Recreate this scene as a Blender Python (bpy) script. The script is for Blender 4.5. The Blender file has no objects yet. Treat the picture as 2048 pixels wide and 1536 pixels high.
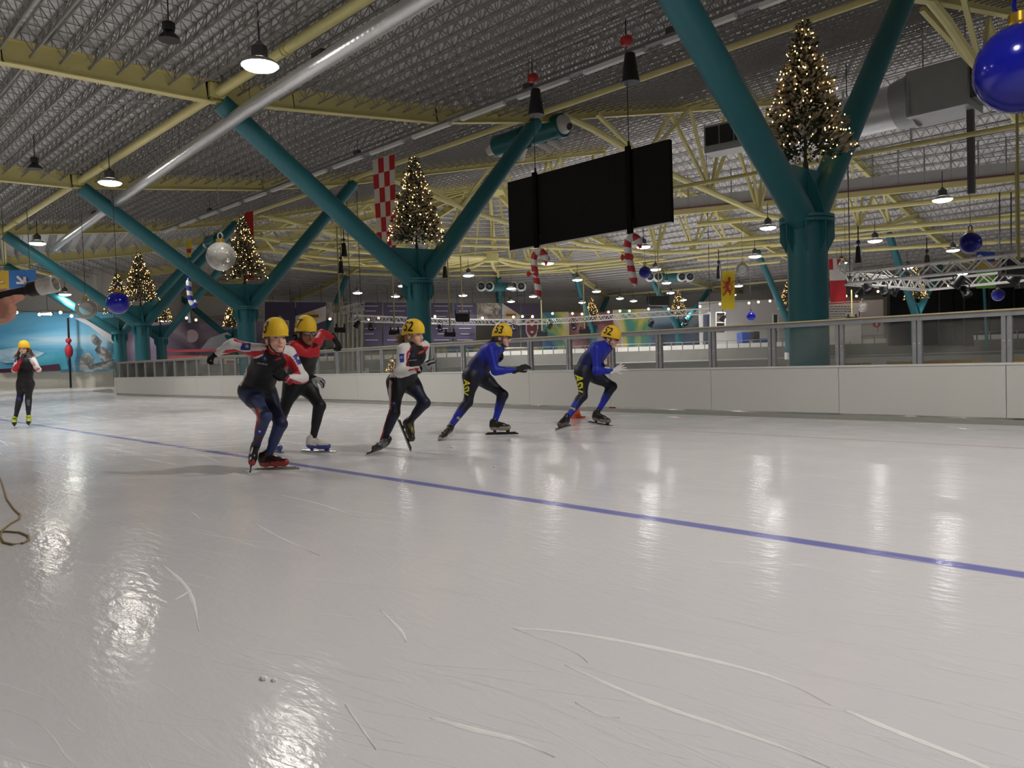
import bpy, bmesh, math, random
import numpy as np
from mathutils import Vector, Matrix
from mathutils.bvhtree import BVHTree

# ------------------------------------------------------------------ camera, world, exposure
SC = bpy.context.scene
COL = SC.collection
FPX, CX, CY = 1538.0, 1024.0, 768.0          # focal length and centre in photo pixels
HC = 0.85                                     # camera height (m), photographer crouching at the ice edge
S = HC / 0.95                                 # layout scale
_up = Vector((-0.032, 1.0, -0.03186)).normalized()
_u = Vector(((-475 - CX) / FPX, (CY - 767) / FPX, 1.0))
_u = (_u - _up * _u.dot(_up)).normalized()
_X = -_u
_Y = _up.cross(_X).normalized()
if _Y.z < 0:
    _Y = -_Y
# camera axes in world coordinates
CR = Vector((_X.x, _Y.x, _up.x)); CU = Vector((_X.y, _Y.y, _up.y)); CF = Vector((_X.z, _Y.z, _up.z))
CAMP = Vector((0, 0, HC))
cam = bpy.data.cameras.new('camera'); camo = bpy.data.objects.new('camera', cam); COL.objects.link(camo)
cam.sensor_width = 36.0; cam.lens = FPX / 2048 * 36.0; cam.clip_start = 0.05; cam.clip_end = 400
camo.matrix_world = Matrix(((CR.x, CU.x, -CF.x, 0), (CR.y, CU.y, -CF.y, 0), (CR.z, CU.z, -CF.z, HC), (0, 0, 0, 1)))
SC.camera = camo
w = bpy.data.worlds.new('world'); SC.world = w; w.use_nodes = True
w.node_tree.nodes['Background'].inputs[0].default_value = (0.30, 0.31, 0.33, 1)
w.node_tree.nodes['Background'].inputs[1].default_value = 0.25
SC.view_settings.view_transform = 'Standard'; SC.view_settings.look = 'None'
SC.view_settings.exposure = 0.82; SC.view_settings.gamma = 1.0
SC.view_settings.use_curve_mapping = False
SC.cycles.use_denoising = True
SC.cycles.max_bounces = 8; SC.cycles.diffuse_bounces = 4; SC.cycles.transparent_max_bounces = 16
SC.cycles.sample_clamp_indirect = 6.0
SC.cycles.caustics_reflective = False; SC.cycles.caustics_refractive = False
random.seed(7); RNG = np.random.default_rng(7)

def ray(px, py):
    return CF + CR * ((px - CX) / FPX) + CU * ((CY - py) / FPX)
def at(px, py, d):
    return CAMP + ray(px, py) * d
def onz(px, py, z=0.0):
    r = ray(px, py); return CAMP + r * ((z - HC) / r.z)
def onY(px, py, Y):
    r = ray(px, py); return CAMP + r * (Y / r.y)
def onX(px, py, X):
    r = ray(px, py); return CAMP + r * (X / r.x)
def depth(p): return (Vector(p) - CAMP).dot(CF)
def proj(p):
    v = Vector(p) - CAMP; d = v.dot(CF)
    return CX + FPX * v.dot(CR) / d, CY - FPX * v.dot(CU) / d

# ------------------------------------------------------------------ materials
MATS = {}
def mat(name, col, rough=0.5, metal=0.0, noise=0.12, scale=8.0, bump=0.0, emit=0.0, ecol=None, spec=0.5, sheen=0.0, coat=0.0):
    if name in MATS: return MATS[name]
    m = bpy.data.materials.new(name); m.use_nodes = True
    nt = m.node_tree; b = nt.nodes['Principled BSDF']
    b.inputs['Roughness'].default_value = rough; b.inputs['Metallic'].default_value = metal
    b.inputs['Specular IOR Level'].default_value = spec
    b.inputs['Coat Weight'].default_value = coat
    b.inputs['Sheen Weight'].default_value = sheen
    c = tuple(col) + (1,)
    if noise > 0:
        tc = nt.nodes.new('ShaderNodeTexCoord'); n = nt.nodes.new('ShaderNodeTexNoise')
        n.inputs['Scale'].default_value = scale; n.inputs['Detail'].default_value = 4
        nt.links.new(tc.outputs['Object'], n.inputs['Vector'])
        mx = nt.nodes.new('ShaderNodeMix'); mx.data_type = 'RGBA'
        mx.inputs[6].default_value = tuple(min(1, x * (1 - noise)) for x in col) + (1,)
        mx.inputs[7].default_value = tuple(min(1, x * (1 + noise)) for x in col) + (1,)
        nt.links.new(n.outputs['Fac'], mx.inputs[0]); nt.links.new(mx.outputs[2], b.inputs['Base Color'])
        if bump > 0:
            bp = nt.nodes.new('ShaderNodeBump'); bp.inputs['Strength'].default_value = bump; bp.inputs['Distance'].default_value = 0.01
            nt.links.new(n.outputs['Fac'], bp.inputs['Height']); nt.links.new(bp.outputs['Normal'], b.inputs['Normal'])
    else:
        b.inputs['Base Color'].default_value = c
    if emit > 0:
        b.inputs['Emission Color'].default_value = tuple(ecol or col) + (1,)
        b.inputs['Emission Strength'].default_value = emit
    MATS[name] = m
    return m

def srgb(r, g, b):
    f = lambda v: (v / 255 / 12.92) if v / 255 <= 0.04045 else ((v / 255 + 0.055) / 1.055) ** 2.4
    return (f(r), f(g), f(b))

# ------------------------------------------------------------------ mesh collecting
class MB:
    def __init__(s): s.v = []; s.f = []; s.m = []; s.mats = []; s.cur = 0
    def use(s, m):
        if m not in s.mats: s.mats.append(m)
        s.cur = s.mats.index(m); return s
    def add(s, vs, fs):
        o = len(s.v); s.v += [tuple(v) for v in vs]; s.f += [tuple(i + o for i in f) for f in fs]; s.m += [s.cur] * len(fs)
    def box(s, c, sx, sy, sz, ax=None):
        c = Vector(c); ax = ax or (Vector((1, 0, 0)), Vector((0, 1, 0)), Vector((0, 0, 1)))
        vs = [c + ax[0] * (sx / 2 * i) + ax[1] * (sy / 2 * j) + ax[2] * (sz / 2 * k) for i in (-1, 1) for j in (-1, 1) for k in (-1, 1)]
        s.add(vs, [(0, 1, 3, 2), (4, 6, 7, 5), (0, 4, 5, 1), (2, 3, 7, 6), (0, 2, 6, 4), (1, 5, 7, 3)])
    def frame_of(s, d, up=None):
        d = Vector(d).normalized(); up = Vector(up) if up else (Vector((0, 0, 1)) if abs(d.z) < 0.95 else Vector((1, 0, 0)))
        a = up.cross(d)
        if a.length < 1e-6: a = Vector((1, 0, 0)).cross(d)
        a.normalize(); b = d.cross(a).normalized(); return a, b
    def bar(s, p, q, w, h, up=None):
        p, q = Vector(p), Vector(q); d = q - p; a, b = s.frame_of(d, up)
        s.box((p + q) / 2, w, h, d.length, (a, b, d.normalized()))
    def tube(s, pts, r, n=10, caps=True, closed=False):
        pts = [Vector(p) for p in pts]; rs = r if isinstance(r, (list, tuple)) else [r] * len(pts)
        o = len(s.v); prev = None; N = len(pts)
        for i, p in enumerate(pts):
            if closed: d = pts[(i + 1) % N] - pts[i - 1]
            else: d = pts[min(i + 1, N - 1)] - pts[max(i - 1, 0)]
            d.normalize()
            if prev is None: a, b = s.frame_of(d)
            else:
                a = prev - d * prev.dot(d)
                if a.length < 1e-6: a, b = s.frame_of(d)
                a.normalize(); b = d.cross(a)
            prev = a
            for k in range(n):
                t = 2 * math.pi * k / n
                s.v.append(tuple(p + (a * math.cos(t) + b * math.sin(t)) * rs[i]))
        M = N if closed else N - 1
        for i in range(M):
            i2 = (i + 1) % N
            for k in range(n):
                k2 = (k + 1) % n
                s.f.append((o + i * n + k, o + i * n + k2, o + i2 * n + k2, o + i2 * n + k)); s.m.append(s.cur)
        if caps and not closed:
            s.f.append(tuple(o + k for k in range(n - 1, -1, -1))); s.m.append(s.cur)
            s.f.append(tuple(o + (N - 1) * n + k for k in range(n))); s.m.append(s.cur)
    def lathe(s, base, axis, prof, n=16, cap=True):
        base, axis = Vector(base), Vector(axis).normalized(); a, b = s.frame_of(axis); o = len(s.v)
        for (r, z) in prof:
            for k in range(n):
                t = 2 * math.pi * k / n
                s.v.append(tuple(base + axis * z + (a * math.cos(t) + b * math.sin(t)) * r))
        for i in range(len(prof) - 1):
            for k in range(n):
                k2 = (k + 1) % n
                s.f.append((o + i * n + k, o + i * n + k2, o + (i + 1) * n + k2, o + (i + 1) * n + k)); s.m.append(s.cur)
        if cap:
            s.f.append(tuple(o + k for k in range(n - 1, -1, -1))); s.m.append(s.cur)
            L = len(prof) - 1
            s.f.append(tuple(o + L * n + k for k in range(n))); s.m.append(s.cur)
    def ball(s, c, r, n=12, rows=8, sc=(1, 1, 1)):
        prof = []; c = Vector(c); o = len(s.v)
        s.v.append(tuple(c - Vector((0, 0, r * sc[2]))))
        for i in range(1, rows):
            t = -math.pi / 2 + math.pi * i / rows
            for k in range(n):
                p = 2 * math.pi * k / n
                s.v.append((c.x + r * sc[0] * math.cos(t) * math.cos(p), c.y + r * sc[1] * math.cos(t) * math.sin(p), c.z + r * sc[2] * math.sin(t)))
        s.v.append(tuple(c + Vector((0, 0, r * sc[2])))); top = len(s.v) - 1
        for k in range(n):
            k2 = (k + 1) % n
            s.f.append((o, o + 1 + k2, o + 1 + k)); s.m.append(s.cur)
            for i in range(rows - 2):
                s.f.append((o + 1 + i * n + k, o + 1 + i * n + k2, o + 1 + (i + 1) * n + k2, o + 1 + (i + 1) * n + k)); s.m.append(s.cur)
            s.f.append((o + 1 + (rows - 2) * n + k, o + 1 + (rows - 2) * n + k2, top)); s.m.append(s.cur)
    def poly(s, pts, thick_vec):
        """flat outline extruded by a vector"""
        t = Vector(thick_vec); n = len(pts); vs = [Vector(p) for p in pts] + [Vector(p) + t for p in pts]
        s.add(vs, [tuple(range(n)), tuple(range(2 * n - 1, n - 1, -1))] + [(i, i + n, (i + 1) % n + n, (i + 1) % n) for i in range(n)])
    def mesh(s, name, smooth=False):
        me = bpy.data.meshes.new(name); me.from_pydata(s.v, [], s.f)
        for m in s.mats: me.materials.append(m)
        if s.mats: me.polygons.foreach_set('material_index', s.m)
        if smooth:
            me.polygons.foreach_set('use_smooth', [True] * len(s.f))
            try: me.set_sharp_from_angle(angle=math.radians(40))
            except Exception: pass
        me.update(); return me
    def build(s, name, material=None, parent=None, smooth=False, loc=None):
        if material is not None and not s.mats: s.mats = [material]
        o = bpy.data.objects.new(name, s.mesh(name, smooth)); COL.objects.link(o)
        if loc is not None: o.location = loc
        if parent is not None:
            o.parent = parent; off = Vector((0, 0, 0)); q = parent
            while q is not None: off += q.location; q = q.parent
            if off.length > 0: o.data.transform(Matrix.Translation(-off))   # shapes are given in world coordinates
        return o

def fix_normals(o):
    bm = bmesh.new(); bm.from_mesh(o.data); bmesh.ops.recalc_face_normals(bm, faces=bm.faces); bm.to_mesh(o.data); bm.free(); return o
def thing(name, label, cat, loc=(0, 0, 0), group=None, kind=None):
    o = bpy.data.objects.new(name, None); COL.objects.link(o); o.location = loc; o.empty_display_size = 0.1
    return tag(o, label, cat, group, kind)
def tag(o, label=None, cat=None, group=None, kind=None):
    if label: o['label'] = label
    if cat: o['category'] = cat
    if group: o['group'] = group
    if kind: o['kind'] = kind
    return o
def copy_tree(o, parent=None):
    c = o.copy(); COL.objects.link(c); c.parent = parent
    for ch in list(o.children): copy_tree(ch, c)
    return c
def sub(p, q, t): return Vector(p).lerp(Vector(q), t)
# ------------------------------------------------------------------ shared materials
YEL = mat('yellow_steel', srgb(218, 209, 142), 0.45, 0, 0.07, 3)
TEAL = mat('teal_steel', srgb(40, 108, 118), 0.42, 0, 0.06, 2)
GALV = mat('galvanised_steel', (0.36, 0.37, 0.38), 0.42, 0.55, 0.2, 14)
JOIST = mat('joist_steel', (0.34, 0.33, 0.31), 0.5, 0.25, 0.2, 6)
DARK = mat('black_steel', (0.012, 0.012, 0.013), 0.45, 0, 0.2, 10)
WHITE = mat('white_paint', (0.74, 0.73, 0.70), 0.5, 0, 0.06, 4)
GREYW = mat('grey_concrete', (0.27, 0.27, 0.25), 0.7, 0, 0.15, 3)
CABLE = mat('cable_black', (0.03, 0.03, 0.03), 0.6, 0, 0)

# ------------------------------------------------------------------ ice floor
def ice_material():
    m = bpy.data.materials.new('ice'); m.use_nodes = True; nt = m.node_tree; L = nt.links
    b = nt.nodes['Principled BSDF']
    N = lambda t: nt.nodes.new(t)
    tc = N('ShaderNodeTexCoord')
    def noise(scale, det=4, st=(1, 1, 1), rot=0, rough=0.5):
        mp = N('ShaderNodeMapping'); mp.inputs['Scale'].default_value = st; mp.inputs['Rotation'].default_value = (0, 0, rot)
        L.new(tc.outputs['Object'], mp.inputs['Vector'])
        n = N('ShaderNodeTexNoise'); n.inputs['Scale'].default_value = scale; n.inputs['Detail'].default_value = det
        n.inputs['Roughness'].default_value = rough
        L.new(mp.outputs[0], n.inputs['Vector']); return n.outputs['Fac']
    def rng(x, a, c, lo=0.0, hi=1.0):
        r = N('ShaderNodeMapRange'); r.inputs[1].default_value = a; r.inputs[2].default_value = c
        r.inputs[3].default_value = lo; r.inputs[4].default_value = hi; L.new(x, r.inputs[0]); return r.outputs[0]
    def mth(op, a, c=None):
        n = N('ShaderNodeMath'); n.operation = op
        for i, v in enumerate((a, c)):
            if v is None: continue
            if isinstance(v, (int, float)): n.inputs[i].default_value = v
            else: L.new(v, n.inputs[i])
        return n.outputs[0]
    def mix(f, a, c):
        n = N('ShaderNodeMix'); n.data_type = 'RGBA'
        for i, v in ((0, f), (6, a), (7, c)):
            if isinstance(v, (int, float)): n.inputs[i].default_value = v
            elif isinstance(v, tuple): n.inputs[i].default_value = v + (1,)
            else: L.new(v, n.inputs[i])
        return n.outputs[2]
    big = noise(0.35, 5)
    base = mix(rng(big, 0.3, 0.7), (0.685, 0.668, 0.70), (0.75, 0.733, 0.75))
    # skate marks: noise stretched along several headings
    sc = None
    for st, rot, sca, lo, hi in (((0.22, 9, 1), 0.12, 1.6, 0.655, 0.72), ((0.3, 11, 1), -0.22, 1.3, 0.66, 0.73), ((0.35, 10, 1), 0.55, 1.1, 0.665, 0.74), ((0.28, 12, 1), 0.80, 1.2, 0.67, 0.73)):
        s_ = rng(noise(sca, 3, st, rot, 0.55), lo, hi)
        sc = s_ if sc is None else mth('MAXIMUM', sc, s_)
    patch = rng(noise(0.22, 3), 0.42, 0.62)
    # more worn, snowier ice towards the start bend
    sep = N('ShaderNodeSeparateXYZ'); L.new(tc.outputs['Object'], sep.inputs[0])
    worn = rng(sep.outputs[0], -4.0, -9.0, 0.30, 1.0)
    scr = mth('MULTIPLY', sc, mth('MULTIPLY', mth('ADD', patch, 0.3), worn))
    col = mix(mth('MULTIPLY', scr, 0.55), base, (0.90, 0.885, 0.88))
    # painted lines under the ice
    def line(y, wdt, c, k):
        nonlocal col
        dd = mth('ABSOLUTE', mth('SUBTRACT', sep.outputs[1], y))
        col = mix(mth('MULTIPLY', rng(dd, wdt * 0.5, wdt * 0.8, 1, 0), k), col, c)
    line(3.28, 0.07, (0.16, 0.17, 0.50), 0.9)
    line(7.27, 0.045, (0.55, 0.30, 0.31), 0.6)
    line(-0.9, 0.06, (0.5, 0.2, 0.2), 0.6)
    L.new(col, b.inputs['Base Color'])
    ro = mth('ADD', rng(noise(2.5, 5), 0.3, 0.7, 0.09, 0.19), mth('MULTIPLY', scr, 0.25))
    L.new(ro, b.inputs['Roughness'])
    b.inputs['IOR'].default_value = 1.36
    b.inputs['Specular IOR Level'].default_value = 0.16
    hgt = mth('ADD', mth('MULTIPLY', noise(7, 3, (0.45, 1.3, 1), 0.4), 0.6), mth('ADD', mth('MULTIPLY', noise(30, 3, (0.35, 1.0, 1), 0.75), 0.55), mth('MULTIPLY', scr, 0.3)))
    bp = N('ShaderNodeBump'); bp.inputs['Strength'].default_value = 0.19; bp.inputs['Distance'].default_value = 0.02
    L.new(hgt, bp.inputs['Height']); L.new(bp.outputs[0], b.inputs['Normal'])
    return m
ICE = ice_material()
f = MB(); f.box((-26, 36, -0.05), 100, 96, 0.1)
floor = tag(f.build('floor', ICE), 'grey white skating ice with a blue line and skate marks', kind='structure')
SNOW = mat('scraped_ice', (0.86, 0.845, 0.83), 0.6, 0, 0.08, 30)
def scratch(pts, wpx):
    """a broad pale skate scrape: thin raised ribbon on the ice along photo points"""
    P = [onz(*p) for p in pts]
    # smooth
    Q = []
    for i in range(len(P) - 1):
        p0, p1, p2, p3 = P[max(i - 1, 0)], P[i], P[i + 1], P[min(i + 2, len(P) - 1)]
        for k in range(6):
            t = k / 6
            Q.append(0.5 * ((2 * p1) + (p2 - p0) * t + (2 * p0 - 5 * p1 + 4 * p2 - p3) * t * t + (3 * p1 - p0 - 3 * p2 + p3) * t ** 3))
    Q.append(P[-1]); n = len(Q); mb = MB(); vs = []; fs = []
    for i, q in enumerate(Q):
        d = (Q[min(i + 1, n - 1)] - Q[max(i - 1, 0)]).normalized(); a = Vector((-d.y, d.x, 0))
        t = i / (n - 1); wd = wpx * (0.25 + 0.75 * math.sin(math.pi * min(1, t * 1.15)) ** 0.6) * random.uniform(0.75, 1.15)
        wd = max(wd, wpx * 0.15)
        vs += [q + a * wd / 2 + Vector((0, 0, 0.0004)), q - a * wd / 2 + Vector((0, 0, 0.0004)), q + Vector((0, 0, 0.0022))]
    for i in range(n - 1):
        o = i * 3; fs += [(o, o + 3, o + 5, o + 2), (o + 2, o + 5, o + 4, o + 1)]
    mb.add(vs, fs); fix_normals(mb.build('skate_scrape', SNOW, floor))
for pts, wd in (([(1024, 1256), (1110, 1262), (1200, 1275), (1330, 1300), (1480, 1335), (1570, 1364), (1660, 1410)], 0.022),
                ([(1130, 1330), (1230, 1375), (1330, 1415), (1450, 1455), (1560, 1493), (1680, 1545)], 0.017),
                ([(1690, 1420), (1760, 1450), (1860, 1490), (1960, 1530), (2050, 1580)], 0.021),
                ([(1028, 1258), (1090, 1280), (1150, 1305), (1176, 1326)], 0.008),
                ([(860, 1435), (950, 1460), (1030, 1480), (1110, 1515)], 0.02),
                ([(325, 1130), (365, 1165), (385, 1200), (398, 1262)], 0.018), ([(350, 1200), (375, 1185), (382, 1180)], 0.014),
                ([(505, 1045), (560, 1075), (640, 1112)], 0.010), ([(560, 990), (640, 1008), (720, 1036)], 0.012),
                ([(760, 1220), (800, 1260), (812, 1285)], 0.012), ([(1150, 1405), (1200, 1430), (1240, 1436)], 0.008),
                ([(690, 1410), (725, 1460), (752, 1500)], 0.006), ([(1420, 1122), (1520, 1128), (1640, 1130)], 0.012)):
    scratch(pts, wd)
# many fine skate marks, one part
fm = MB(); fm.use(mat('skate_mark', (0.80, 0.785, 0.78), 0.5, 0, 0.06, 30)); rd = random.Random(21)
def mark(c, ang, L, wd, cv):
    n = 7; pts = []; p = Vector((c[0], c[1], 0)); a = ang
    for i in range(n):
        pts.append(p.copy()); p = p + Vector((math.cos(a), math.sin(a), 0)) * (L / n); a += cv / n
    o = len(fm.v)
    for i, q in enumerate(pts):
        d = (pts[min(i + 1, n - 1)] - pts[max(i - 1, 0)]).normalized(); s_ = Vector((-d.y, d.x, 0)) * wd * (0.1 + 0.9 * math.sin(math.pi * i / (n - 1)))
        fm.v += [tuple(q + s_ / 2 + Vector((0, 0, 0.0003))), tuple(q - s_ / 2 + Vector((0, 0, 0.0003))), tuple(q + Vector((0, 0, 0.0004)))]
    for i in range(n - 1):
        b_ = o + i * 3; fm.f += [(b_ + 2, b_ + 5, b_ + 3, b_), (b_ + 1, b_ + 4, b_ + 5, b_ + 2)]; fm.m += [0, 0]
for i in range(230):
    px, py = rd.uniform(-60, 2100), rd.uniform(905, 1560); c = onz(px, py); k = depth(c)
    mark(c, rd.gauss(0.25 if px < 900 else 0.10, 0.16), rd.uniform(0.15, 0.6) * (0.5 + 0.25 * k), rd.choice((0.0022, 0.003, 0.004)) * (0.6 + 0.12 * k), rd.gauss(0, 0.25))
for i in range(700):
    px, py = rd.uniform(-40, 900), rd.uniform(792, 915); c = onz(px, py); k = depth(c)
    mark(c, rd.choice((0.15, 0.6, 0.8, 0.9)) + rd.gauss(0, 0.12), rd.uniform(0.5, 2.4), rd.uniform(0.005, 0.014) * (0.5 + 0.05 * k), rd.gauss(0, 0.15))
fo_ = fm.build('skate_marks', None, floor); fo_['kind'] = 'stuff'
CRUMB = mat('ice_crumb', (0.85, 0.86, 0.88), 0.2, 0, 0.1, 20)
for px, py, r in ((527, 1359, 0.012), (548, 1362, 0.009), (905, 896, 0.02), (990, 935, 0.014)):
    p = onz(px, py); mb = MB(); mb.ball(p + Vector((0, 0, r * 0.4)), r, 6, 4, (1.3, 0.8, 0.6)); mb.build('ice_crumb', CRUMB, floor)

# ------------------------------------------------------------------ roof
CXc, CYc = -36.5, 34.0            # centre of the round end of the hall
_pr = [(60, 5.2), (34, 6.2), (30.7, 6.38), (27, 6.47), (25, 6.7), (20.8, 7.2), (18.5, 7.65), (16.6, 8.02), (14.3, 8.6), (7.8, 10.13), (0, 12.0)]
def zb(r):
    for (r1, z1), (r0, z0) in zip(_pr, _pr[1:]):
        if r0 <= r <= r1: return z0 + (z1 - z0) * (r - r0) / (r1 - r0)
    return _pr[0][1]
def rad(x, y):
    return math.hypot(min(0, x - CXc), y - CYc) if x < CXc else abs(y - CYc)
DECK_M = bpy.data.materials.new('roof_deck'); DECK_M.use_nodes = True
def _deck():
    nt = DECK_M.node_tree; L = nt.links; b = nt.nodes['Principled BSDF']
    tc = nt.nodes.new('ShaderNodeTexCoord'); wv = nt.nodes.new('ShaderNodeTexWave'); wv.bands_direction = 'X'
    wv.inputs['Scale'].default_value = 1.3; wv.inputs['Distortion'].default_value = 0
    L.new(tc.outputs['Object'], wv.inputs['Vector'])
    n = nt.nodes.new('ShaderNodeTexNoise'); n.inputs['Scale'].default_value = 1.2; L.new(tc.outputs['Object'], n.inputs['Vector'])
    mx = nt.nodes.new('ShaderNodeMix'); mx.data_type = 'RGBA'
    mx.inputs[6].default_value = (0.60, 0.60, 0.59, 1); mx.inputs[7].default_value = (0.80, 0.795, 0.78, 1)
    L.new(n.outputs['Fac'], mx.inputs[0]); L.new(mx.outputs[2], b.inputs['Base Color'])
    bp = nt.nodes.new('ShaderNodeBump'); bp.inputs['Strength'].default_value = 0.6; bp.inputs['Distance'].default_value = 0.06
    L.new(wv.outputs['Fac'], bp.inputs['Height']); L.new(bp.outputs[0], b.inputs['Normal'])
    b.inputs['Roughness'].default_value = 0.5; b.inputs['Metallic'].default_value = 0.3
_deck()
xs = [-80 + 2.0 * i for i in range(51)]; ys = sorted(set([-8 + 2.0 * i for i in range(45)] + [CYc - r for r, _ in _pr if r < 42] + [CYc + r for r, _ in _pr if r < 42]))
rb = MB(); vs = [(x, y, zb(rad(x, y)) + 0.64) for x in xs for y in ys]; ny = len(ys)
rb.add(vs, [(i * ny + j, i * ny + j + 1, (i + 1) * ny + j + 1, (i + 1) * ny + j) for i in range(len(xs) - 1) for j in range(ny - 1)])
ceiling = tag(rb.build('ceiling', DECK_M, smooth=False), 'grey steel deck roof on yellow beams and lattice joists', kind='structure')

# lattice joists, running along the straight of the track
JL, JC = 50.4, 0.45
jm = MB()
def prism(mb, p, q, r):
    p, q = Vector(p), Vector(q); a, b2 = mb.frame_of(q - p)
    pts = [a * r, (a * -0.5 + b2 * 0.866) * r, (a * -0.5 - b2 * 0.866) * r]
    mb.add([p + t for t in pts] + [q + t for t in pts], [(0, 1, 4, 3), (1, 2, 5, 4), (2, 0, 3, 5)])
for yy, zz, rr in ((-0.15, 0, 0.022), (0.15, 0, 0.022), (0, -0.40, 0.026)):
    prism(jm, (0, yy, zz), (JL, yy, zz), rr)
nc = int(JL / JC)
for i in range(nc):
    x0 = i * JC
    for yy in (-0.15, 0.15):
        prism(jm, (x0, 0, -0.40), (x0 + JC / 2, yy, 0), 0.012); prism(jm, (x0 + JC / 2, yy, 0), (x0 + JC, 0, -0.40), 0.012)
    prism(jm, (x0 + JC / 2, -0.15, 0), (x0 + JC / 2, 0.15, 0), 0.010)
jm.mats = [JOIST]; jmesh = jm.mesh('lattice_joist')
y = -4.6; k = 0
while y < 68:
    o = bpy.data.objects.new('lattice_joist', jmesh); COL.objects.link(o); o.parent = ceiling
    o.location = (CXc, y, zb(abs(y - CYc)) + 0.60)
    y += 0.49 if y < 24 else 0.98
# joists of the round end, one part
jr = MB(); jr.use(JOIST)
for si in range(8):
    a0, a1 = math.radians(22.5 * si), math.radians(22.5 * (si + 1))
    r = 36.0
    while r > 3:
        z = zb(r) + 0.58
        p = Vector((CXc - r * math.sin(a0), CYc - r * math.cos(a0), z)); q = Vector((CXc - r * math.sin(a1), CYc - r * math.cos(a1), z))
        rd = ((p + q) / 2 - Vector((CXc, CYc, z))).normalized() * 0.15
        prism(jr, p + rd, q + rd, 0.02); prism(jr, p - rd, q - rd, 0.02)
        dn = Vector((0, 0, -0.4)); prism(jr, p + dn, q + dn, 0.025)
        nseg = max(2, int((q - p).length / 0.6))
        if r < 34 and si < 7:
            for i in range(nseg):
                m0, m1, mm = p.lerp(q, i / nseg), p.lerp(q, (i + 1) / nseg), p.lerp(q, (i + 0.5) / nseg)
                prism(jr, m0 + dn, mm + rd, 0.011); prism(jr, mm + rd, m1 + dn, 0.011)
        r -= 0.7
jo = jr.build('bend_joists', JOIST, ceiling); jo['kind'] = 'stuff'

# yellow roof beams on every column line
def frame_dirs():
    out = []
    for X in (5.0, -5.65, -16.08, -26.05): out.append((Vector((X, CYc, 0)), Vector((0, -1, 0)))); out.append((Vector((X, CYc, 0)), Vector((0, 1, 0))))
    for i in range(9):
        a = math.radians(22.5 * i); out.append((Vector((CXc, CYc, 0)), Vector((-math.sin(a), -math.cos(a), 0))))
    return out
FR = frame_dirs()
def roof_beam(c, d):
    mb = MB(); rs = [37, 30.7, 27, 25, 20.8, 18.5, 16.6, 14.3, 7.8, 1.0]
    P = [c + d * r + Vector((0, 0, zb(r))) for r in rs]; side = Vector((-d.y, d.x, 0))
    for p, q in zip(P, P[1:]):
        e = (q - p).normalized(); up = e.cross(side).normalized(); up = up if up.z > 0 else -up; e2 = e * 0.012
        p2, q2 = p - e2, q + e2
        mb.box((p2 + q2) / 2 + up * 0.225, 0.016, 0.43, (q2 - p2).length, (side, up, e))
        for h in (0.012, 0.44): mb.box((p2 + q2) / 2 + up * h, 0.20, 0.022, (q2 - p2).length, (side, up, e))
    for r in (26.8, 17.0):                      # bolted end plates and stiffeners at the column arms
        p = c + d * r + Vector((0, 0, zb(r)))
        for dx in (-0.16, 0.16):
            mb.box(p + d * dx + Vector((0, 0, 0.22)), 0.19, 0.014, 0.42, (side, d, Vector((0, 0, 1))))
        mb.box(p + Vector((0, 0, 0.23)), 0.22, 0.42, 0.30, (side, d, Vector((0, 0, 1))))
    return mb.build('roof_beam', YEL, ceiling)
for c, d in FR: roof_beam(c, d)
# round yellow pipes between the beams, under the joists
def ypipe(p, q, r, name='tie_pipe', n=10):
    mb = MB(); mb.tube([p, q], r, n); return mb.build(name, YEL, ceiling, True)
nearX = [5.0, -5.65, -16.08, -26.05, CXc]
for r, pr, hz_ in ((26.8, 0.105, 0.22), (17.0, 0.10, 0.25)):
    for i in range(4):
        ypipe((nearX[i], CYc - r, zb(r) + hz_), (nearX[i + 1], CYc - r, zb(r) + hz_), pr)
        ypipe((nearX[i], CYc + r, zb(r) + hz_), (nearX[i + 1], CYc + r, zb(r) + hz_), pr)
    for i in range(8):
        a0, a1 = math.radians(22.5 * i), math.radians(22.5 * i + 22.5)
        ypipe((CXc - r * math.sin(a0), CYc - r * math.cos(a0), zb(r) + hz_), (CXc - r * math.sin(a1), CYc - r * math.cos(a1), zb(r) + hz_), pr)
# collars on the near pipes
for X, Y in ((-13.1, 7.2), (-23.6, 7.2), (-34.0, 7.2)):
    mb = MB()
    for dx in (-0.06, 0.06): mb.tube([(X + dx - 0.015, Y, zb(26.8) + 0.22), (X + dx + 0.015, Y, zb(26.8) + 0.22)], 0.125, 12)
    mb.build('pipe_collar', YEL, ceiling)
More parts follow.
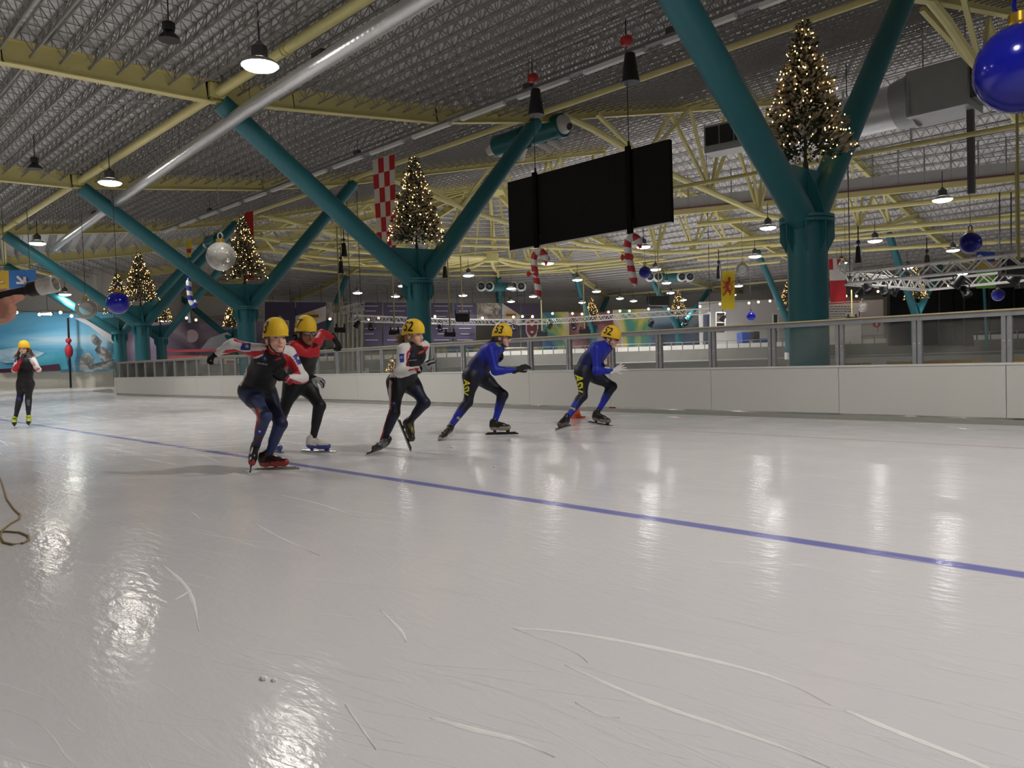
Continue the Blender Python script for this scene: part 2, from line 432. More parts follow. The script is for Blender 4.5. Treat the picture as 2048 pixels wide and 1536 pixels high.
# trusses inside the column ring: hanging bottom chord, posts and diagonals
def tb(r): return np.interp(r, [0, 3.2, 9.8, 11.5, 14.3, 16.4], [6.75, 6.7, 7.42, 7.7, 8.26, 8.0 + 0.5])
def inner_truss(c, d, hubz=0.0, rmin=0.0, dense=True):
    pt = lambda r, top: c + d * r + Vector((0, 0, (zb(r) + 0.05) if top else tb(r) + hubz * (1 - r / 17)))
    mb = MB(); rs = [16.4, 14.3, 11.5, 9.8, 6.5, 3.2, rmin]
    mb.tube([pt(r, False) for r in rs], 0.115, 8); mb.build('bottom_chord', YEL, ceiling, True)
    side = Vector((-d.y, d.x, 0))
    for rbm, rts in ((11.5, (14.6, 9.2)), (7.2, (9.2, 5.2)), (3.4, (5.2, 1.6))):
        for rt in rts:
            for sgn in ((-1, 1) if dense else (0,)):
                mb = MB(); mb.bar(pt(rbm, False), pt(rt, True) + side * (0.42 * sgn), 0.11, 0.11); mb.build('web_member', YEL, ceiling)
        mb = MB(); p = pt(rbm, False) + Vector((0, 0, 0.16))
        mb.poly([p + d * x + Vector((0, 0, z)) + side * -0.012 for x, z in ((-0.4, -0.22), (0.4, -0.22), (0.28, 0.2), (-0.28, 0.2))], side * 0.024)
        mb.build('gusset_plate', YEL, ceiling)
for c, d in FR[2:8]: inner_truss(c, d)
for c, d in FR[8:]: inner_truss(c, d, hubz=0.75, rmin=0.3, dense=False)
mb = MB(); mb.lathe((CXc, CYc, 7.2), (0, 0, 1), [(0.5, 0), (0.5, 0.5), (0.35, 0.6)], 16); mb.build('hub_ring', YEL, ceiling)
mb = MB(); mb.lathe((CXc, CYc, 11.6), (0, 0, 1), [(1.1, 0), (1.1, 0.5)], 16); mb.build('hub_ring', YEL, ceiling)
# ring ties between the radial trusses and braces between the straight ones
for rr, hz_ in ((14.0, 8.4), (9.6, 7.75), (5.0, 7.55)):
    for i in range(8):
        a0, a1 = math.radians(22.5 * i), math.radians(22.5 * i + 22.5)
        ypipe((CXc - rr * math.sin(a0), CYc - rr * math.cos(a0), hz_), (CXc - rr * math.sin(a1), CYc - rr * math.cos(a1), hz_), 0.06, 'ring_tie', 8)
def level_pipe(p1, p2, d1, r, name='brace_pipe'):
    a = at(p1[0], p1[1], d1); b = onz(p2[0], p2[1], a.z); return ypipe(a, b, r, name, 8)
for p1, p2, d1, r in (((1395, 449), (2060, 384), 36.0, 0.11), ((1345, 489), (2060, 432), 37.5, 0.10), ((1400, 500), (2060, 449), 41, 0.09),
                      ((1395, 519), (2060, 480), 44, 0.10), ((1330, 545), (1560, 523), 50, 0.08), ((1345, 377), (2060, 247), 26, 0.07),
                      ((920, 490), (1400, 505), 44, 0.09), ((915, 475), (1100, 480), 41, 0.08), ((500, 460), (900, 455), 40, 0.07), ((560, 485), (900, 480), 40, 0.07),
                      ((640, 530), (1010, 500), 42, 0.06), ((1060, 545), (1330, 517), 48, 0.07)):
    level_pipe(p1, p2, d1, r)
# thin sag rods under the deck
for p, q in (((0, 233), (400, 190)), ((70, 335), (160, 385))):
    mb = MB(); mb.tube([onX(q[0], q[1], -16.2 if p[1] == 233 else -26.2), at(p[0], p[1], 15 if p[1] == 233 else 20)], 0.012, 5); mb.build('sag_rod', JOIST, ceiling)

# ------------------------------------------------------------------ teal V columns
def v_column(c, d, label, Xc=None):
    """c: hall centre point of the column line, d: outward direction"""
    r0 = 21.65; base = c + d * r0; side = Vector((-d.y, d.x, 0)); Z = Vector((0, 0, 1))
    t = thing('roof_column', label, 'column', base, 'teal steel columns carrying the roof')
    fz = 2.985
    mb = MB(); mb.lathe(base, Z, [(0.313, -0.02), (0.313, fz - 0.03)], 28); mb.build('pillar', TEAL, t, True)
    mb = MB()
    mb.lathe(base + Z * (fz - 0.075), Z, [(0.43, 0), (0.43, 0.05)], 28); mb.lathe(base + Z * (fz - 0.012), Z, [(0.43, 0), (0.43, 0.05)], 28)
    mb.build('flange', TEAL, t)
    for k in range(8):
        a = math.pi / 4 * k + 0.39; e = d * math.cos(a) + side * math.sin(a); n = Z.cross(e)
        mb = MB(); mb.poly([base + e * x + Z * (fz + z) - n * 0.009 for x, z in ((0.30, -0.08), (0.42, -0.08), (0.42, -0.34), (0.31, -0.55))], n * 0.018)
        mb.build('stiffener', TEAL, t)
    tops = [(26.75, zb(26.75) + 0.02), (17.0, zb(17.0) + 0.02)]
    for rr, zt in tops:
        p = base + Z * (fz - 0.05) + d * (0.10 if rr > r0 else -0.10); q = c + d * rr + Z * zt
        mb = MB(); mb.tube([p, p.lerp(q, 0.5), q], [0.235, 0.225, 0.215], 22); mb.build('arm', TEAL, t, True)
    mb = MB(); w1 = 0.82
    mb.poly([base + d * x + Z * z - side * 0.015 for x, z in ((-0.33, fz), (0.33, fz), (w1, fz + 0.80), (-w1 * 0.9, fz + 0.86))], side * 0.03)
    mb.build('gusset_plate', TEAL, t)
    for sg in (-1, 1):
        mb = MB(); mb.poly([base + side * sg * x + Z * z - d * 0.012 for x, z in ((0.01, fz), (0.32, fz), (0.20, fz + 0.45), (0.03, fz + 0.84))], d * 0.024)
        mb.build('rib_plate', TEAL, t)
    return t
LBL = {0: 'thick teal V column with a frosted tree in its fork, close behind the plain boards',
       1: 'teal V column with a lit tree and the checkered flag in its fork',
       2: 'teal V column right behind the two front racers, tree and clear bauble above',
       3: 'teal V column before the winter mural holding a tall bright tree'}
COLS = []
for i, X in enumerate((-5.65, -16.08, -26.05, CXc)):
    COLS.append((Vector((X, CYc, 0)), Vector((0, -1, 0))))
    v_column(*COLS[-1], LBL[i])
BL = {1: 'teal V column at the bend, leftmost, in front of blue mural',
      2: 'slim teal V column at the bend just right of the bright-tree column',
      3: 'far teal V column at the bend with a small tree, left of the front racers',
      4: 'far teal V column behind the ice bend between the red-black racer and white drape',
      5: 'far teal V column mostly behind the purple banners',
      6: 'far teal V column with white nozzles left of the candy cane',
      7: 'far teal V column with a little tree between the two blue racers'}
for i in range(1, 8):
    a = math.radians(22.5 * i); COLS.append((Vector((CXc, CYc, 0)), Vector((-math.sin(a), -math.cos(a), 0))))
    v_column(*COLS[-1], BL[i])
for px, lb in ((1357, 'far teal V column above the last blue racer, small tree beside its arm'), (1578, 'far teal V column half hidden by the thick one, its block lettered G'),
               (1832, 'far teal V column in front of the dark windows with a small lit tree')):
    X = onY(px, 640, CYc + 21.65).x
    COLS.append((Vector((X, CYc, 0)), Vector((0, 1, 0)))); v_column(*COLS[-1], lb)

# ------------------------------------------------------------------ inner boards with glass
BY, BT, RZ = 9.285, 0.65, 1.205
BX0, BX1, PS = 9.0, -30.3, 0.872
HDPE = mat('board_plastic', srgb(197, 197, 191), 0.45, 0, 0.035, 1.5)
KICK = mat('kickplate_grey', (0.30, 0.30, 0.27), 0.6, 0, 0.1, 6)
CAPW = mat('board_cap', (0.62, 0.62, 0.60), 0.4, 0, 0.05, 5)
RAILM = mat('rail_yellowed', srgb(214, 200, 150), 0.3, 0.3, 0.06, 6)
def glass_mat(name, dirt, tint=(0.9, 0.93, 0.92), ior=1.25):
    m = bpy.data.materials.new(name); m.use_nodes = True; nt = m.node_tree; L = nt.links; nt.nodes.clear()
    out = nt.nodes.new('ShaderNodeOutputMaterial'); tr = nt.nodes.new('ShaderNodeBsdfTransparent'); tr.inputs[0].default_value = tint + (1,)
    gl = nt.nodes.new('ShaderNodeBsdfGlossy'); gl.inputs['Roughness'].default_value = 0.05
    df = nt.nodes.new('ShaderNodeBsdfDiffuse'); df.inputs[0].default_value = (0.62, 0.61, 0.57, 1)
    fr = nt.nodes.new('ShaderNodeFresnel'); fr.inputs[0].default_value = ior
    m1 = nt.nodes.new('ShaderNodeMixShader'); m2 = nt.nodes.new('ShaderNodeMixShader')
    L.new(fr.outputs[0], m1.inputs[0]); L.new(tr.outputs[0], m1.inputs[1]); L.new(gl.outputs[0], m1.inputs[2])
    tc = nt.nodes.new('ShaderNodeTexCoord'); n = nt.nodes.new('ShaderNodeTexNoise'); n.inputs['Scale'].default_value = 2.2; n.inputs['Detail'].default_value = 5
    L.new(tc.outputs['Object'], n.inputs['Vector'])
    mr = nt.nodes.new('ShaderNodeMapRange'); mr.inputs[1].default_value = 0.35; mr.inputs[2].default_value = 0.75; mr.inputs[3].default_value = dirt * 0.35; mr.inputs[4].default_value = dirt
    L.new(n.outputs['Fac'], mr.inputs[0]); L.new(mr.outputs[0], m2.inputs[0]); L.new(m1.outputs[0], m2.inputs[1]); L.new(df.outputs[0], m2.inputs[2])
    L.new(m2.outputs[0], out.inputs[0]); return m
GLASS = glass_mat('scuffed_glass', 0.10, (0.95, 0.96, 0.95), ior=1.08)
boards = thing('rink_boards', 'long low white rink boards topped with scuffed glass and grey posts', 'boards', (-10, BY, 0))
posts = []; x = -2.148 + PS * 12
while x > BX1: posts.append(x); x -= PS
def inner_board_panel(x0, x1):
    mb = MB(); mb.box(((x0 + x1) / 2, BY + 0.012, BT / 2 + 0.03), x1 - x0 - 0.006, 0.024, BT - 0.09)
    o = mb.build('board_panel', HDPE, boards)
    for xx in (x0 + 0.03, x1 - 0.03):
        for zz in (0.13, 0.38, BT - 0.06):
            m2 = MB(); m2.lathe((xx, BY + 0.001, zz), (0, -1, 0), [(0.010, 0), (0.008, 0.003)], 8); m2.build('bolt', CAPW, o)
ps2 = [BX0] + [p for i, p in enumerate(posts) if i % 2 == 0] + [BX1]
for a, b2 in zip(ps2, ps2[1:]): inner_board_panel(b2, a)
mb = MB(); mb.box(((BX0 + BX1) / 2, BY - 0.002, 0.028), BX0 - BX1, 0.03, 0.056); mb.build('kickplate', KICK, boards)
mb = MB(); mb.box(((BX0 + BX1) / 2, BY + 0.03, BT - 0.008), BX0 - BX1, 0.075, 0.022); mb.build('board_cap', CAPW, boards)
for x in posts:
    mb = MB()
    for dx in (-0.028, 0.028): mb.box((x + dx, BY + 0.06, (RZ + 0.3) / 2), 0.042, 0.05, RZ - 0.33)
    mb.box((x, BY + 0.075, (RZ + 0.3) / 2), 0.09, 0.02, RZ - 0.33)
    o = mb.build('post', GALV, boards)
    m2 = MB()
    for dx in (-0.024, 0.024): m2.lathe((x + dx, BY + 0.034, 0.885), (0, -1, 0), [(0.008, 0), (0.008, 0.004)], 8)
    m2.build('bolt', CAPW, o)
for a, b2 in zip([BX0] + posts, posts + [BX1]):
    mb = MB(); mb.box(((a + b2) / 2, BY + 0.06, (BT + RZ - 0.03) / 2), a - b2 - 0.085, 0.010, RZ - 0.03 - BT); mb.build('glass_pane', GLASS, boards)
mb = MB(); mb.box(((BX0 + BX1) / 2, BY + 0.055, RZ - 0.035), BX0 - BX1, 0.05, 0.055); mb.build('rail_channel', GALV, boards)
mb = MB(); mb.box(((BX0 + BX1) / 2, BY + 0.05, RZ + 0.001), BX0 - BX1, 0.075, 0.014); mb.build('top_rail', RAILM, boards)
# rounded far end of the boards
ex = BX1; R0 = 1.6
arc = [(ex - R0 * math.sin(t), BY + R0 - R0 * math.cos(t)) for t in [math.pi / 2 * i / 8 for i in range(9)]] + [(ex - R0, BY + 12)]
for i, (p, q) in enumerate(zip(arc, arc[1:])):
    p3, q3 = Vector((p[0], p[1], 0)), Vector((q[0], q[1], 0)); e = (q3 - p3).normalized(); n = Vector((-e.y, e.x, 0)); L_ = (q3 - p3).length
    ax = (e, n, Vector((0, 0, 1))); m_ = (p3 + q3) / 2
    mb = MB(); mb.box(m_ + Vector((0, 0, BT / 2)), L_ + 0.01, 0.03, BT, ax); mb.build('board_panel', HDPE, boards)
    mb = MB(); mb.box(m_ + Vector((0, 0, (BT + RZ) / 2)), L_ - 0.02, 0.01, RZ - BT, ax); mb.build('glass_pane', GLASS, boards)
mat_ = MB(); mp = [onz(*p) for p in ((185, 782), (222, 777), (226, 782), (224, 786), (205, 785))]
mat_.poly([p + Vector((0, 0, 0.004)) for p in mp], (0, 0, 0.012))
mo = fix_normals(mat_.build('rubber_mat', mat('rubber_mat', (0.22, 0.22, 0.20), 0.9, 0, 0.2, 20)))
tag(mo, 'grey mat on the ice at the rounded end of the boards', 'mat')

# ------------------------------------------------------------------ outer walls
wp = [(-900, 30), (-500, 38), (-200, 43), (0, 46.9), (120, 47.2), (228, 47.8), (325, 55), (400, 61), (560, 67), (700, 71), (1000, 74), (1300, 74), (1600, 70), (2048, 66), (2400, 62), (2800, 50)]
WP = []
for px, d in wp:
    p = at(px, 740, d); WP.append(Vector((p.x, p.y, 0)))
WALLM = mat('hall_wall', (0.55, 0.54, 0.51), 0.8, 0, 0.1, 0.5)
def wall_strip(name, pts, z0, z1, m, off=0.0, thick=0.1):
    mb = MB()
    for p, q in zip(pts, pts[1:]):
        e = (q - p); e.z = 0; e.normalize(); n = Vector((-e.y, e.x, 0))
        mb.box((p + q) / 2 + n * off + Vector((0, 0, (z0 + z1) / 2)), (q - p).length + 0.02, thick, z1 - z0, (e, n, Vector((0, 0, 1))))
    return mb.build(name, m)
o = wall_strip('wall_back', WP, 0, 9.0, WALLM, 0.9, 0.2); tag(o, 'grey hall wall around the far side behind murals and banners', kind='structure')
near = [Vector((20, -5, 0)), Vector((-48, -5, 0))] ; o = wall_strip('wall_near', near, 0, 8, WALLM); tag(o, 'plain hall wall behind the outer track', kind='structure')
o = wall_strip('wall_right', [Vector((20, -5, 0)), Vector((20, 80, 0))], 0, 13, WALLM); tag(o, 'plain end wall of the hall', kind='structure')
wb = thing('outer_boards', 'white outer boards under the blue winter mural', 'boards', WP[3])
for i in range(1, 8):
    o = wall_strip('board_panel', [WP[i], WP[i + 1]], 0, 1.03, mat('outer_board_white', srgb(232, 226, 206), 0.5, 0, 0.04, 1), -0.2, 0.06)
    o.parent = wb; o.data.transform(Matrix.Translation(-wb.location))
# ------------------------------------------------------------------ high-bay lamps (they light the hall)
HOUS = mat('lamp_housing', (0.10, 0.10, 0.10), 0.4, 0.6, 0.1, 12)
REFL = mat('lamp_reflector', (0.45, 0.45, 0.44), 0.3, 0.7, 0.05, 10)
LENSW = mat('lamp_glow_warm', (1.0, 0.93, 0.78), 0.4, 0, 0, emit=36.0, ecol=(1.0, 0.94, 0.85))
LENSC = mat('lamp_glow_cool', (1.0, 0.97, 0.93), 0.4, 0, 0, emit=26.0, ecol=(1.0, 0.975, 0.96))
def make_bay(name, lens, R=0.30, power=300.0, lcol=(1, 0.95, 0.9)):
    t = bpy.data.objects.new(name, None); COL.objects.link(t)
    mb = MB(); mb.lathe((0, 0, 0), (0, 0, 1), [(0.10, 0.10), (0.13, 0.14), (0.13, 0.30), (0.06, 0.36), (0.03, 0.40)], 14); mb.build('ballast_housing', HOUS, t, True)
    mb = MB(); mb.lathe((0, 0, 0), (0, 0, 1), [(R - 0.01, 0.005), (R, 0.0), (R, 0.02), (R * 0.8, 0.075), (0.12, 0.12)], 18, False); mb.build('reflector', REFL, t, True)
    mb = MB(); mb.lathe((0, 0, 0), (0, 0, 1), [(R - 0.015, 0.004), (R * 0.86, -0.030), (R * 0.6, -0.055), (R * 0.3, -0.068), (0.01, -0.072)], 18, False); mb.build('lens', lens, t, True)
    mb = MB(); mb.tube([(0, 0, 0.40), (0, 0, 0.9)], 0.012, 6); mb.build('drop_rod', CABLE, t)
    ld = bpy.data.lights.new('bay_light', 'SPOT'); ld.energy = power; ld.color = lcol; ld.spot_size = math.radians(138); ld.spot_blend = 0.7; ld.shadow_soft_size = 0.22
    lo = bpy.data.objects.new('bay_light', ld); COL.objects.link(lo); lo.parent = t; lo.location = (0, 0, -0.16)
    return t
protoW = make_bay('high_bay_lamp', LENSW, power=330.0, lcol=(1.0, 0.96, 0.915)); protoC = make_bay('high_bay_lamp', LENSC, power=345.0, lcol=(1.0, 0.97, 0.95))
first = {id(protoW): True, id(protoC): True}
def place_bay(proto, loc, label, group, s=1.0, tilt=0.0):
    o = proto if first[id(proto)] else copy_tree(proto)
    first[id(proto)] = False
    o.location = loc; o.scale = (s, s, s); o.rotation_euler = (tilt, 0, 0); tag(o, label, 'lamp', group); return o
g1 = 'track lamps clamped to the yellow pipe'
place_bay(protoW, onz(520, 132, 6.0), 'glaring warm lamp below the yellow beam beside the silver duct', g1, 1.05)
place_bay(protoW, onz(220, 366, 6.0), 'lit track lamp above the second teal arm from the left edge', g1)
place_bay(protoW, onz(75, 487, 6.0), 'small lit track lamp nearest the yellow and blue sign', g1)
place_bay(protoW, onz(130, 589, 5.0), 'small lit lamp at the end of the gun muzzle, above the mural', g1)
for i, (X, Y) in enumerate(((-1.8, 5.4), (8.4, 5.4), (3.6, 1.5), (-12.6, 1.6), (-21.5, 1.2), (-44, 4.5), (-33, 2.5))):  # lamps out of view; several added to brighten near ice and bend boards
    place_bay(protoW, (X, Y, 5.8), 'warm high-bay track lamp in the row over the outer track', g1)
g2 = 'high-bay lamps over the infield'
bays = [(1885, 400, 'large lit high-bay lamp below the catwalk, left of the blue baubles'), (1536, 456, 'lit high-bay lamp touching the thick teal column flange'),
        (1287, 494, 'lit high-bay lamp tucked behind the candy cane hook on the screen corner'), (1750, 482, 'lit high-bay lamp between the thick column and the blue bauble'),
        (1906, 501, 'lit high-bay lamp just left of the mid-size blue bauble'), (1510, 513, 'lit high-bay lamp left of the thick column beside a clear bauble'),
        (1683, 526, 'lit high-bay lamp overlapping the red and white flag top'), (1477, 572, 'small lit high-bay lamp right of the yellow lion flag'),
        (1465, 590, 'small lit high-bay lamp in front of the yellow lion flag'), (1815, 536, 'lit high-bay lamp in front of the white truss, middle'),
        (1311, 539, 'lit high-bay lamp right beside the small blue bauble'), (1333, 566, 'lit high-bay lamp in front of white nozzles on the far column'),
        (1341, 586, 'small lit lamp just right of the wide black speaker'), (1366, 600, 'tiny lit lamp low on the far teal arm left of a small tree'), (1095, 527, 'lit high-bay lamp behind the hook of the lower candy cane'), (937, 551, 'lit high-bay lamp right of the checkered-flag column arm'),
        (926, 591, 'small lit lamp above the pole-mounted black speaker'), (1022, 577, 'small lit lamp in front of the nozzled far column, upper'), (1022, 603, 'small lit lamp in front of the nozzled far column, lower'), (1066, 593, 'small lit lamp touching the lower candy cane stem'), (1155, 560, 'lit high-bay lamp midway between the two candy canes'), (1193, 583, 'small lit lamp right of the thin teal column between candy canes'), (1164, 605, 'small lit lamp left of the thin teal column between candy canes'),
        (1240, 597, 'small lit lamp below the upper candy cane, left of two'), (1267, 602, 'small lit lamp below the upper candy cane, right of two'), (715, 586, 'small lit lamp above the white drape and truss'), (791, 593, 'small lit lamp left of the checkered-flag column, lower'), (806, 572, 'small lit lamp touching the checkered-flag column flange'), (1925, 548, 'lit high-bay lamp hung below the white truss at far end')]
for px, py, lb in bays:
    place_bay(protoC, onz(px, py, 5.45), lb or 'small lit high-bay lamp in the far rows below the roof', g2)
for X, Y in ((2, 24), (2, 36), (12, 18), (12, 30), (-3, 46)):  # extra lamps out of view, added to even out the hall light
    place_bay(protoC, (X, Y, 5.45), 'high-bay lamp of the infield rows', g2)
for X, Y, Z_ in ((-22, 12, 9),):
    pass
# two dark unlit lamps under the near roof
for px, py, z, lb in ((338, 68, 6.2, 'dark unlit lamp hanging under the near roof joists, upper'), (70, 330, 6.0, 'dark unlit lamp hanging under the roof joists, near left edge')):
    t = thing('unlit_lamp', lb, 'lamp', onz(px, py, z), 'unlit dark lamps')
    p = t.location; mb = MB(); mb.lathe(p, (0, 0, 1), [(0.17, -0.1), (0.15, -0.04), (0.08, 0.02), (0.07, 0.05)], 14); mb.build('shade', DARK, t, True)
    mb = MB(); mb.lathe(p, (0, 0, 1), [(0.09, 0.05), (0.10, 0.09), (0.10, 0.17), (0.05, 0.2)], 12); mb.build('ballast', DARK, t, True)
    mb = MB(); mb.tube([p + Vector((0, 0, 0.2)), p + Vector((0, 0, 0.75))], 0.012, 6); mb.build('drop_rod', CABLE, t)
# ------------------------------------------------------------------ smooth bodies: distance field -> one continuous mesh
class Field:
    """tapered capsules and ellipsoids blended into one surface"""
    def __init__(s, h, k): s.h = h; s.k = k; s.p = []
    def cap(s, a, b, ra, rb, ca, cb=None, bone='', k=None, neg=False): s.p.append(('c', np.array(a, float), np.array(b, float), ra, rb, ca, cb or ca, bone, k or s.k, neg)); return s
    def ell(s, c, ax, r, col, bone='', k=None, neg=False):
        s.p.append(('e', np.array(c, float), np.array([list(v) for v in ax], float), np.array(r, float), None, col, col, bone, k or s.k, neg)); return s
    def dist(s, p, X):
        if p[0] == 'c':
            a, b, ra, rb = p[1:5]; ab = b - a; L2 = ab @ ab
            t = np.clip(((X - a) @ ab) / max(L2, 1e-12), 0, 1)
            return np.linalg.norm(X - a - t[..., None] * ab, axis=-1) - (ra + (rb - ra) * t), t
        q = (X - p[1]) @ p[2].T / p[3]; n = np.linalg.norm(q, axis=-1); g = np.linalg.norm(q / p[3], axis=-1)
        return n * (n - 1) / np.maximum(g, 1e-6), np.zeros(n.shape)
    def bounds(s):
        lo, hi = [], []
        for p in s.p:
            if p[9]: continue
            if p[0] == 'c':
                r = max(p[3], p[4]); lo.append(np.minimum(p[1], p[2]) - r); hi.append(np.maximum(p[1], p[2]) + r)
            else:
                e = np.sqrt(((p[2] * p[3][:, None]) ** 2).sum(0)); lo.append(p[1] - e); hi.append(p[1] + e)
        return np.min(lo, 0), np.max(hi, 0)
    def mesh(s):
        h = s.h; lo, hi = s.bounds(); lo = lo - 3 * h; hi = hi + 3 * h
        n = np.ceil((hi - lo) / h).astype(int) + 1
        V = np.full(n, 1.0)
        for p in s.p:
            if p[0] == 'c':
                r = max(p[3], p[4]); a, b = np.minimum(p[1], p[2]) - r, np.maximum(p[1], p[2]) + r
            else:
                e = np.sqrt(((p[2] * p[3][:, None]) ** 2).sum(0)); a, b = p[1] - e, p[1] + e
            m = p[8] + 3 * h
            i0 = np.maximum(np.floor((a - m - lo) / h).astype(int), 0); i1 = np.minimum(np.ceil((b + m - lo) / h).astype(int) + 1, n)
            ax = [lo[k] + h * np.arange(i0[k], i1[k]) for k in range(3)]
            X = np.stack(np.meshgrid(*ax, indexing='ij'), -1); d = s.dist(p, X)[0]; k = p[8]
            sl = tuple(slice(i0[q], i1[q]) for q in range(3)); v = V[sl]
            if p[9]:
                d = -d; hh = np.clip(0.5 - 0.5 * (d - v) / k, 0, 1); hh = 1 - hh
                V[sl] = np.maximum(v, d) + np.where(np.abs(v - d) < k, (k - np.abs(v - d)) ** 2 / (4 * k), 0)
            else:
                V[sl] = np.minimum(v, d) - np.where(np.abs(v - d) < k, (k - np.abs(v - d)) ** 2 / (4 * k), 0)
        return s.nets(V, lo, h)
    def nets(s, V, lo, h):
        S_ = V < 0; nx, ny, nz = V.shape
        c = [S_[i:nx - 1 + i, j:ny - 1 + j, k:nz - 1 + k] for i in (0, 1) for j in (0, 1) for k in (0, 1)]
        cnt = sum(x.astype(np.int8) for x in c); act = (cnt > 0) & (cnt < 8)
        idx = -np.ones(act.shape, int); I = np.argwhere(act); idx[act] = np.arange(len(I))
        corner = np.array([(i, j, k) for i in (0, 1) for j in (0, 1) for k in (0, 1)])
        vals = np.stack([V[I[:, 0] + o[0], I[:, 1] + o[1], I[:, 2] + o[2]] for o in corner], 1)
        acc = np.zeros((len(I), 3)); num = np.zeros(len(I))
        for a in range(8):
            for b in range(a + 1, 8):
                if np.abs(corner[a] - corner[b]).sum() != 1: continue
                va, vb = vals[:, a], vals[:, b]; m = (va < 0) != (vb < 0)
                t = np.where(m, va / np.where(m, va - vb, 1), 0)
                acc += np.where(m[:, None], corner[a] + t[:, None] * (corner[b] - corner[a]), 0); num += m
        P = lo + h * (I + acc / num[:, None])
        F = []
        for axn in range(3):
            o = [0, 0, 0]; o[axn] = 1
            A = S_[:nx - o[0], :ny - o[1], :nz - o[2]]; B = S_[o[0]:, o[1]:, o[2]:]
            E = np.argwhere(A != B); u, v = [(1, 2), (2, 0), (0, 1)][axn]
            ok = (E[:, u] > 0) & (E[:, v] > 0) & (E[:, u] < V.shape[u] - 1) & (E[:, v] < V.shape[v] - 1); E = E[ok]
            du = np.zeros(3, int); du[u] = 1; dv = np.zeros(3, int); dv[v] = 1
            g = lambda X: idx[X[:, 0], X[:, 1], X[:, 2]]
            q = np.stack([g(E - du - dv), g(E - dv), g(E), g(E - du)], 1)
            fl = A[E[:, 0], E[:, 1], E[:, 2]]
            q[~fl] = q[~fl][:, ::-1]; F.append(q)
        return P, np.concatenate(F)
    def colours(s, P):
        best = np.full(len(P), 1e9); col = np.zeros((len(P), 3)); bone = np.zeros(len(P), int); names = sorted(set(p[7] for p in s.p))
        for p in s.p:
            if p[9]: continue
            d, t = s.dist(p, P); m = d < best; best = np.where(m, d, best)
            tt = np.clip((t - 0.25) / 0.5, 0, 1)[:, None]
            cc = np.array(p[5]) * (1 - tt) + np.array(p[6]) * tt
            col[m] = cc[m]; bone[m] = names.index(p[7])
        return col, [names[i] for i in bone]

def skin_mesh(name, P, F, C, material, parent=None):
    off = np.zeros(3); q = parent
    while q is not None: off += np.array(q.location); q = q.parent
    me = bpy.data.meshes.new(name); me.from_pydata((P - off).tolist(), [], F.tolist())
    at_ = me.color_attributes.new('Col', 'FLOAT_COLOR', 'POINT')
    at_.data.foreach_set('color', np.concatenate([C, np.ones((len(C), 1))], 1).ravel())
    me.polygons.foreach_set('use_smooth', [True] * len(F)); me.materials.append(material); me.update()
    o = bpy.data.objects.new(name, me); COL.objects.link(o)
    if parent is not None: o.parent = parent
    return o
def vcol_mat(name, rough=0.6, sheen=0.0, spec=0.4):
    m = bpy.data.materials.new(name); m.use_nodes = True; nt = m.node_tree; b = nt.nodes['Principled BSDF']
    a = nt.nodes.new('ShaderNodeVertexColor'); a.layer_name = 'Col'; tc = nt.nodes.new('ShaderNodeTexCoord'); n = nt.nodes.new('ShaderNodeTexNoise'); n.inputs['Scale'].default_value = 140
    nt.links.new(tc.outputs['Object'], n.inputs['Vector']); bp = nt.nodes.new('ShaderNodeBump'); bp.inputs['Strength'].default_value = 0.08; bp.inputs['Distance'].default_value = 0.002
    nt.links.new(n.outputs['Fac'], bp.inputs['Height']); nt.links.new(bp.outputs[0], b.inputs['Normal'])
    nt.links.new(a.outputs['Color'], b.inputs['Base Color']); b.inputs['Roughness'].default_value = rough
    b.inputs['Specular IOR Level'].default_value = spec; b.inputs['Sheen Weight'].default_value = sheen; return m
SUIT = vcol_mat('skin_suit', 0.55, 0.05); GLOVEM = vcol_mat('glove_fabric', 0.75); BOOTM = vcol_mat('boot_leather', 0.35, 0, 0.5)
HELM = mat('helmet_cover_yellow', srgb(240, 196, 40), 0.6, 0, 0.03, 20, 0.1)
STRAP = mat('strap_dark', (0.02, 0.015, 0.015), 0.7, 0, 0.1, 30)
NUMB = mat('number_black', (0.02, 0.008, 0.008), 0.6, 0, 0.05, 30)
BLADE = mat('blade_steel', (0.50, 0.50, 0.48), 0.25, 0.9, 0.1, 20); BLADED = mat('blade_tube_black', (0.02, 0.02, 0.022), 0.35, 0.3, 0.1, 20)
SKIN = srgb(226, 178, 155)

def inpoly(x, y, poly):
    r = np.zeros(len(x), bool); n = len(poly)
    for i in range(n):
        x1, y1 = poly[i]; x2, y2 = poly[(i + 1) % n]
        if y1 == y2: continue
        c = ((y1 > y) != (y2 > y)) & (x < (x2 - x1) * (y - y1) / (y2 - y1) + x1); r ^= c
    return r
def vproj(P):
    v = P - np.array(CAMP); d = v @ np.array(CF)
    return CX + FPX * (v @ np.array(CR)) / d, CY - FPX * (v @ np.array(CU)) / d
def vnormals(P, F):
    n = np.cross(P[F[:, 2]] - P[F[:, 0]], P[F[:, 3]] - P[F[:, 1]]); N = np.zeros_like(P)
    for i in range(4): np.add.at(N, F[:, i], n)
    return N / np.maximum(np.linalg.norm(N, axis=1, keepdims=True), 1e-9)

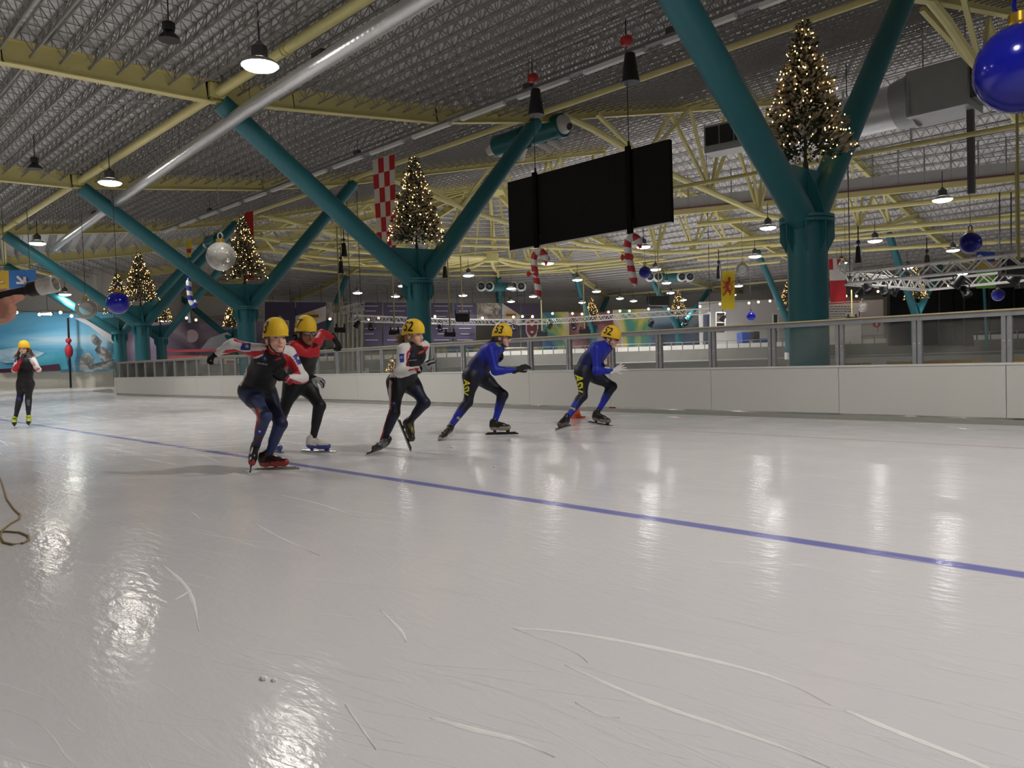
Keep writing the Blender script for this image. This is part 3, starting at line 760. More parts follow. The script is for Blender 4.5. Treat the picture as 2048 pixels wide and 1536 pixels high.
def head_axes(yaw, pitch, roll=0):
    """yaw 0 looks at the camera, +90 looks to the right of the picture; pitch > 0 looks down"""
    y, p = math.radians(yaw), math.radians(pitch)
    hr = Vector((CR.x, CR.y, 0)).normalized(); hf = Vector((CF.x, CF.y, 0)).normalized(); Z = Vector((0, 0, 1))
    Fd = (hr * math.sin(y) - hf * math.cos(y)) * math.cos(p) - Z * math.sin(p)
    Rt = Fd.cross(Z).normalized(); Up = Rt.cross(Fd).normalized()
    if roll:
        M = Matrix.Rotation(math.radians(roll), 3, Fd); Rt = M @ Rt; Up = M @ Up
    return Rt, Fd, Up

def head_field(c, ax, sc, skin, neck, collar, h=0.0055, lips=None, neckr=0.05):
    Rt, Fd, Up = ax; f = Field(h, 0.014)
    L = lambda x, y, z: np.array(c + (Rt * x + Fd * y + Up * z) * sc)
    A = (Rt, Fd, Up); r = lambda *v: tuple(q * sc for q in v)
    f.ell(L(0, -0.012, 0.035), A, r(0.073, 0.093, 0.083), skin, 'head')
    f.ell(L(0, 0.026, -0.030), A, r(0.059, 0.064, 0.078), skin, 'head')
    f.ell(L(0, 0.044, -0.078), A, r(0.040, 0.042, 0.034), skin, 'head')
    f.cap(L(-0.010, 0.073, -0.100), L(0.010, 0.073, -0.100), 0.016 * sc, 0.016 * sc, skin, None, 'head')
    f.cap(L(0, 0.086, 0.004), L(0, 0.104, -0.034), 0.0075 * sc, 0.0115 * sc, skin, None, 'head', 0.010)
    for s_ in (-1, 1):
        f.cap(L(s_ * 0.004, 0.094, -0.040), L(s_ * 0.012, 0.088, -0.040), 0.008 * sc, 0.007 * sc, skin, None, 'head', 0.006)
        f.ell(L(s_ * 0.072, -0.008, -0.022), A, r(0.011, 0.022, 0.031), skin, 'head', 0.008)
        f.ell(L(s_ * 0.034, 0.052, -0.042), A, r(0.026, 0.026, 0.028), skin, 'head')
        f.cap(L(s_ * 0.012, 0.084, 0.020), L(s_ * 0.042, 0.074, 0.020), 0.010 * sc, 0.010 * sc, skin, None, 'head')
        f.ell(L(s_ * 0.031, 0.098, -0.001), A, r(0.015, 0.016, 0.010), skin, 'head', 0.012, True)
        f.ell(L(s_ * 0.031, 0.0735, -0.001), A, r(0.0135, 0.0115, 0.011), skin, 'head', 0.004)
    f.cap(L(-0.015, 0.0865, -0.0665), L(0.015, 0.0865, -0.0665), 0.0075 * sc, 0.0075 * sc, skin, None, 'head', 0.006)
    f.cap(L(-0.016, 0.0965, -0.0715), L(0.016, 0.0965, -0.0715), 0.0022 * sc, 0.0022 * sc, skin, None, 'head', 0.006, True)
    f.cap(L(0, -0.018, -0.05), np.array(neck), neckr * sc, neckr * sc * 1.05, skin, None, 'neck')
    P, F = f.mesh(); C, _ = f.colours(P)
    q = (P - np.array(c)) / sc; x, y, z = q @ np.array(Rt), q @ np.array(Fd), q @ np.array(Up)
    lp = lips or tuple(a * b for a, b in zip(skin, (0.72, 0.42, 0.42)))
    C[(y > 0.075) & (np.abs(x) < 0.021) & (np.abs(z + 0.069) < 0.0075 - 0.004 * (np.abs(x) / 0.021))] = lp
    for s_ in (-1, 1):
        ex = x - s_ * 0.031
        C[(y > 0.05) & ((ex / 0.0145) ** 2 + ((z + 0.001) / 0.0075) ** 2 < 1)] = (0.55, 0.5, 0.47)
        C[(y > 0.05) & ((ex - 0.002 * s_) ** 2 + (z + 0.001) ** 2 < 0.0062 ** 2)] = (0.03, 0.025, 0.02)
        C[(y > 0.05) & (np.abs(ex) < 0.017) & (np.abs(z - 0.0065 + 4 * ex ** 2) < 0.0022)] = tuple(v * 0.25 for v in skin)
        C[(y > 0.05) & (np.abs(ex - s_ * 0.003) < 0.02) & (np.abs(z - 0.021 + 8 * ex ** 2) < 0.0042)] = tuple(v * 0.42 for v in skin)
    if collar is not None:
        n = np.array(neck) - L(0, -0.018, -0.05); ln = np.linalg.norm(n); t = ((P - L(0, -0.018, -0.05)) @ n) / ln / ln
        C[(t > 0.55) & (z < -0.085) & (y < 0.05)] = collar
    return P, F, C

def helmet(c, ax, sc, person, num=None, side=1, numloc=None, seam=True):
    """dome with a fabric cover; returns the helmet part"""
    Rt, Fd, Up = ax; mb = MB(); mb.use(HELM); n, rows = 40, 14
    W, Ld, H = 0.101, 0.133, 0.132
    def pt(u, v, grow=0.0):
        th = 2 * math.pi * u; fy, fx = math.cos(th), math.sin(th)
        rim = 0.012 + 0.010 * max(0, fy) - 0.026 * max(0, -fy) ** 1.2        # rim height: higher at brow, lower at nape
        ph = v * math.pi / 2
        rr = (1 + grow) * (math.cos(ph) ** 0.86 if v < 1 else 0) * (0.955 + 0.045 * min(1, v * 5))
        z = rim + (H - rim + 0.03) * (math.sin(ph) ** 0.95)
        fl = 0.97 + 0.03 * math.sin(ph)
        lift = 1.0
        return c + (Rt * (fx * W * rr * fl) + Fd * (fy * Ld * rr * fl - 0.010) + Up * (z * lift + grow * 0.05)) * sc
    vs = [pt(i / n, j / rows) for j in range(rows) for i in range(n)] + [pt(0, 1)]
    fs = [(j * n + i, j * n + (i + 1) % n, (j + 1) * n + (i + 1) % n, (j + 1) * n + i) for j in range(rows - 1) for i in range(n)]
    fs += [((rows - 1) * n + i, (rows - 1) * n + (i + 1) % n, rows * n) for i in range(n)]
    mb.add(vs, fs)
    inner = [pt(i / n, 0, -0.10) - Up * 0.002 for i in range(n)]
    o0 = len(mb.v); mb.v += [tuple(p) for p in inner]
    for i in range(n):
        mb.f.append(((i + 1) % n, i, o0 + i, o0 + (i + 1) % n)); mb.m.append(0)
    o = mb.build('helmet', HELM, person, True)
    rim = MB(); rim.tube([pt(i / n, 0.0, 0.005) for i in range(n)], 0.004 * sc, 6, False, True); rim.build('rim_band', HELM, o, True)
    if seam:
        for u in (0.10, 0.90):
            sm = MB(); sm.tube([pt(u + (0.0), v, 0.004) for v in (0.02, 0.2, 0.4, 0.6, 0.8, 0.95)], 0.0016, 5); sm.build('seam', HELM, o)
    for s_ in (-1, 1):
        st = MB(); st.tube([pt(0.25 * s_ % 1, 0.03, -0.04), c + (Rt * s_ * 0.069 + Fd * 0.008 - Up * 0.03) * sc, c + (Rt * s_ * 0.052 + Fd * 0.030 - Up * 0.085) * sc, c + (Rt * s_ * 0.022 + Fd * 0.06 - Up * 0.120) * sc, c + (Fd * 0.065 - Up * 0.122) * sc], 0.0055 * sc, 6)
        st.build('chin_strap', STRAP, o, True)
    if num:
        M = MB(); M.v = [tuple(v.co) for v in o.data.vertices]; off = Vector((0, 0, 0)); q = o
        while q is not None: off += q.location; q = q.parent
        bv = BVHTree.FromPolygons([Vector(v) + off for v in M.v], [tuple(p.vertices) for p in o.data.polygons])
        az = math.radians(numloc[0]) if numloc else math.radians(115)
        dirn = (Fd * math.cos(az) + Rt * side * math.sin(az)).normalized()   # direction out of the helmet where the number sits
        dirn = (dirn + Up * 0.12).normalized()
        upv = (Up - dirn * Up.dot(dirn)).normalized(); rt = upv.cross(dirn).normalized()
        decal_text(num, c + Up * 0.066 * sc + dirn * 0.25, rt, upv, (numloc[1] if numloc else 0.078) * sc, -dirn, bv, NUMB, o, 'number', width=0.82)
    return o

def text_mesh(s, bold=0.012):
    cu = bpy.data.curves.new('txt', 'FONT'); cu.body = s; cu.align_x = 'CENTER'; cu.align_y = 'CENTER'; cu.offset = bold; cu.resolution_u = 3
    ob = bpy.data.objects.new('txt', cu); COL.objects.link(ob); dg = bpy.context.evaluated_depsgraph_get(); dg.update()
    me = bpy.data.meshes.new_from_object(ob.evaluated_get(dg)); bpy.data.objects.remove(ob); bpy.data.curves.remove(cu)
    return me
def decal_text(s, org, rt, up, size, dirn, bvh, material, parent, name, width=1.0, bold=0.02, lift=0.0025):
    me = text_mesh(s, bold); bm = bmesh.new(); bm.from_mesh(me); bpy.data.meshes.remove(me)
    bmesh.ops.triangulate(bm, faces=bm.faces)
    for _ in range(3):
        es = [e for e in bm.edges if e.calc_length() > 0.14]
        if not es: break
        bmesh.ops.subdivide_edges(bm, edges=es, cuts=1); bmesh.ops.triangulate(bm, faces=bm.faces)
    off = Vector((0, 0, 0)); q = parent
    while q is not None: off += q.location; q = q.parent
    bad = []
    for v in bm.verts:
        p = Vector(org) + rt * (v.co.x * size * width) + up * (v.co.y * size)
        hit = bvh.ray_cast(p, dirn, 1.0)
        if hit[0] is None: bad.append(v); continue
        nn = hit[1] if hit[1].dot(dirn) < 0 else -hit[1]
        v.co = hit[0] + nn * lift - off
    bmesh.ops.delete(bm, geom=bad, context='VERTS')
    me = bpy.data.meshes.new(name); bm.to_mesh(me); bm.free(); me.materials.append(material)
    o = bpy.data.objects.new(name, me); COL.objects.link(o); o.parent = parent; return o

def glove(wrist, dirv, normal, side, size, col, person, curl=0.5, name='glove', colw=None, spread=0.0, mixed=None):
    """palm, four fingers and a thumb; normal points out of the back of the hand"""
    W = Vector(wrist); D = Vector(dirv).normalized(); Nn = Vector(normal); Nn = (Nn - D * Nn.dot(D)).normalized(); A = D.cross(Nn) * side   # A: towards the little finger
    s_ = size; f = Field(0.0042, 0.006)
    L = lambda a, d, n: np.array(W + (A * a + D * d + Nn * n) * s_)
    cw = colw or col
    f.cap(L(0, -0.03, 0), L(0, 0.01, 0), 0.030 * s_, 0.027 * s_, cw, None, 'cuff', 0.012)
    for a in (-0.024, -0.008, 0.008, 0.024): f.cap(L(a * 0.6, 0.015, 0), L(a * 1.05, 0.075, 0.002), 0.0155 * s_, 0.0140 * s_, col, None, 'palm', 0.014)
    for i, (a, ln) in enumerate(((-0.027, 0.072), (-0.009, 0.080), (0.009, 0.075), (0.026, 0.060))):
        p = Vector((a * 1.02, 0.082, 0.002)); ang = 0.0
        for seg, (fr, rr) in enumerate(((0.45, 0.0098), (0.32, 0.0090), (0.25, 0.0080))):
            ang += curl * (0.55, 0.85, 0.6)[seg] * (1 + 0.06 * i); st = ln * fr
            sp = spread * (i - 1.5) * 0.25
            q = p + Vector((math.sin(sp) * st, math.cos(ang) * st, -math.sin(ang) * st))
            f.cap(L(*p), L(*q), rr * s_, (rr - 0.0007) * s_, mixed if mixed is not None and i % 2 else col, None, 'finger'); p = q
    p0, p1, p2, p3 = (-0.020, 0.022, -0.004), (-0.044, 0.045, -0.012), (-0.050, 0.070, -0.020 - 0.01 * curl), (-0.046, 0.090, -0.026 - 0.02 * curl)
    f.cap(L(*p0), L(*p1), 0.0145 * s_, 0.0115 * s_, col, None, 'thumb'); f.cap(L(*p1), L(*p2), 0.0115 * s_, 0.0102 * s_, col, None, 'thumb'); f.cap(L(*p2), L(*p3), 0.0100 * s_, 0.0085 * s_, col, None, 'thumb')
    P, F = f.mesh(); C, _ = f.colours(P); return skin_mesh(name, P, F, C, GLOVEM, person)

def skate(heel, toe, ankle, person, size, upper, trim, blade_m=BLADE, tube_m=BLADED, up=None, cup_m=None, blade_len=None, tongue=None, sole_h=0.060):
    """speed-skate boot with cups, blade tube and long blade; heel and toe are points on the sole line"""
    H, T, A = Vector(heel), Vector(toe), Vector(ankle); D = (T - H).normalized(); U = Vector(up) if up is not None else (A - H)
    U = (U - D * U.dot(D)).normalized(); R_ = D.cross(U); L_ = size; f = Field(0.0065, 0.014)
    P_ = lambda d, u, r=0.0: np.array(H + D * d + U * u + R_ * r)
    f.cap(P_(0.015, 0.040), P_(0.020, 0.085), 0.034, 0.032, upper, None, 'heel'); f.cap(P_(0.025, 0.03), P_(L_ * 0.55, 0.028), 0.030, 0.034, upper, None, 'mid')
    f.cap(P_(L_ * 0.55, 0.028), P_(L_ - 0.035, 0.022), 0.034, 0.024, upper, None, 'toe'); f.cap(P_(L_ * 0.32, 0.055), P_(L_ * 0.62, 0.040), 0.030, 0.026, tongue or upper, None, 'lace')
    f.cap(P_(0.030, 0.06), np.array(sub(Vector(P_(0.035, 0.10)), A, 0.55)), 0.036, 0.037, upper, None, 'shaft')
    f.cap(P_(0.018, 0.014), P_(L_ - 0.03, 0.012), 0.0305, 0.027, trim, None, 'sole', 0.008); f.cap(P_(L_ * 0.5, 0.014), P_(L_ - 0.042, 0.011), 0.0365, 0.029, trim, None, 'sole', 0.008)
    P, F = f.mesh(); C, _ = f.colours(P); o = skin_mesh('skate_boot', P, F, C, BOOTM, person)
    lc = MB()
    for i in range(5):
        c_ = Vector(P_(L_ * (0.34 + 0.065 * i), 0.087 - 0.008 * i)); lc.tube([c_ - R_ * 0.018, c_ + U * 0.004, c_ + R_ * 0.018], 0.0026, 5)
    lc.build('laces', STRAP, o)
    bl = blade_len or L_ * 1.62; x0 = L_ * 0.5 - bl * 0.48; x1 = x0 + bl
    for d0, d1 in ((0.02, 0.065), (L_ * 0.70, L_ * 0.70 + 0.055)):
        cb = MB(); cb.poly([Vector(P_(d, u, -0.008)) for d, u in ((d0, -0.006), (d1, -0.006), (d1 - 0.008, -sole_h + 0.028), (d0 + 0.012, -sole_h + 0.028))], R_ * 0.016)
        fix_normals(cb.build('blade_cup', cup_m or tube_m, o))
    tbm = MB(); tbm.tube([Vector(P_(x0 + 0.02, -sole_h + 0.022)), Vector(P_(x1 - 0.03, -sole_h + 0.022))], 0.0075, 8); tbm.build('blade_tube', tube_m, o, True)
    bd = MB(); bd.poly([Vector(P_(d, u, -0.0014)) for d, u in ((x0, -sole_h + 0.018), (x1 - 0.006, -sole_h + 0.018), (x1, -sole_h + 0.010), (x1 - 0.004, -sole_h), (x0 + 0.004, -sole_h), (x0 - 0.003, -sole_h + 0.009))], R_ * 0.0028)
    fix_normals(bd.build('blade', blade_m, o)); return o

def person(label, d0, J, head, suit, paint=(), size=1.0, vox=0.0105, group=None, loc=None, arm=1.0, bulk=1.0):
    """J: joint -> (photo x, photo y, depth offset); suit: bone -> colour or (from, to)"""
    W = {k: at(v[0], v[1], d0 + v[2]) for k, v in J.items()}
    base = loc or Vector((W['pelvis'].x, W['pelvis'].y, 0))
    t = thing('person', label, 'person', base, group)
    f = Field(vox, 0.030); s_ = size
    def col(b):
        c = suit[b]; return (c[0], c[1]) if isinstance(c[0], (tuple, list)) else (c, c)
    def cap(a, b, ra, rb, bone, k=None):
        c = col(bone); f.cap(np.array(W[a]) if isinstance(a, str) else np.array(a), np.array(W[b]) if isinstance(b, str) else np.array(b), ra * s_, rb * s_, c[0], c[1], bone, k)
    pv, ch = W['pelvis'], W['chest']; spine = (ch - pv); sh = (W['shL'] - W['shR']); shn = sh.normalized(); hp = (W['hipL'] - W['hipR']).normalized()
    bend = W.get('waist', pv.lerp(ch, 0.5))
    cap(W['hipR'] , W['hipL'], 0.080, 0.080, 'pelvis', 0.05)
    for o_ in (-0.045, 0.045):
        cap(pv + hp * o_ * s_, bend + (hp + shn) * 0.5 * o_ * 0.9 * s_, 0.100 * bulk, 0.088 * bulk, 'belly', 0.05)
        cap(bend + (hp + shn) * 0.5 * o_ * 0.9 * s_, ch + shn * o_ * 1.15 * s_, 0.088 * bulk, 0.098 * bulk, 'chest', 0.05)
    cap(W['shR'].lerp(W['shL'], 0.12), W['shR'].lerp(W['shL'], 0.88), 0.060, 0.060, 'shoulder', 0.05)
    cap(ch, W['neck'], 0.085, 0.048, 'shoulder', 0.05)
    for sd in ('R', 'L'):
        cap('sh' + sd, 'el' + sd, 0.052 * arm, 0.040 * arm, 'uarm' + sd); cap('el' + sd, 'wr' + sd, 0.040 * arm, 0.027 * arm, 'farm' + sd)
        fm = W['el' + sd].lerp(W['wr' + sd], 0.3); cap(W['el' + sd], fm, 0.039 * arm, 0.040 * arm, 'farm' + sd)
        cap('hip' + sd, 'kn' + sd, 0.080, 0.053, 'thigh' + sd, 0.04); cap('kn' + sd, 'an' + sd, 0.053, 0.035, 'calf' + sd)
        kn, an = W['kn' + sd], W['an' + sd]; tk = (W['hip' + sd] - kn).normalized(); cd = (an - kn).normalized(); back = (tk + cd); back = (back - cd * back.dot(cd))
        if back.length > 0.05: cap(kn.lerp(an, 0.18) + back.normalized() * 0.020 * s_, kn.lerp(an, 0.55) + back.normalized() * 0.010 * s_, 0.046, 0.036, 'calf' + sd)
        glute = W['hip' + sd] + (W['hip' + sd] - pv) * 0.1 - (ch - pv).cross(hp).normalized() * (0.03 * s_ * (1 if (ch - pv).cross(hp).dot(W['kn' + sd] - W['hip' + sd]) > 0 else -1)); cap(glute, W['hip' + sd].lerp(kn, 0.25), 0.074, 0.076, 'thigh' + sd, 0.05)
    P, F = f.mesh(); C, B = f.colours(P)
    B = np.array(B); N = vnormals(P, F); px, py = vproj(P); vd = P - np.array(CAMP); vd /= np.linalg.norm(vd, axis=1, keepdims=True)
    facing = (N * vd).sum(1) < 0.25
    for poly, c, bones in paint:
        m = facing & inpoly(px, py, poly)
        if bones: m &= np.array([any(b.startswith(q) for q in bones) for b in B])
        C[m] = c
    ax = head_axes(*head['look']); hc = at(head['c'][0], head['c'][1], d0 + head['c'][2])
    P2, F2, C2 = head_field(hc, ax, head['s'], head['skin'], W['neck'], head.get('collar'), head.get('h', 0.0055))
    body = skin_mesh('body', np.concatenate([P, P2]), np.concatenate([F, F2 + len(P)]), np.concatenate([C, C2]), SUIT, t)
    bv = BVHTree.FromPolygons([Vector(p) for p in P], [tuple(q) for q in F])
    return t, W, hc, ax, bv

def strands(root, tip, n, spread, r, person, material, name='hair', sag=0.02, curl=0.0, seed=1):
    rd = random.Random(seed); mb = MB()
    for i in range(n):
        a = Vector(root) + Vector([rd.gauss(0, spread * 0.45) for _ in range(3)]); b = Vector(tip) + Vector([rd.gauss(0, spread) for _ in range(3)])
        pts = []; ph = rd.random() * 6
        for k in range(8):
            t = k / 7; w_ = curl * math.sin(t * 9 + ph) * t
            pts.append(a.lerp(b, t) + Vector((w_, math.cos(t * 9 + ph) * curl * t, -sag * math.sin(t * math.pi) + w_ * 0.5)))
        mb.tube(pts, [r * (1 - 0.75 * k / 7) for k in range(8)], 5, False)
    return mb.build(name, material, person, True)
def hair_cap(hc, ax, sc, person, material, low=-0.075, front=0.03):
    """close hair below the helmet round the back and sides of the head"""
    Rt, Fd, Up = ax; mb = MB(); n = 18; rows = 5
    vs = []
    for j in range(rows):
        z = 0.03 + (low - 0.03) * j / (rows - 1)
        for i in range(n + 1):
            th = math.pi * (0.36 + 1.28 * i / n)          # from one temple round the back to the other
            vs.append(hc + (Rt * (math.sin(th) * (0.079 - 0.008 * j / rows)) + Fd * (math.cos(th) * 0.098 - 0.012 + 0.006 * j / rows) + Up * z) * sc)
    mb.add(vs, [(j * (n + 1) + i, j * (n + 1) + i + 1, (j + 1) * (n + 1) + i + 1, (j + 1) * (n + 1) + i) for j in range(rows - 1) for i in range(n)])
    o = mb.build('hair', material, person, True); md = o.modifiers.new('thick', 'SOLIDIFY'); md.thickness = 0.008; return o
def goggles(hc, ax, sc, person, lens, frame):
    Rt, Fd, Up = ax; mb = MB(); mb.use(frame); g = []
    def q(x, z, o): return hc + (Rt * x + Fd * (0.101 - 5.2 * x * x + o) + Up * z) * sc
    xs_ = [-0.066 + 0.132 * i / 14 for i in range(15)]
    top = [q(x, 0.021, 0) for x in xs_]; 
    mb.tube(top, 0.004 * sc, 6)
    for s_ in (-1, 1): mb.tube([q(s_ * 0.066, 0.015, 0), hc + (Rt * s_ * 0.078 + Fd * 0.03 + Up * 0.012) * sc, hc + (Rt * s_ * 0.080 - Fd * 0.01 + Up * 0.008) * sc], 0.0035 * sc, 6)
    o = mb.build('glasses', frame, person, True)
    for s_ in (-1, 1):
        m2 = MB(); X_ = [s_ * (0.006 + 0.058 * i / 8) for i in range(9)]
        vs = [q(x, 0.019, 0.001) for x in X_] + [q(x, -0.016 + 0.014 * (i / 8) ** 2 + (0.008 if i == 0 else 0), 0.002) for i, x in enumerate(X_)]
        m2.add(vs, [(i, i + 1, 10 + i, 9 + i) for i in range(8)]); l = m2.build('lens', lens, o, True); md = l.modifiers.new('thick', 'SOLIDIFY'); md.thickness = 0.002
    return o
# ------------------------------------------------------------------ the skaters
NAVY = (0.006, 0.008, 0.030); NIGHT = (0.005, 0.005, 0.008); SWHITE = (0.70, 0.68, 0.67); SRED = (0.50, 0.012, 0.022); SBLUE = (0.020, 0.028, 0.26)
SLATE = (0.026, 0.044, 0.125); ROYAL = (0.006, 0.018, 0.36); INK = (0.004, 0.005, 0.016); BLK = (0.006, 0.006, 0.007); GREYG = (0.30, 0.31, 0.31)
HAIRB = mat('hair_brown', (0.12, 0.065, 0.03), 0.45, 0, 0.3, 60); HAIRD = mat('hair_black', (0.010, 0.008, 0.008), 0.4, 0, 0.3, 60); HAIRF = mat('hair_fair', (0.30, 0.19, 0.08), 0.45, 0, 0.3, 60)
LENS_C = mat('lens_clear', (0.25, 0.27, 0.32), 0.08, 0.5, 0.05, 20); LENS_O = mat('lens_amber', (0.20, 0.05, 0.015), 0.08, 0.2, 0.05, 20); LENS_D = mat('lens_smoke', (0.07, 0.05, 0.07), 0.1, 0.3, 0.05, 20)
c1 = lambda pts: [(x / 8.192 + 390, y / 8.192 + 620) for x, y in pts]
c2 = lambda pts: [(x / 7.877 + 440, y / 7.877 + 760) for x, y in pts]
c4 = lambda pts: [(x / 10.24 + 730, y / 10.24 + 630) for x, y in pts]
c5 = lambda pts: [(x / 9.6 + 730, y / 9.6 + 760) for x, y in pts]
def circ(x, y, r, n=12): return [(x + r * math.cos(2 * math.pi * i / n), y + r * math.sin(2 * math.pi * i / n)) for i in range(n)]
RG = 'short-track racers leaving the start'

# --- A: number 53, white-red-navy suit, nearest the camera
d0 = depth(onz(555, 939))
suitA = dict(pelvis=NAVY, belly=NIGHT, chest=NIGHT, shoulder=NIGHT, uarmR=SWHITE, farmR=SWHITE, uarmL=SWHITE, farmL=SWHITE, thighR=(NAVY, SLATE), thighL=(NAVY, (0.010, 0.014, 0.05)), calfR=SLATE, calfL=SLATE)
JA = dict(pelvis=(515, 779, 0.05), waist=(522, 752, -0.02), chest=(541, 722, -0.14), neck=(550, 700, -0.18), shR=(516, 702, -0.24), elR=(466, 690, -0.20), wrR=(434, 706, -0.10),
          shL=(578, 706, -0.08), elL=(604, 755, -0.12), wrL=(574, 758, -0.34), hipR=(500, 785, 0.0), hipL=(531, 786, 0.12), knR=(530, 833, -0.25), anR=(513, 888, -0.06), knL=(562, 848, -0.02), anL=(538, 908, 0.02))
red_ = SRED
paintA = [(c1([(640, 640), (800, 690), (1150, 655), (1120, 720), (900, 800), (780, 780), (640, 720), (440, 700), (520, 650)]), red_, ['uarmR', 'farmR', 'shoulder', 'chest']),
          (c1([(620, 455), (760, 505), (930, 490), (940, 535), (760, 540), (640, 510)]), red_, ['uarmR', 'farmR']),
          (c1([(250, 650), (390, 555), (330, 700)]), red_, ['farmR']),
          (c1([(850, 535), (1200, 500), (1260, 600), (1150, 655), (800, 690)]), SWHITE, ['shoulder', 'chest']),
          (c1([(770, 540), (920, 540), (905, 662), (735, 655)]), SBLUE, None), (c1(circ(850, 597, 28)), (0.5, 0.45, 0.2), None),
          (c1([(1150, 560), (1260, 540), (1420, 690), (1380, 740), (1240, 720), (1180, 640)]), red_, ['shoulder', 'chest']),
          (c1([(1460, 560), (1560, 560), (1700, 700), (1610, 760), (1440, 710)]), SWHITE, None),
          (c1([(1420, 720), (1560, 750), (1640, 850), (1740, 1055), (1560, 1040), (1450, 970), (1510, 850)]), red_, None),
          (c1([(1605, 755), (1690, 690), (1790, 860), (1690, 905)]), SBLUE, None), (c1(circ(1700, 785, 26)), SWHITE, None),
          (c1([(1490, 1215), (1540, 1110), (1760, 1195), (1900, 1150), (1900, 1240), (1780, 1290), (1600, 1270)]), red_, ['farmL', 'uarmL']),
          (c1([(1440, 1120), (1520, 1000), (1550, 1030), (1500, 1190)]), BLK, ['farmL']),
          (c1([(830, 785), (905, 830), (850, 960), (850, 1040), (755, 1245), (620, 1200), (690, 1080), (800, 880)]), (0.62, 0.57, 0.54), ['belly', 'pelvis', 'chest', 'thighR']),
          (c1([(740, 1040), (820, 980), (830, 1010), (790, 1060), (800, 1000), (750, 1080)]), (0.35, 0.03, 0.03), ['belly', 'pelvis', 'chest']),
          (c1(circ(1140, 800, 46)), (0.012, 0.03, 0.14), None), (c1(circ(1145, 795, 16)), (0.25, 0.3, 0.4), None),
          (c1([(1015, 855), (1190, 885), (1190, 908), (1015, 880)]), (0.22, 0.22, 0.25), ['chest', 'belly']), (c1([(1290, 820), (1360, 785), (1420, 775), (1400, 805), (1310, 830)]), (0.30, 0.02, 0.03), ['chest', 'shoulder']),
          (c2([(540, 440), (610, 440), (640, 560), (625, 655), (560, 780), (530, 900), (495, 880), (530, 720), (600, 620)]), (0.40, 0.03, 0.04), ['thigh', 'calf']),
          (c2([(495, 440), (540, 440), (600, 620), (530, 720), (500, 700)]), (0.45, 0.44, 0.42), ['thigh', 'calf']),
          (c2([(550, 810), (610, 780), (690, 790), (660, 860), (560, 850)]), (0.02, 0.03, 0.22), ['calf', 'thigh']), (c2(circ(625, 812, 16)), SWHITE, ['calf', 'thigh']),
          (c2([(520, 880), (660, 890), (640, 960), (515, 950)]), (0.10, 0.03, 0.05), ['calfR'])]
tA, WA, hA, axA, bA = person('child racer 53 in white, red and navy suit, right arm flung back, nearest of all', d0, JA, dict(c=(552, 675, -0.26), look=(38, 4), s=1.0, skin=SKIN, collar=SRED, h=0.0042), suitA, paintA, 0.93, 0.0066, RG, arm=1.18, bulk=1.08)
hm = helmet(hA, axA, 1.0, tA, '53', 1, (98, 0.135)); hair_cap(hA, axA, 1.0, tA, HAIRB, -0.05)
dw = lambda a, b: (b - a)
hr = at(418, 717, d0 - 0.10); glove(WA['wrR'], dw(WA['wrR'], hr), CU + CF * -0.5, -1, 0.98, BLK, tA, 1.2)
hl = at(556, 742, d0 - 0.42); glove(WA['wrL'], dw(WA['wrL'], hl), -CF + CR * 0.5, 1, 0.98, BLK, tA, 0.9, colw=(0.25, 0.02, 0.03))
BOOTR = (0.020, 0.010, 0.008); TRIMR = (0.32, 0.030, 0.022)
skate(at(522, 930, d0 + 0.03), at(582, 927, d0 - 0.02), WA['anL'], tA, 0.255, BOOTR, TRIMR, blade_m=mat('blade_sand', (0.42, 0.40, 0.34), 0.3, 0.8, 0.1, 20), tube_m=mat('tube_sand', (0.40, 0.38, 0.30), 0.35, 0.6, 0.1, 20), up=(0, 0, 1), sole_h=0.052)
skate(at(506, 905, d0 + 0.0), at(503, 931, d0 - 0.22), WA['anR'], tA, 0.245, BOOTR, TRIMR, up=at(520, 860, d0 - 0.02) - at(506, 905, d0), sole_h=0.05)

# --- B: number 57, black suit with red shoulders, right behind A
d0 = depth(onz(642, 905))
suitB = dict(pelvis=BLK, belly=BLK, chest=BLK, shoulder=SRED, uarmR=SRED, farmR=BLK, uarmL=SRED, farmL=SRED, thighR=BLK, thighL=BLK, calfR=BLK, calfL=BLK)
JB = dict(pelvis=(598, 764, 0.08), waist=(603, 738, 0.02), chest=(612, 706, -0.05), neck=(611, 686, -0.08), shR=(587, 694, -0.18), elR=(596, 742, -0.12), wrR=(626, 756, -0.30), shL=(634, 686, 0.10), elL=(644, 668, 0.32), wrL=(668, 676, 0.42),
          hipR=(588, 770, 0.02), hipL=(613, 770, 0.14), knR=(566, 822, -0.02), anR=(549, 882, 0.20), knL=(640, 812, 0.0), anL=(627, 872, 0.02))
paintB = [([(580, 690), (600, 678), (625, 697), (640, 690), (642, 712), (620, 716), (600, 712), (590, 720), (578, 715)], SRED, ['chest', 'shoulder'])]
DSKIN = srgb(150, 98, 66)
tB, WB, hB, axB, bB = person('racer 57 in black suit with red shoulders, left arm out, behind the front child', d0, JB, dict(c=(612, 664, -0.14), look=(44, 10), s=1.0, skin=DSKIN, collar=SRED, h=0.005), suitB, paintB, 1.0, 0.0105, RG)
helmet(hB, axB, 1.0, tB, '57', 1, (100, 0.13)); goggles(hB, axB, 1.0, tB, LENS_C, STRAP); hair_cap(hB, axB, 1.0, tB, HAIRD, -0.06)
strands(at(590, 672, d0 - 0.12), at(578, 690, d0 + 0.0), 26, 0.022, 0.006, tB, HAIRD, seed=2)
glove(WB['wrL'], at(677, 691, d0 + 0.40) - WB['wrL'], CR * 0.6 + CU - CF * 0.3, 1, 1.05, BLK, tB, 0.9, spread=0.8)
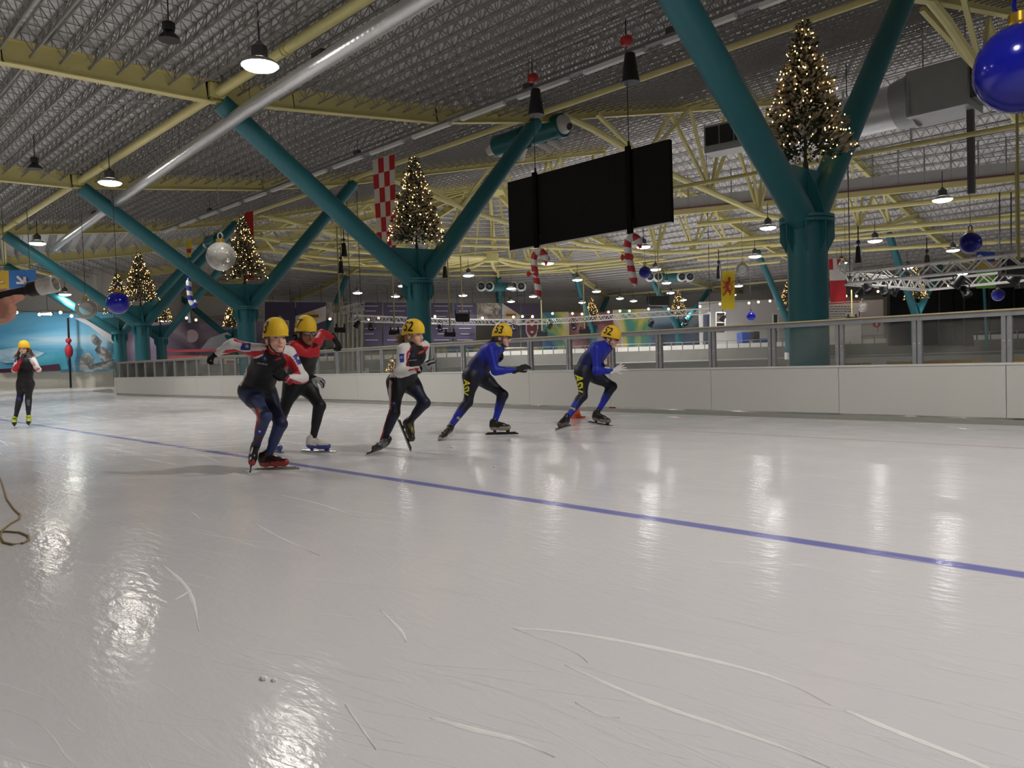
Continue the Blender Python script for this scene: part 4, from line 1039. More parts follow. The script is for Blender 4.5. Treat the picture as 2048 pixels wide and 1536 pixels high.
glove(WB['wrR'], at(642, 762, d0 - 0.33) - WB['wrR'], CU - CF * 0.6, -1, 1.0, GREYG, tB, 0.8, colw=BLK, mixed=BLK)
CUPB = mat('cup_blue', (0.02, 0.03, 0.30), 0.4, 0.2, 0.05, 20)
skate(at(615, 893, d0 + 0.03), at(661, 895, d0 - 0.0), WB['anL'], tB, 0.24, (0.66, 0.64, 0.58), (0.05, 0.07, 0.30), cup_m=CUPB, up=(0, 0, 1), tube_m=BLADE, sole_h=0.062)
skate(at(541, 893, d0 + 0.24), at(566, 899, d0 + 0.04), WB['anR'], tB, 0.24, (0.66, 0.64, 0.58), (0.05, 0.07, 0.30), cup_m=CUPB, up=(0, 0, 1), tube_m=BLADE, sole_h=0.055)

# --- C: number 52, white-red-navy suit, curly fair hair
d0 = depth(onz(745, 908)) + 0.12
suitC = dict(pelvis=NIGHT, belly=NIGHT, chest=NIGHT, shoulder=NIGHT, uarmR=SWHITE, farmR=SWHITE, uarmL=SWHITE, farmL=SWHITE, thighR=NIGHT, thighL=NAVY, calfR=NAVY, calfL=NAVY)
JC = dict(pelvis=(806, 764, 0.06), waist=(812, 742, 0.02), chest=(827, 712, -0.02), neck=(829, 692, -0.02), shR=(806, 699, -0.17), elR=(800, 745, -0.20), wrR=(842, 738, -0.30), shL=(848, 692, 0.14), elL=(847, 730, 0.22), wrL=(856, 733, 0.0),
          hipR=(793, 766, -0.02), hipL=(822, 766, 0.14), knR=(789, 826, -0.12), anR=(766, 882, -0.08), knL=(850, 806, 0.02), anL=(819, 843, 0.12))
paintC = [(c4([(700, 790), (805, 785), (808, 960), (712, 985)]), SBLUE, ['uarmR', 'chest', 'shoulder']), (c4([(715, 850), (770, 835), (775, 880), (715, 895)]), (0.3, 0.28, 0.4), ['uarmR']),
          (c4([(940, 640), (900, 720), (850, 760), (845, 900), (880, 1100), (930, 1120), (870, 900), (930, 700), (960, 660)]), red_, ['chest', 'shoulder', 'uarmR', 'belly']),
          (c4([(860, 530), (760, 590), (690, 740), (840, 740), (940, 650), (900, 560)]), SWHITE, ['shoulder', 'uarmR', 'chest']),
          (c4([(1120, 560), (1330, 500), (1340, 640), (1180, 650)]), SWHITE, ['shoulder', 'uarmL', 'chest']), (c4([(1180, 645), (1310, 640), (1270, 730), (1220, 700)]), red_, None),
          (c4([(1080, 790), (1140, 735), (1220, 720), (1190, 770), (1110, 800)]), (0.45, 0.06, 0.03), ['chest', 'shoulder']), (c4([(890, 930), (1060, 905), (1050, 925), (900, 945)]), (0.25, 0.25, 0.28), ['chest', 'belly']),
          (c4(circ(985, 830, 38)), (0.012, 0.02, 0.09), ['chest']),
          (c4([(880, 1120), (1050, 1080), (1110, 1090), (1080, 1150), (1040, 1160), (1020, 1120), (900, 1150)]), red_, ['farmR']),
          (c4([(690, 1270), (800, 1320), (1000, 1330), (950, 1370), (800, 1370), (700, 1330)]), red_, ['farmR', 'uarmR']),
          (c4([(560, 1090), (680, 1050), (620, 1280), (500, 1270)]), (0.62, 0.57, 0.54), ['pelvis', 'belly', 'thighR']), (c4([(550, 1140), (590, 1130), (590, 1180), (555, 1190)]), (0.4, 0.03, 0.03), ['pelvis', 'belly', 'thighR']),
          (c5([(505, 0), (545, 0), (515, 100), (505, 560), (400, 780), (330, 1190), (290, 1185), (350, 870), (480, 600), (485, 100)]), (0.38, 0.02, 0.03), ['thighR', 'calfR']),
          (c5([(470, 0), (505, 0), (485, 560), (460, 560), (450, 200)]), (0.5, 0.48, 0.46), ['thighR']),
          (c5(circ(558, 455, 45)), (0.012, 0.04, 0.20), ['thighR', 'calfR']), (c5(circ(552, 440, 13)), SWHITE, ['thighR', 'calfR'])]
tC, WC, hC, axC, bC = person('racer 52 in white, red and navy suit with curly hair, one knee lifted', d0, JC, dict(c=(828, 669, -0.04), look=(62, 4), s=0.93, skin=SKIN, collar=SRED, h=0.005), suitC, paintC, 0.92, 0.0075, RG, arm=1.16, bulk=1.04)
helmet(hC, axC, 0.93, tC, '52', 1, (98, 0.14)); hair_cap(hC, axC, 0.93, tC, HAIRF, -0.075)
strands(at(811, 672, d0 + 0.02), at(797, 680, d0 + 0.02), 80, 0.027, 0.0048, tC, HAIRF, sag=0.012, curl=0.014, seed=5)
glove(WC['wrR'], at(855, 729, d0 - 0.34) - WC['wrR'], -CF + CU * 0.3, -1, 0.98, GREYG, tC, 0.5, colw=BLK, mixed=BLK)
glove(WC['wrL'], at(866, 722, d0 - 0.02) - WC['wrL'], CR, 1, 0.98, GREYG, tC, 0.4)
BK = (0.012, 0.012, 0.012)
skate(at(770, 890, d0 - 0.06), at(751, 897, d0 - 0.22), WC['anR'], tC, 0.235, BK, (0.05, 0.05, 0.05), up=at(784, 868, d0 - 0.2) - at(771, 892, d0 - 0.1), tongue=(0.10, 0.10, 0.10), sole_h=0.058)
skate(at(808, 844, d0 + 0.14), at(821, 876, d0 + 0.06), WC['anL'], tC, 0.235, BK, (0.05, 0.05, 0.03), up=at(826, 836, d0 + 0.1) - at(811, 842, d0 + 0.14), tongue=(0.12, 0.11, 0.02))

# --- D: number 53, blue suit, black glove
d0 = depth(onz(1003, 870))
YELT = mat('lettering_yellow', (0.72, 0.66, 0.03), 0.5, 0, 0.05, 30)
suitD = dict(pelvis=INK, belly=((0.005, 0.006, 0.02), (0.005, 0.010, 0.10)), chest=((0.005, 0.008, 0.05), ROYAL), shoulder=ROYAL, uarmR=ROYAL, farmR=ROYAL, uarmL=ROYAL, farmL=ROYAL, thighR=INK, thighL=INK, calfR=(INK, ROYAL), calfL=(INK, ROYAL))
JD = dict(pelvis=(949, 751, 0.0), waist=(960, 731, 0.0), chest=(980, 706, 0.0), neck=(996, 690, 0.0), shR=(980, 698, -0.15), elR=(991, 742, -0.20), wrR=(1033, 740, -0.14), shL=(1000, 698, 0.17), elL=(983, 726, 0.30), wrL=(1000, 718, 0.14),
          hipR=(944, 755, -0.09), hipL=(966, 757, 0.09), knR=(936, 805, -0.14), anR=(899, 855, -0.26), knL=(1007, 790, 0.05), anL=(990, 841, 0.02))
paintD = [([(993, 684), (1004, 692), (998, 694), (991, 688)], (0.25, 0.30, 0.02), None), ([(915, 833), (925, 838), (924, 842), (913, 836)], (0.45, 0.45, 0.12), ['calfR'])]
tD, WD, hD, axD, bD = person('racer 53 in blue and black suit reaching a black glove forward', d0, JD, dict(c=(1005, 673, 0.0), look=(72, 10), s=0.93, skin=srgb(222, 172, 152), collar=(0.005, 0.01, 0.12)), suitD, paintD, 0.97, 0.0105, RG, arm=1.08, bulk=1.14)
helmet(hD, axD, 0.93, tD, '53', 1, (108, 0.135)); goggles(hD, axD, 0.93, tD, LENS_D, STRAP); hair_cap(hD, axD, 0.93, tD, HAIRB, -0.07)
strands(at(988, 676, d0), at(974, 689, d0 + 0.05), 24, 0.02, 0.005, tD, HAIRB, seed=8)
glove(WD['wrR'], at(1050, 733, d0 - 0.12) - WD['wrR'], CU * 0.8 - CF * 0.6, -1, 1.05, (0.015, 0.015, 0.014), tD, 0.35, spread=0.4)
glove(WD['wrL'], at(1006, 711, d0 + 0.05) - WD['wrL'], CR, 1, 0.95, BLK, tD, 0.9)
skate(at(982, 858, d0 + 0.02), at(1021, 857, d0 - 0.02), WD['anL'], tD, 0.235, (0.015, 0.012, 0.010), (0.30, 0.27, 0.20), blade_m=BLADED, up=(0, 0, 1), sole_h=0.066)
skate(at(900, 862, d0 - 0.24), at(885, 873, d0 - 0.36), WD['anR'], tD, 0.23, (0.015, 0.012, 0.010), (0.40, 0.36, 0.28), blade_m=BLADED, up=at(911, 845, d0 - 0.36) - at(900, 866, d0 - 0.3), sole_h=0.06)
def leg_text(W, bv, t, d0, knee='knR', hip='hipR', fr=(0.42, 0.52), size=0.13, px_off=-6):
    h, k = W[hip], W[knee]; ax_ = (k - h).normalized(); c_ = h.lerp(k, fr[1]) - CR * 0.012 * abs(px_off) - CF * 0.35
    up = (CR - ax_ * CR.dot(ax_)).normalized()
    decal_text('ASV', c_, ax_, up, size, CF, bv, YELT, t, 'leg_lettering', width=0.98, bold=0.03, lift=0.003)
leg_text(WD, bD, tD, d0, size=0.10, fr=(0, 0.40), px_off=4)

# --- E: number 52, blue suit, white gloves, leading
d0 = depth(onz(1205, 851))
JE = dict(pelvis=(1172, 742, 0.0), waist=(1180, 723, 0.0), chest=(1198, 702, 0.0), neck=(1212, 688, 0.0), shR=(1192, 696, -0.15), elR=(1193, 742, -0.20), wrR=(1227, 743, -0.16), shL=(1216, 697, 0.17), elL=(1196, 722, 0.32), wrL=(1210, 738, 0.2),
          hipR=(1166, 747, -0.09), hipL=(1187, 750, 0.09), knR=(1166, 792, -0.16), anR=(1134, 836, -0.30), knL=(1225, 773, 0.05), anL=(1198, 819, 0.05))
paintE = [([(1213, 714), (1221, 706), (1222, 709), (1215, 717)], (0.45, 0.45, 0.05), None), ([(1139, 813), (1151, 817), (1150, 821), (1138, 816)], (0.45, 0.45, 0.12), ['calfR'])]
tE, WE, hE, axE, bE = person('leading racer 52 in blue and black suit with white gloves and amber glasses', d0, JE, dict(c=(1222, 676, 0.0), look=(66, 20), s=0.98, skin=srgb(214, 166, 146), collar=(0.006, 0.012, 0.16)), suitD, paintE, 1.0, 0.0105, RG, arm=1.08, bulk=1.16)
helmet(hE, axE, 0.98, tE, '52', 1, (116, 0.135)); goggles(hE, axE, 0.98, tE, LENS_O, STRAP); hair_cap(hE, axE, 0.98, tE, HAIRB, -0.03)
WG = (0.66, 0.65, 0.63)
glove(WE['wrR'], at(1243, 735, d0 - 0.14) - WE['wrR'], CU * 0.4 - CF * 0.9, -1, 1.12, WG, tE, 0.35, spread=0.9)
glove(WE['wrL'], at(1218, 740, d0 + 0.12) - WE['wrL'], CR, 1, 0.95, WG, tE, 0.9)
skate(at(1186, 838, d0 + 0.05), at(1223, 845, d0 - 0.05), WE['anL'], tE, 0.235, BK, (0.20, 0.16, 0.13), up=(0, 0, 1), sole_h=0.06)
skate(at(1136, 846, d0 - 0.30), at(1119, 851, d0 - 0.46), WE['anR'], tE, 0.23, BK, (0.12, 0.08, 0.05), up=(0.05, -0.1, 1), sole_h=0.05)
leg_text(WE, bE, tE, d0, size=0.128, fr=(0, 0.46), px_off=5)

# --- F: girl standing at the bend
d0 = depth(onz(42, 855))
suitF = dict(pelvis=BLK, belly=BLK, chest=BLK, shoulder=NIGHT, uarmR=SWHITE, farmR=SRED, uarmL=SWHITE, farmL=(SRED, SWHITE), thighR=BLK, thighL=BLK, calfR=(0.010, 0.008, 0.020), calfL=(0.010, 0.008, 0.020))
JF = dict(pelvis=(50, 762, 0.0), waist=(51, 745, 0.0), chest=(52, 727, 0.0), neck=(50, 714, 0.0), shR=(36, 720, 0.0), elR=(29, 740, -0.10), wrR=(44, 717, -0.20), shL=(67, 720, 0.0), elL=(77, 739, -0.10), wrL=(59, 716, -0.20),
          hipR=(44, 768, 0.0), hipL=(57, 768, 0.0), knR=(39, 800, -0.03), anR=(31, 835, 0.0), knL=(57, 800, -0.03), anL=(57, 833, 0.0))
paintF = [([(22, 717), (32, 716), (33, 724), (23, 726)], SBLUE, ['uarm']), (circ(38.5, 798, 4), (0.02, 0.03, 0.2), None), ([(53, 799), (60, 799), (59, 811), (54, 811)], (0.12, 0.12, 0.13), None),
          ([(68, 717), (78, 730), (82, 738), (72, 732)], SWHITE, None)]
tF, WF, hF, axF, bF = person('girl in yellow cap and dark suit standing at the bend, hands at her mouth', d0, JF, dict(c=(48, 697, -0.02), look=(10, 0), s=0.84, skin=SKIN, collar=BLK), suitF, paintF, 0.84, 0.011)
helmet(hF, axF, 0.84, tF); hair_cap(hF, axF, 0.84, tF, HAIRB, -0.09)
for a_, b_, sd in (((40, 700), (31, 716), 3), ((58, 700), (66, 713), 4)): strands(at(*a_, d0 - 0.02), at(*b_, d0 + 0.0), 26, 0.022, 0.006, tF, HAIRB, seed=sd)
glove(WF['wrR'], at(47, 708, d0 - 0.22) - WF['wrR'], -CF, -1, 0.74, (0.07, 0.05, 0.055), tF, 1.0, mixed=BLK); glove(WF['wrL'], at(56, 708, d0 - 0.22) - WF['wrL'], -CF, 1, 0.74, (0.14, 0.13, 0.14), tF, 1.0, mixed=BLK)
LIME = (0.42, 0.50, 0.04)
for an, hx, hy in (('anR', 29, 849), ('anL', 57.5, 847)):
    skate(at(hx + 0.5, hy - 1.5, d0 + 0.02), at(hx - 1.0, hy - 0.5, d0 - 0.2), WF[an], tF, 0.225, LIME, (0.015, 0.01, 0.012), up=(0, 0, 1), sole_h=0.055)

# ------------------------------------------------------------------ starter's hand with the starting gun
d0 = 1.75
tH = thing('person', "starter's bare hand and dark sleeve reaching in at the left edge", 'person', at(-120, 660, d0))
wr = at(-42, 628, d0 - 0.02); f = Field(0.0035, 0.006)
HSK = srgb(196, 140, 118)
SLV = (0.02, 0.02, 0.025)
el = at(-250, 760, d0 + 0.06)
f.cap(np.array(el), np.array(sub(el, wr, 0.8)), 0.055, 0.046, SLV, None, 'sleeve', 0.01); f.cap(np.array(sub(el, wr, 0.7)), np.array(wr), 0.033, 0.028, HSK, None, 'wrist', 0.01)
q_ = lambda x, y, dd=0.0: np.array(at(x, y, d0 + dd))
for a, b in (((-30, 612), (12, 610)), ((-32, 624), (14, 618)), ((-32, 634), (14, 626)), ((-30, 642), (10, 632))): f.cap(q_(*a), q_(*b), 0.018, 0.015, HSK, None, 'palm', 0.012)
f.cap(q_(-6, 611, -0.03), q_(14, 603, -0.04), 0.0110, 0.0090, HSK, None, 'finger'); f.cap(q_(14, 603, -0.04), q_(31, 597.5, -0.035), 0.0090, 0.0080, HSK, None, 'finger'); f.cap(q_(31, 597.5, -0.035), q_(43, 594.5, -0.03), 0.0080, 0.0068, HSK, None, 'finger')
for y0, dd, xe in ((613.5, -0.030, 26), (622.5, -0.026, 25), (631, -0.018, 20)):
    f.cap(q_(2, y0 + 1, dd), q_(xe - 4, y0, dd - 0.014), 0.0098, 0.0086, HSK, None, 'finger', 0.003); f.cap(q_(xe - 4, y0, dd - 0.014), q_(xe, y0 + 1, dd + 0.012), 0.0086, 0.0080, HSK, None, 'finger', 0.003); f.cap(q_(xe, y0 + 1, dd + 0.012), q_(4, y0 - 1, dd + 0.03), 0.0080, 0.0072, HSK, None, 'finger', 0.003)
f.cap(q_(-25, 606, 0.03), q_(-5, 590, 0.035), 0.0135, 0.0115, HSK, None, 'thumb'); f.cap(q_(-5, 590, 0.035), q_(14, 584, 0.03), 0.0112, 0.0095, HSK, None, 'thumb')
P, F = f.mesh(); C, _ = f.colours(P); skin_mesh('body', P, F, C, SUIT, tH)
gun = thing('starting_gun', 'black starting gun with a shiny clear muzzle held in the hand', 'starting gun', at(30, 590, d0))
g0, g1, g2, g3 = at(-60, 606, d0), at(58, 580, d0), at(80, 575, d0), at(110, 565.5, d0); gd = (g3 - g0).normalized(); ga, gb = MB().frame_of(gd)
mb = MB(); mb.tube([g0, g1], [0.0105, 0.0105], 14); mb.build('barrel', DARK, gun, True)
mb = MB(); mb.tube([g1 - gd * 0.004, g1 + gd * 0.004, g2], [0.0115, 0.017, 0.017], 16); mb.build('collar', DARK, gun, True)
MUZ = mat('muzzle_acrylic', (0.62, 0.60, 0.55), 0.12, 0.55, 0.15, 60)
mb = MB(); mb.lathe(g2, gd, [(0.0185, 0), (0.0185, 0.020), (0.0195, 0.022), (0.0195, (g3 - g2).length), (0.015, (g3 - g2).length + 0.001), (0.014, 0.012), (0.002, 0.010)], 20, False); mb.build('muzzle', MUZ, gun, True)
mb = MB(); mb.box(at(60, 565, d0), 0.022, 0.010, 0.004, (gd, ga, gb)); mb.build('sight', MUZ, gun)
mb = MB(); mb.bar(at(-20, 604, d0), at(-35, 650, d0 + 0.01), 0.018, 0.03); mb.build('grip', DARK, gun)
# cord lying on the ice
CORD = mat('cord_beige', srgb(150, 128, 84), 0.7, 0, 0.15, 60)
cp = [onz(*p) for p in ((-60, 900), (-10, 935), (4, 965), (14, 1000), (30, 1022), (41, 1031), (38, 1040), (20, 1050), (5, 1062), (1, 1075), (8, 1087), (25, 1091), (45, 1089), (58, 1082), (57, 1074), (40, 1067), (15, 1065), (-15, 1066), (-80, 1075))]
mb = MB(); mb.tube([p + Vector((0, 0, 0.006)) for p in cp], 0.0055, 7); tag(mb.build('cord', CORD, None, True), 'thin beige cord looped on the ice at the left edge', 'cord')
# ------------------------------------------------------------------ christmas trees in the column forks
def tree_meshes():
    rd = random.Random(11); fo = MB(); GR = mat('fir_green', (0.030, 0.042, 0.022), 0.8, 0, 0.3, 20); FL = mat('fir_flocked', (0.36, 0.32, 0.25), 0.9, 0, 0.25, 30); FL2 = mat('fir_grey', (0.20, 0.175, 0.13), 0.9, 0, 0.25, 30)
    H0, H1 = 0.18, 2.32
    for i in range(3300):
        t = rd.random() ** 0.75; t = 1 - t if rd.random() < 0.72 else rd.random() * 0.6
        z = H0 + (H1 - H0) * t; R = 0.70 * (1 - t) ** 0.86 + 0.035; lay = 0.86 + 0.14 * math.sin(t * 40)
        q = rd.random() ** 0.45; r = R * q * lay; a = rd.random() * 2 * math.pi
        p = Vector((r * math.cos(a), r * math.sin(a), z)); out = Vector((math.cos(a), math.sin(a), rd.uniform(-0.25, 0.55))).normalized()
        L = rd.uniform(0.09, 0.17) * (0.6 + 0.4 * (1 - t)); w_ = rd.uniform(0.019, 0.034)
        fo.use(GR if q < 0.6 or rd.random() < 0.22 else (FL if rd.random() < 0.62 else FL2))
        u, v = fo.frame_of(out); tip = p + out * L; mid = p + out * L * 0.6
        fo.add([p, mid + u * w_, mid + (v * 0.87 - u * 0.5) * w_, mid + (v * -0.87 - u * 0.5) * w_, tip], [(0, 2, 1), (0, 3, 2), (0, 1, 3), (1, 2, 4), (2, 3, 4), (3, 1, 4)])
    tr = MB(); BR = mat('tree_trunk', (0.03, 0.035, 0.02), 0.8, 0, 0.2, 20); tr.tube([(0, 0, -0.03), (0, 0, 2.3)], [0.03, 0.008], 8); tr.mats = [BR]
    li = MB(); WL = mat('tree_bulb', (1, 0.72, 0.32), 0.4, 0, 0, emit=7.5, ecol=(1.0, 0.60, 0.19)); li.mats = [WL]
    for i in range(230):
        t = 1 - rd.random() ** 0.62; z = H0 + (H1 - H0) * t; R = 0.70 * (1 - t) ** 0.86 + 0.05; a = rd.random() * 2 * math.pi; r = R * rd.uniform(0.86, 1.10); s_ = 0.0112
        c = Vector((r * math.cos(a), r * math.sin(a), z)); li.add([c + Vector(v) * s_ for v in ((1, 0, 0), (0, 1, 0), (-1, 0, 0), (0, -1, 0), (0, 0, 1.3), (0, 0, -1.3))], [(0, 1, 4), (1, 2, 4), (2, 3, 4), (3, 0, 4), (1, 0, 5), (2, 1, 5), (3, 2, 5), (0, 3, 5)])
    st = MB(); st.mats = [BR]; st.lathe((0, 0, -0.06), (0, 0, 1), [(0.05, 0), (0.04, 0.12)], 8)
    return fo.mesh('foliage'), tr.mesh('trunk'), li.mesh('string_lights'), st.mesh('stand')
TM = tree_meshes()
def tree(loc, label, s=1.0, rot=0.0):
    t = thing('christmas_tree', label, 'christmas tree', loc, 'lit christmas trees'); t.scale = (s, s, s); t.rotation_euler = (0, 0, rot)
    for nm, me in zip(('foliage', 'trunk', 'string_lights', 'stand'), TM):
        o = bpy.data.objects.new(nm, me); COL.objects.link(o); o.parent = t
        if nm in ('foliage', 'string_lights'): o['kind'] = 'stuff'
TL = ['largest frosted christmas tree with warm lights in the fork of the thick column', 'frosted christmas tree beside the checkered flag in a column fork', 'lit christmas tree with red flag behind, right of the clear bauble',
      'tall bright christmas tree in the fork before the winter mural', 'small bright christmas tree just above the blue bauble', 'little lit tree low in the bend, right of the bright tall one', 'small lit tree above the front racer raised arm',
      None, None, None, 'tiny lit tree above the leading blue racers', 'small lit tree beside the far teal arm, right of black speaker', 'lit tree peeking out left of the thick teal column', 'small lit tree behind the white truss by dark windows']
for i, (c, d) in enumerate(COLS):
    if TL[i]: tree(c + d * 21.65 + Vector((0, 0, 3.86)), TL[i], 1.0, i * 1.3)
tree(Vector((at(783, 740, 24).x, at(783, 740, 24).y, 0.05)), 'small lit tree on the infield floor seen through the glass', 0.42)

# ------------------------------------------------------------------ hanging baubles
GOLD = mat('gold_cap', (0.62, 0.40, 0.06), 0.25, 0.9, 0.05, 20)
BBL = mat('bauble_blue', (0.004, 0.007, 0.27), 0.14, 0.1, 0.04, 3, coat=0.15); CLR = glass_mat('bauble_clear', 0.42, (0.92, 0.92, 0.92), 1.6)
def bauble(px, py, rpx, d, m, label, ring=None, up=1.2):
    c = at(px, py, d); r = rpx * d / FPX; t = thing('bauble', label, 'bauble', c, 'giant hanging baubles')
    mb = MB(); mb.ball(c, r, 28, 18); mb.build('globe', m, t, True)
    mb = MB(); mb.lathe(c + Vector((0, 0, r * 0.96)), (0, 0, 1), [(r * 0.30, -0.01), (r * 0.31, r * 0.04), (r * 0.27, r * 0.05), (r * 0.27, r * 0.26), (r * 0.1, r * 0.28)], 18, False); mb.build('cap', GOLD, t, True)
    mb = MB(); z = c.z + r * 1.42; mb.tube([(c.x + math.cos(a) * r * 0.17 * CR.x, c.y + math.cos(a) * r * 0.17 * CR.y, z + math.sin(a) * r * 0.24) for a in [2 * math.pi * i / 14 for i in range(14)]], r * 0.05, 6, False, True); mb.build('ring', ring or m, t, True)
    mb = MB(); mb.tube([c + Vector((0, 0, r * 1.6)), c + Vector((0, 0, r * 1.6 + up))], 0.006, 5); mb.build('wire', CABLE, t)
    return t
bauble(2044, 136, 87, 7.2, BBL, 'huge glossy blue bauble with gold cap cut by the picture corner', up=1.0)
for a in ((442, 513, 28.5, 14.5, CLR, 'clear glass bauble with gold cap in front of the tree and teal arm', None, 1.6), (236, 606, 22, 17, BBL, 'glossy blue bauble hanging before the columns at the bend', None, 1.9), (172, 618, 20, 18, CLR, 'clear glass bauble hanging before the winter mural', None, 1.9),
          (1941, 486, 21, 19, BBL, 'blue bauble below the catwalk above the white truss', None, 1.8), (1290, 545, 12.5, 29, BBL, 'small blue bauble just right of the upper candy cane', None, 1.8), (1502, 633, 9, 38, BBL, 'small blue bauble hanging low over the blue machine', None, 2.5),
          (1485, 539, 13, 32, CLR, 'clear bauble between the lion flag and thick column', None, 1.8), (1691, 534, 15, 27, CLR, 'clear bauble right of the red and white flag', None, 1.8), (1725, 614, 10, 36, CLR, 'small clear bauble in front of the notice board', None, 2.4), (1996, 590, 12, 33, BBL, 'small blue bauble right of the green flag before dark windows', None, 2.2)):
    bauble(*a)

# ------------------------------------------------------------------ LED screen on hoists, candy canes
SCY = 12.26
scr = thing('led_screen', 'wide black hanging LED screen with two black support bars', 'screen', (-10.37, SCY, 3.32))
LED = mat('led_black', (0.006, 0.0055, 0.0055), 0.6, 0, 0.25, 90, spec=0.12)
for i in range(6):
    x0 = -12.53 + 4.325 * i / 6; x1 = -12.53 + 4.325 * (i + 1) / 6
    mb = MB(); mb.box(((x0 + x1) / 2, SCY + 0.05, 4.087), x1 - x0 - 0.003, 0.10, 1.53); mb.build('led_module', LED, scr)
mb = MB(); mb.box((-10.37, SCY + 0.05, 3.318), 4.33, 0.11, 0.012); mb.build('bottom_edge', mat('silver_edge', (0.5, 0.5, 0.5), 0.4, 0.6, 0.05, 10), scr)
HR = mat('hoist_red', (0.42, 0.02, 0.02), 0.5, 0, 0.1, 20)
for px, pyt, pyb in ((1073, 345, 496), (1261, 292, 468)):
    X = onY(px, 420, SCY).x; zt = onY(px, pyt, SCY).z; zbm = onY(px, pyb, SCY).z
    mb = MB(); mb.box((X, SCY - 0.03, (zt + zbm) / 2), 0.11, 0.06, zt - zbm); o = mb.build('support_bar', mat('bar_black', (0.004, 0.004, 0.004), 0.7, 0, 0.2, 30, spec=0.08), scr)
    mb = MB(); mb.tube([(X, SCY, zt), (X, SCY, zt + 0.10)], 0.025, 8); mb.build('shackle', DARK, o)
    zr = zb(CYc - SCY) + 0.2
    h = thing('chain_hoist', 'red chain hoist with black chain bag, ' + ('left one above the screen' if px < 1100 else 'right one above the screen'), 'hoist', (X, SCY, zr - 0.9), 'chain hoists')
    mb = MB(); mb.tube([(X, SCY, zt + 0.11), (X, SCY, zr - 0.45)], 0.009, 6); mb.build('chain', CABLE, h)
    mb = MB(); mb.box((X, SCY, zr - 0.35), 0.16, 0.14, 0.16); mb.ball((X + 0.05, SCY, zr - 0.35), 0.10, 10, 8); mb.build('motor', HR, h)
    mb = MB(); mb.tube([(X, SCY, zr - 0.28), (X, SCY, zr + 0.1)], 0.012, 6); mb.build('hook', DARK, h)
    mb = MB(); mb.lathe((X + 0.10, SCY - 0.02, zr - 1.18), (0, 0, 1), [(0.18, 0), (0.17, 0.05), (0.10, 0.55), (0.09, 0.56)], 14); mb.build('chain_bag', DARK, h, True)
CR1 = mat('cane_red', (0.50, 0.02, 0.03), 0.4, 0, 0.06, 20); CWH = mat('cane_white', (0.72, 0.70, 0.68), 0.4, 0, 0.05, 20); CBL = mat('cane_blue', (0.02, 0.035, 0.30), 0.4, 0, 0.05, 20)
def cane(pts, d, r, cols, label, bands=13, bow=None):
    P = [at(x, y, d) for x, y in pts]; t = thing('candy_cane', label, 'candy cane', P[0], 'hanging candy canes')
    Q = []
    for i in range(len(P) - 1):
        p0, p1, p2, p3 = P[max(i - 1, 0)], P[i], P[i + 1], P[min(i + 2, len(P) - 1)]
        for k in range(8):
            u = k / 8; Q.append(0.5 * ((2 * p1) + (p2 - p0) * u + (2 * p0 - 5 * p1 + 4 * p2 - p3) * u * u + (3 * p1 - p0 - 3 * p2 + p3) * u ** 3))
    Q.append(P[-1]); L = [0.0]
    for a, b in zip(Q, Q[1:]): L.append(L[-1] + (b - a).length)
    tot = L[-1]; n = 14; M = 90; mb = MB(); prev = None; rows = []
    def smp(s_):
        for i in range(len(L) - 1):
            if L[i + 1] >= s_: return Q[i].lerp(Q[i + 1], (s_ - L[i]) / max(1e-9, L[i + 1] - L[i]))
        return Q[-1]
    for i in range(M + 1):
        s_ = tot * i / M; p = smp(s_); e = (smp(min(tot, s_ + 0.02)) - smp(max(0, s_ - 0.02))).normalized(); a = CF - e * CF.dot(e); a.normalize(); b = e.cross(a)
        rr = r * min(1, 0.35 + 3.0 * min(i, M - i) / M * 2)
        for k in range(n): th = 2 * math.pi * k / n; mb.v.append(tuple(p + (a * math.cos(th) + b * math.sin(th)) * rr))
    for c in cols: mb.use(c)
    for i in range(M):
        for k in range(n):
            mb.f.append((i * n + k, i * n + (k + 1) % n, (i + 1) * n + (k + 1) % n, (i + 1) * n + k)); mb.m.append(int((i / M * bands + k / n)) % 2)
    mb.f.append(tuple(range(n))); mb.m.append(0); mb.f.append(tuple(M * n + k for k in range(n))); mb.m.append(0)
    mb.build('stick', None, t, True)
    if bow:
        q = at(*bow, d - r); mb = MB(); mb.use(CR1)
        for s_ in (-1, 1): mb.poly([q, q + CR * 0.10 * s_ + CU * 0.07, q + CR * 0.13 * s_, q + CR * 0.10 * s_ - CU * 0.07], -CF * 0.02)
        fix_normals(mb.build('bow', None, t))
    mb = MB(); k = max(range(len(Q)), key=lambda i: Q[i].z); mb.tube([Q[k], Q[k] + Vector((0, 0, 0.35 if bow else 1.2))], 0.005, 5); mb.build('string', CABLE, t)
cane([(1092, 530), (1091, 514), (1081, 502), (1069, 512), (1069, 535), (1074, 565), (1079, 598)], depth(onY(1073, 500, SCY - 0.1)), 0.072, [CR1, CWH], 'red and white candy cane under the left screen bar', 11, (1065, 548))
cane([(1281, 497), (1277, 482), (1267, 474), (1256, 484), (1257, 510), (1264, 545), (1271, 573)], depth(onY(1261, 480, SCY - 0.1)), 0.075, [CR1, CWH], 'red and white candy cane under the right screen bar', 11, (1254, 515))
cane([(377, 556), (378, 575), (380, 592), (383, 605), (389, 611), (391, 600)], 22, 0.075, [CBL, CWH], 'blue and white candy cane hanging between teal arms', 7)

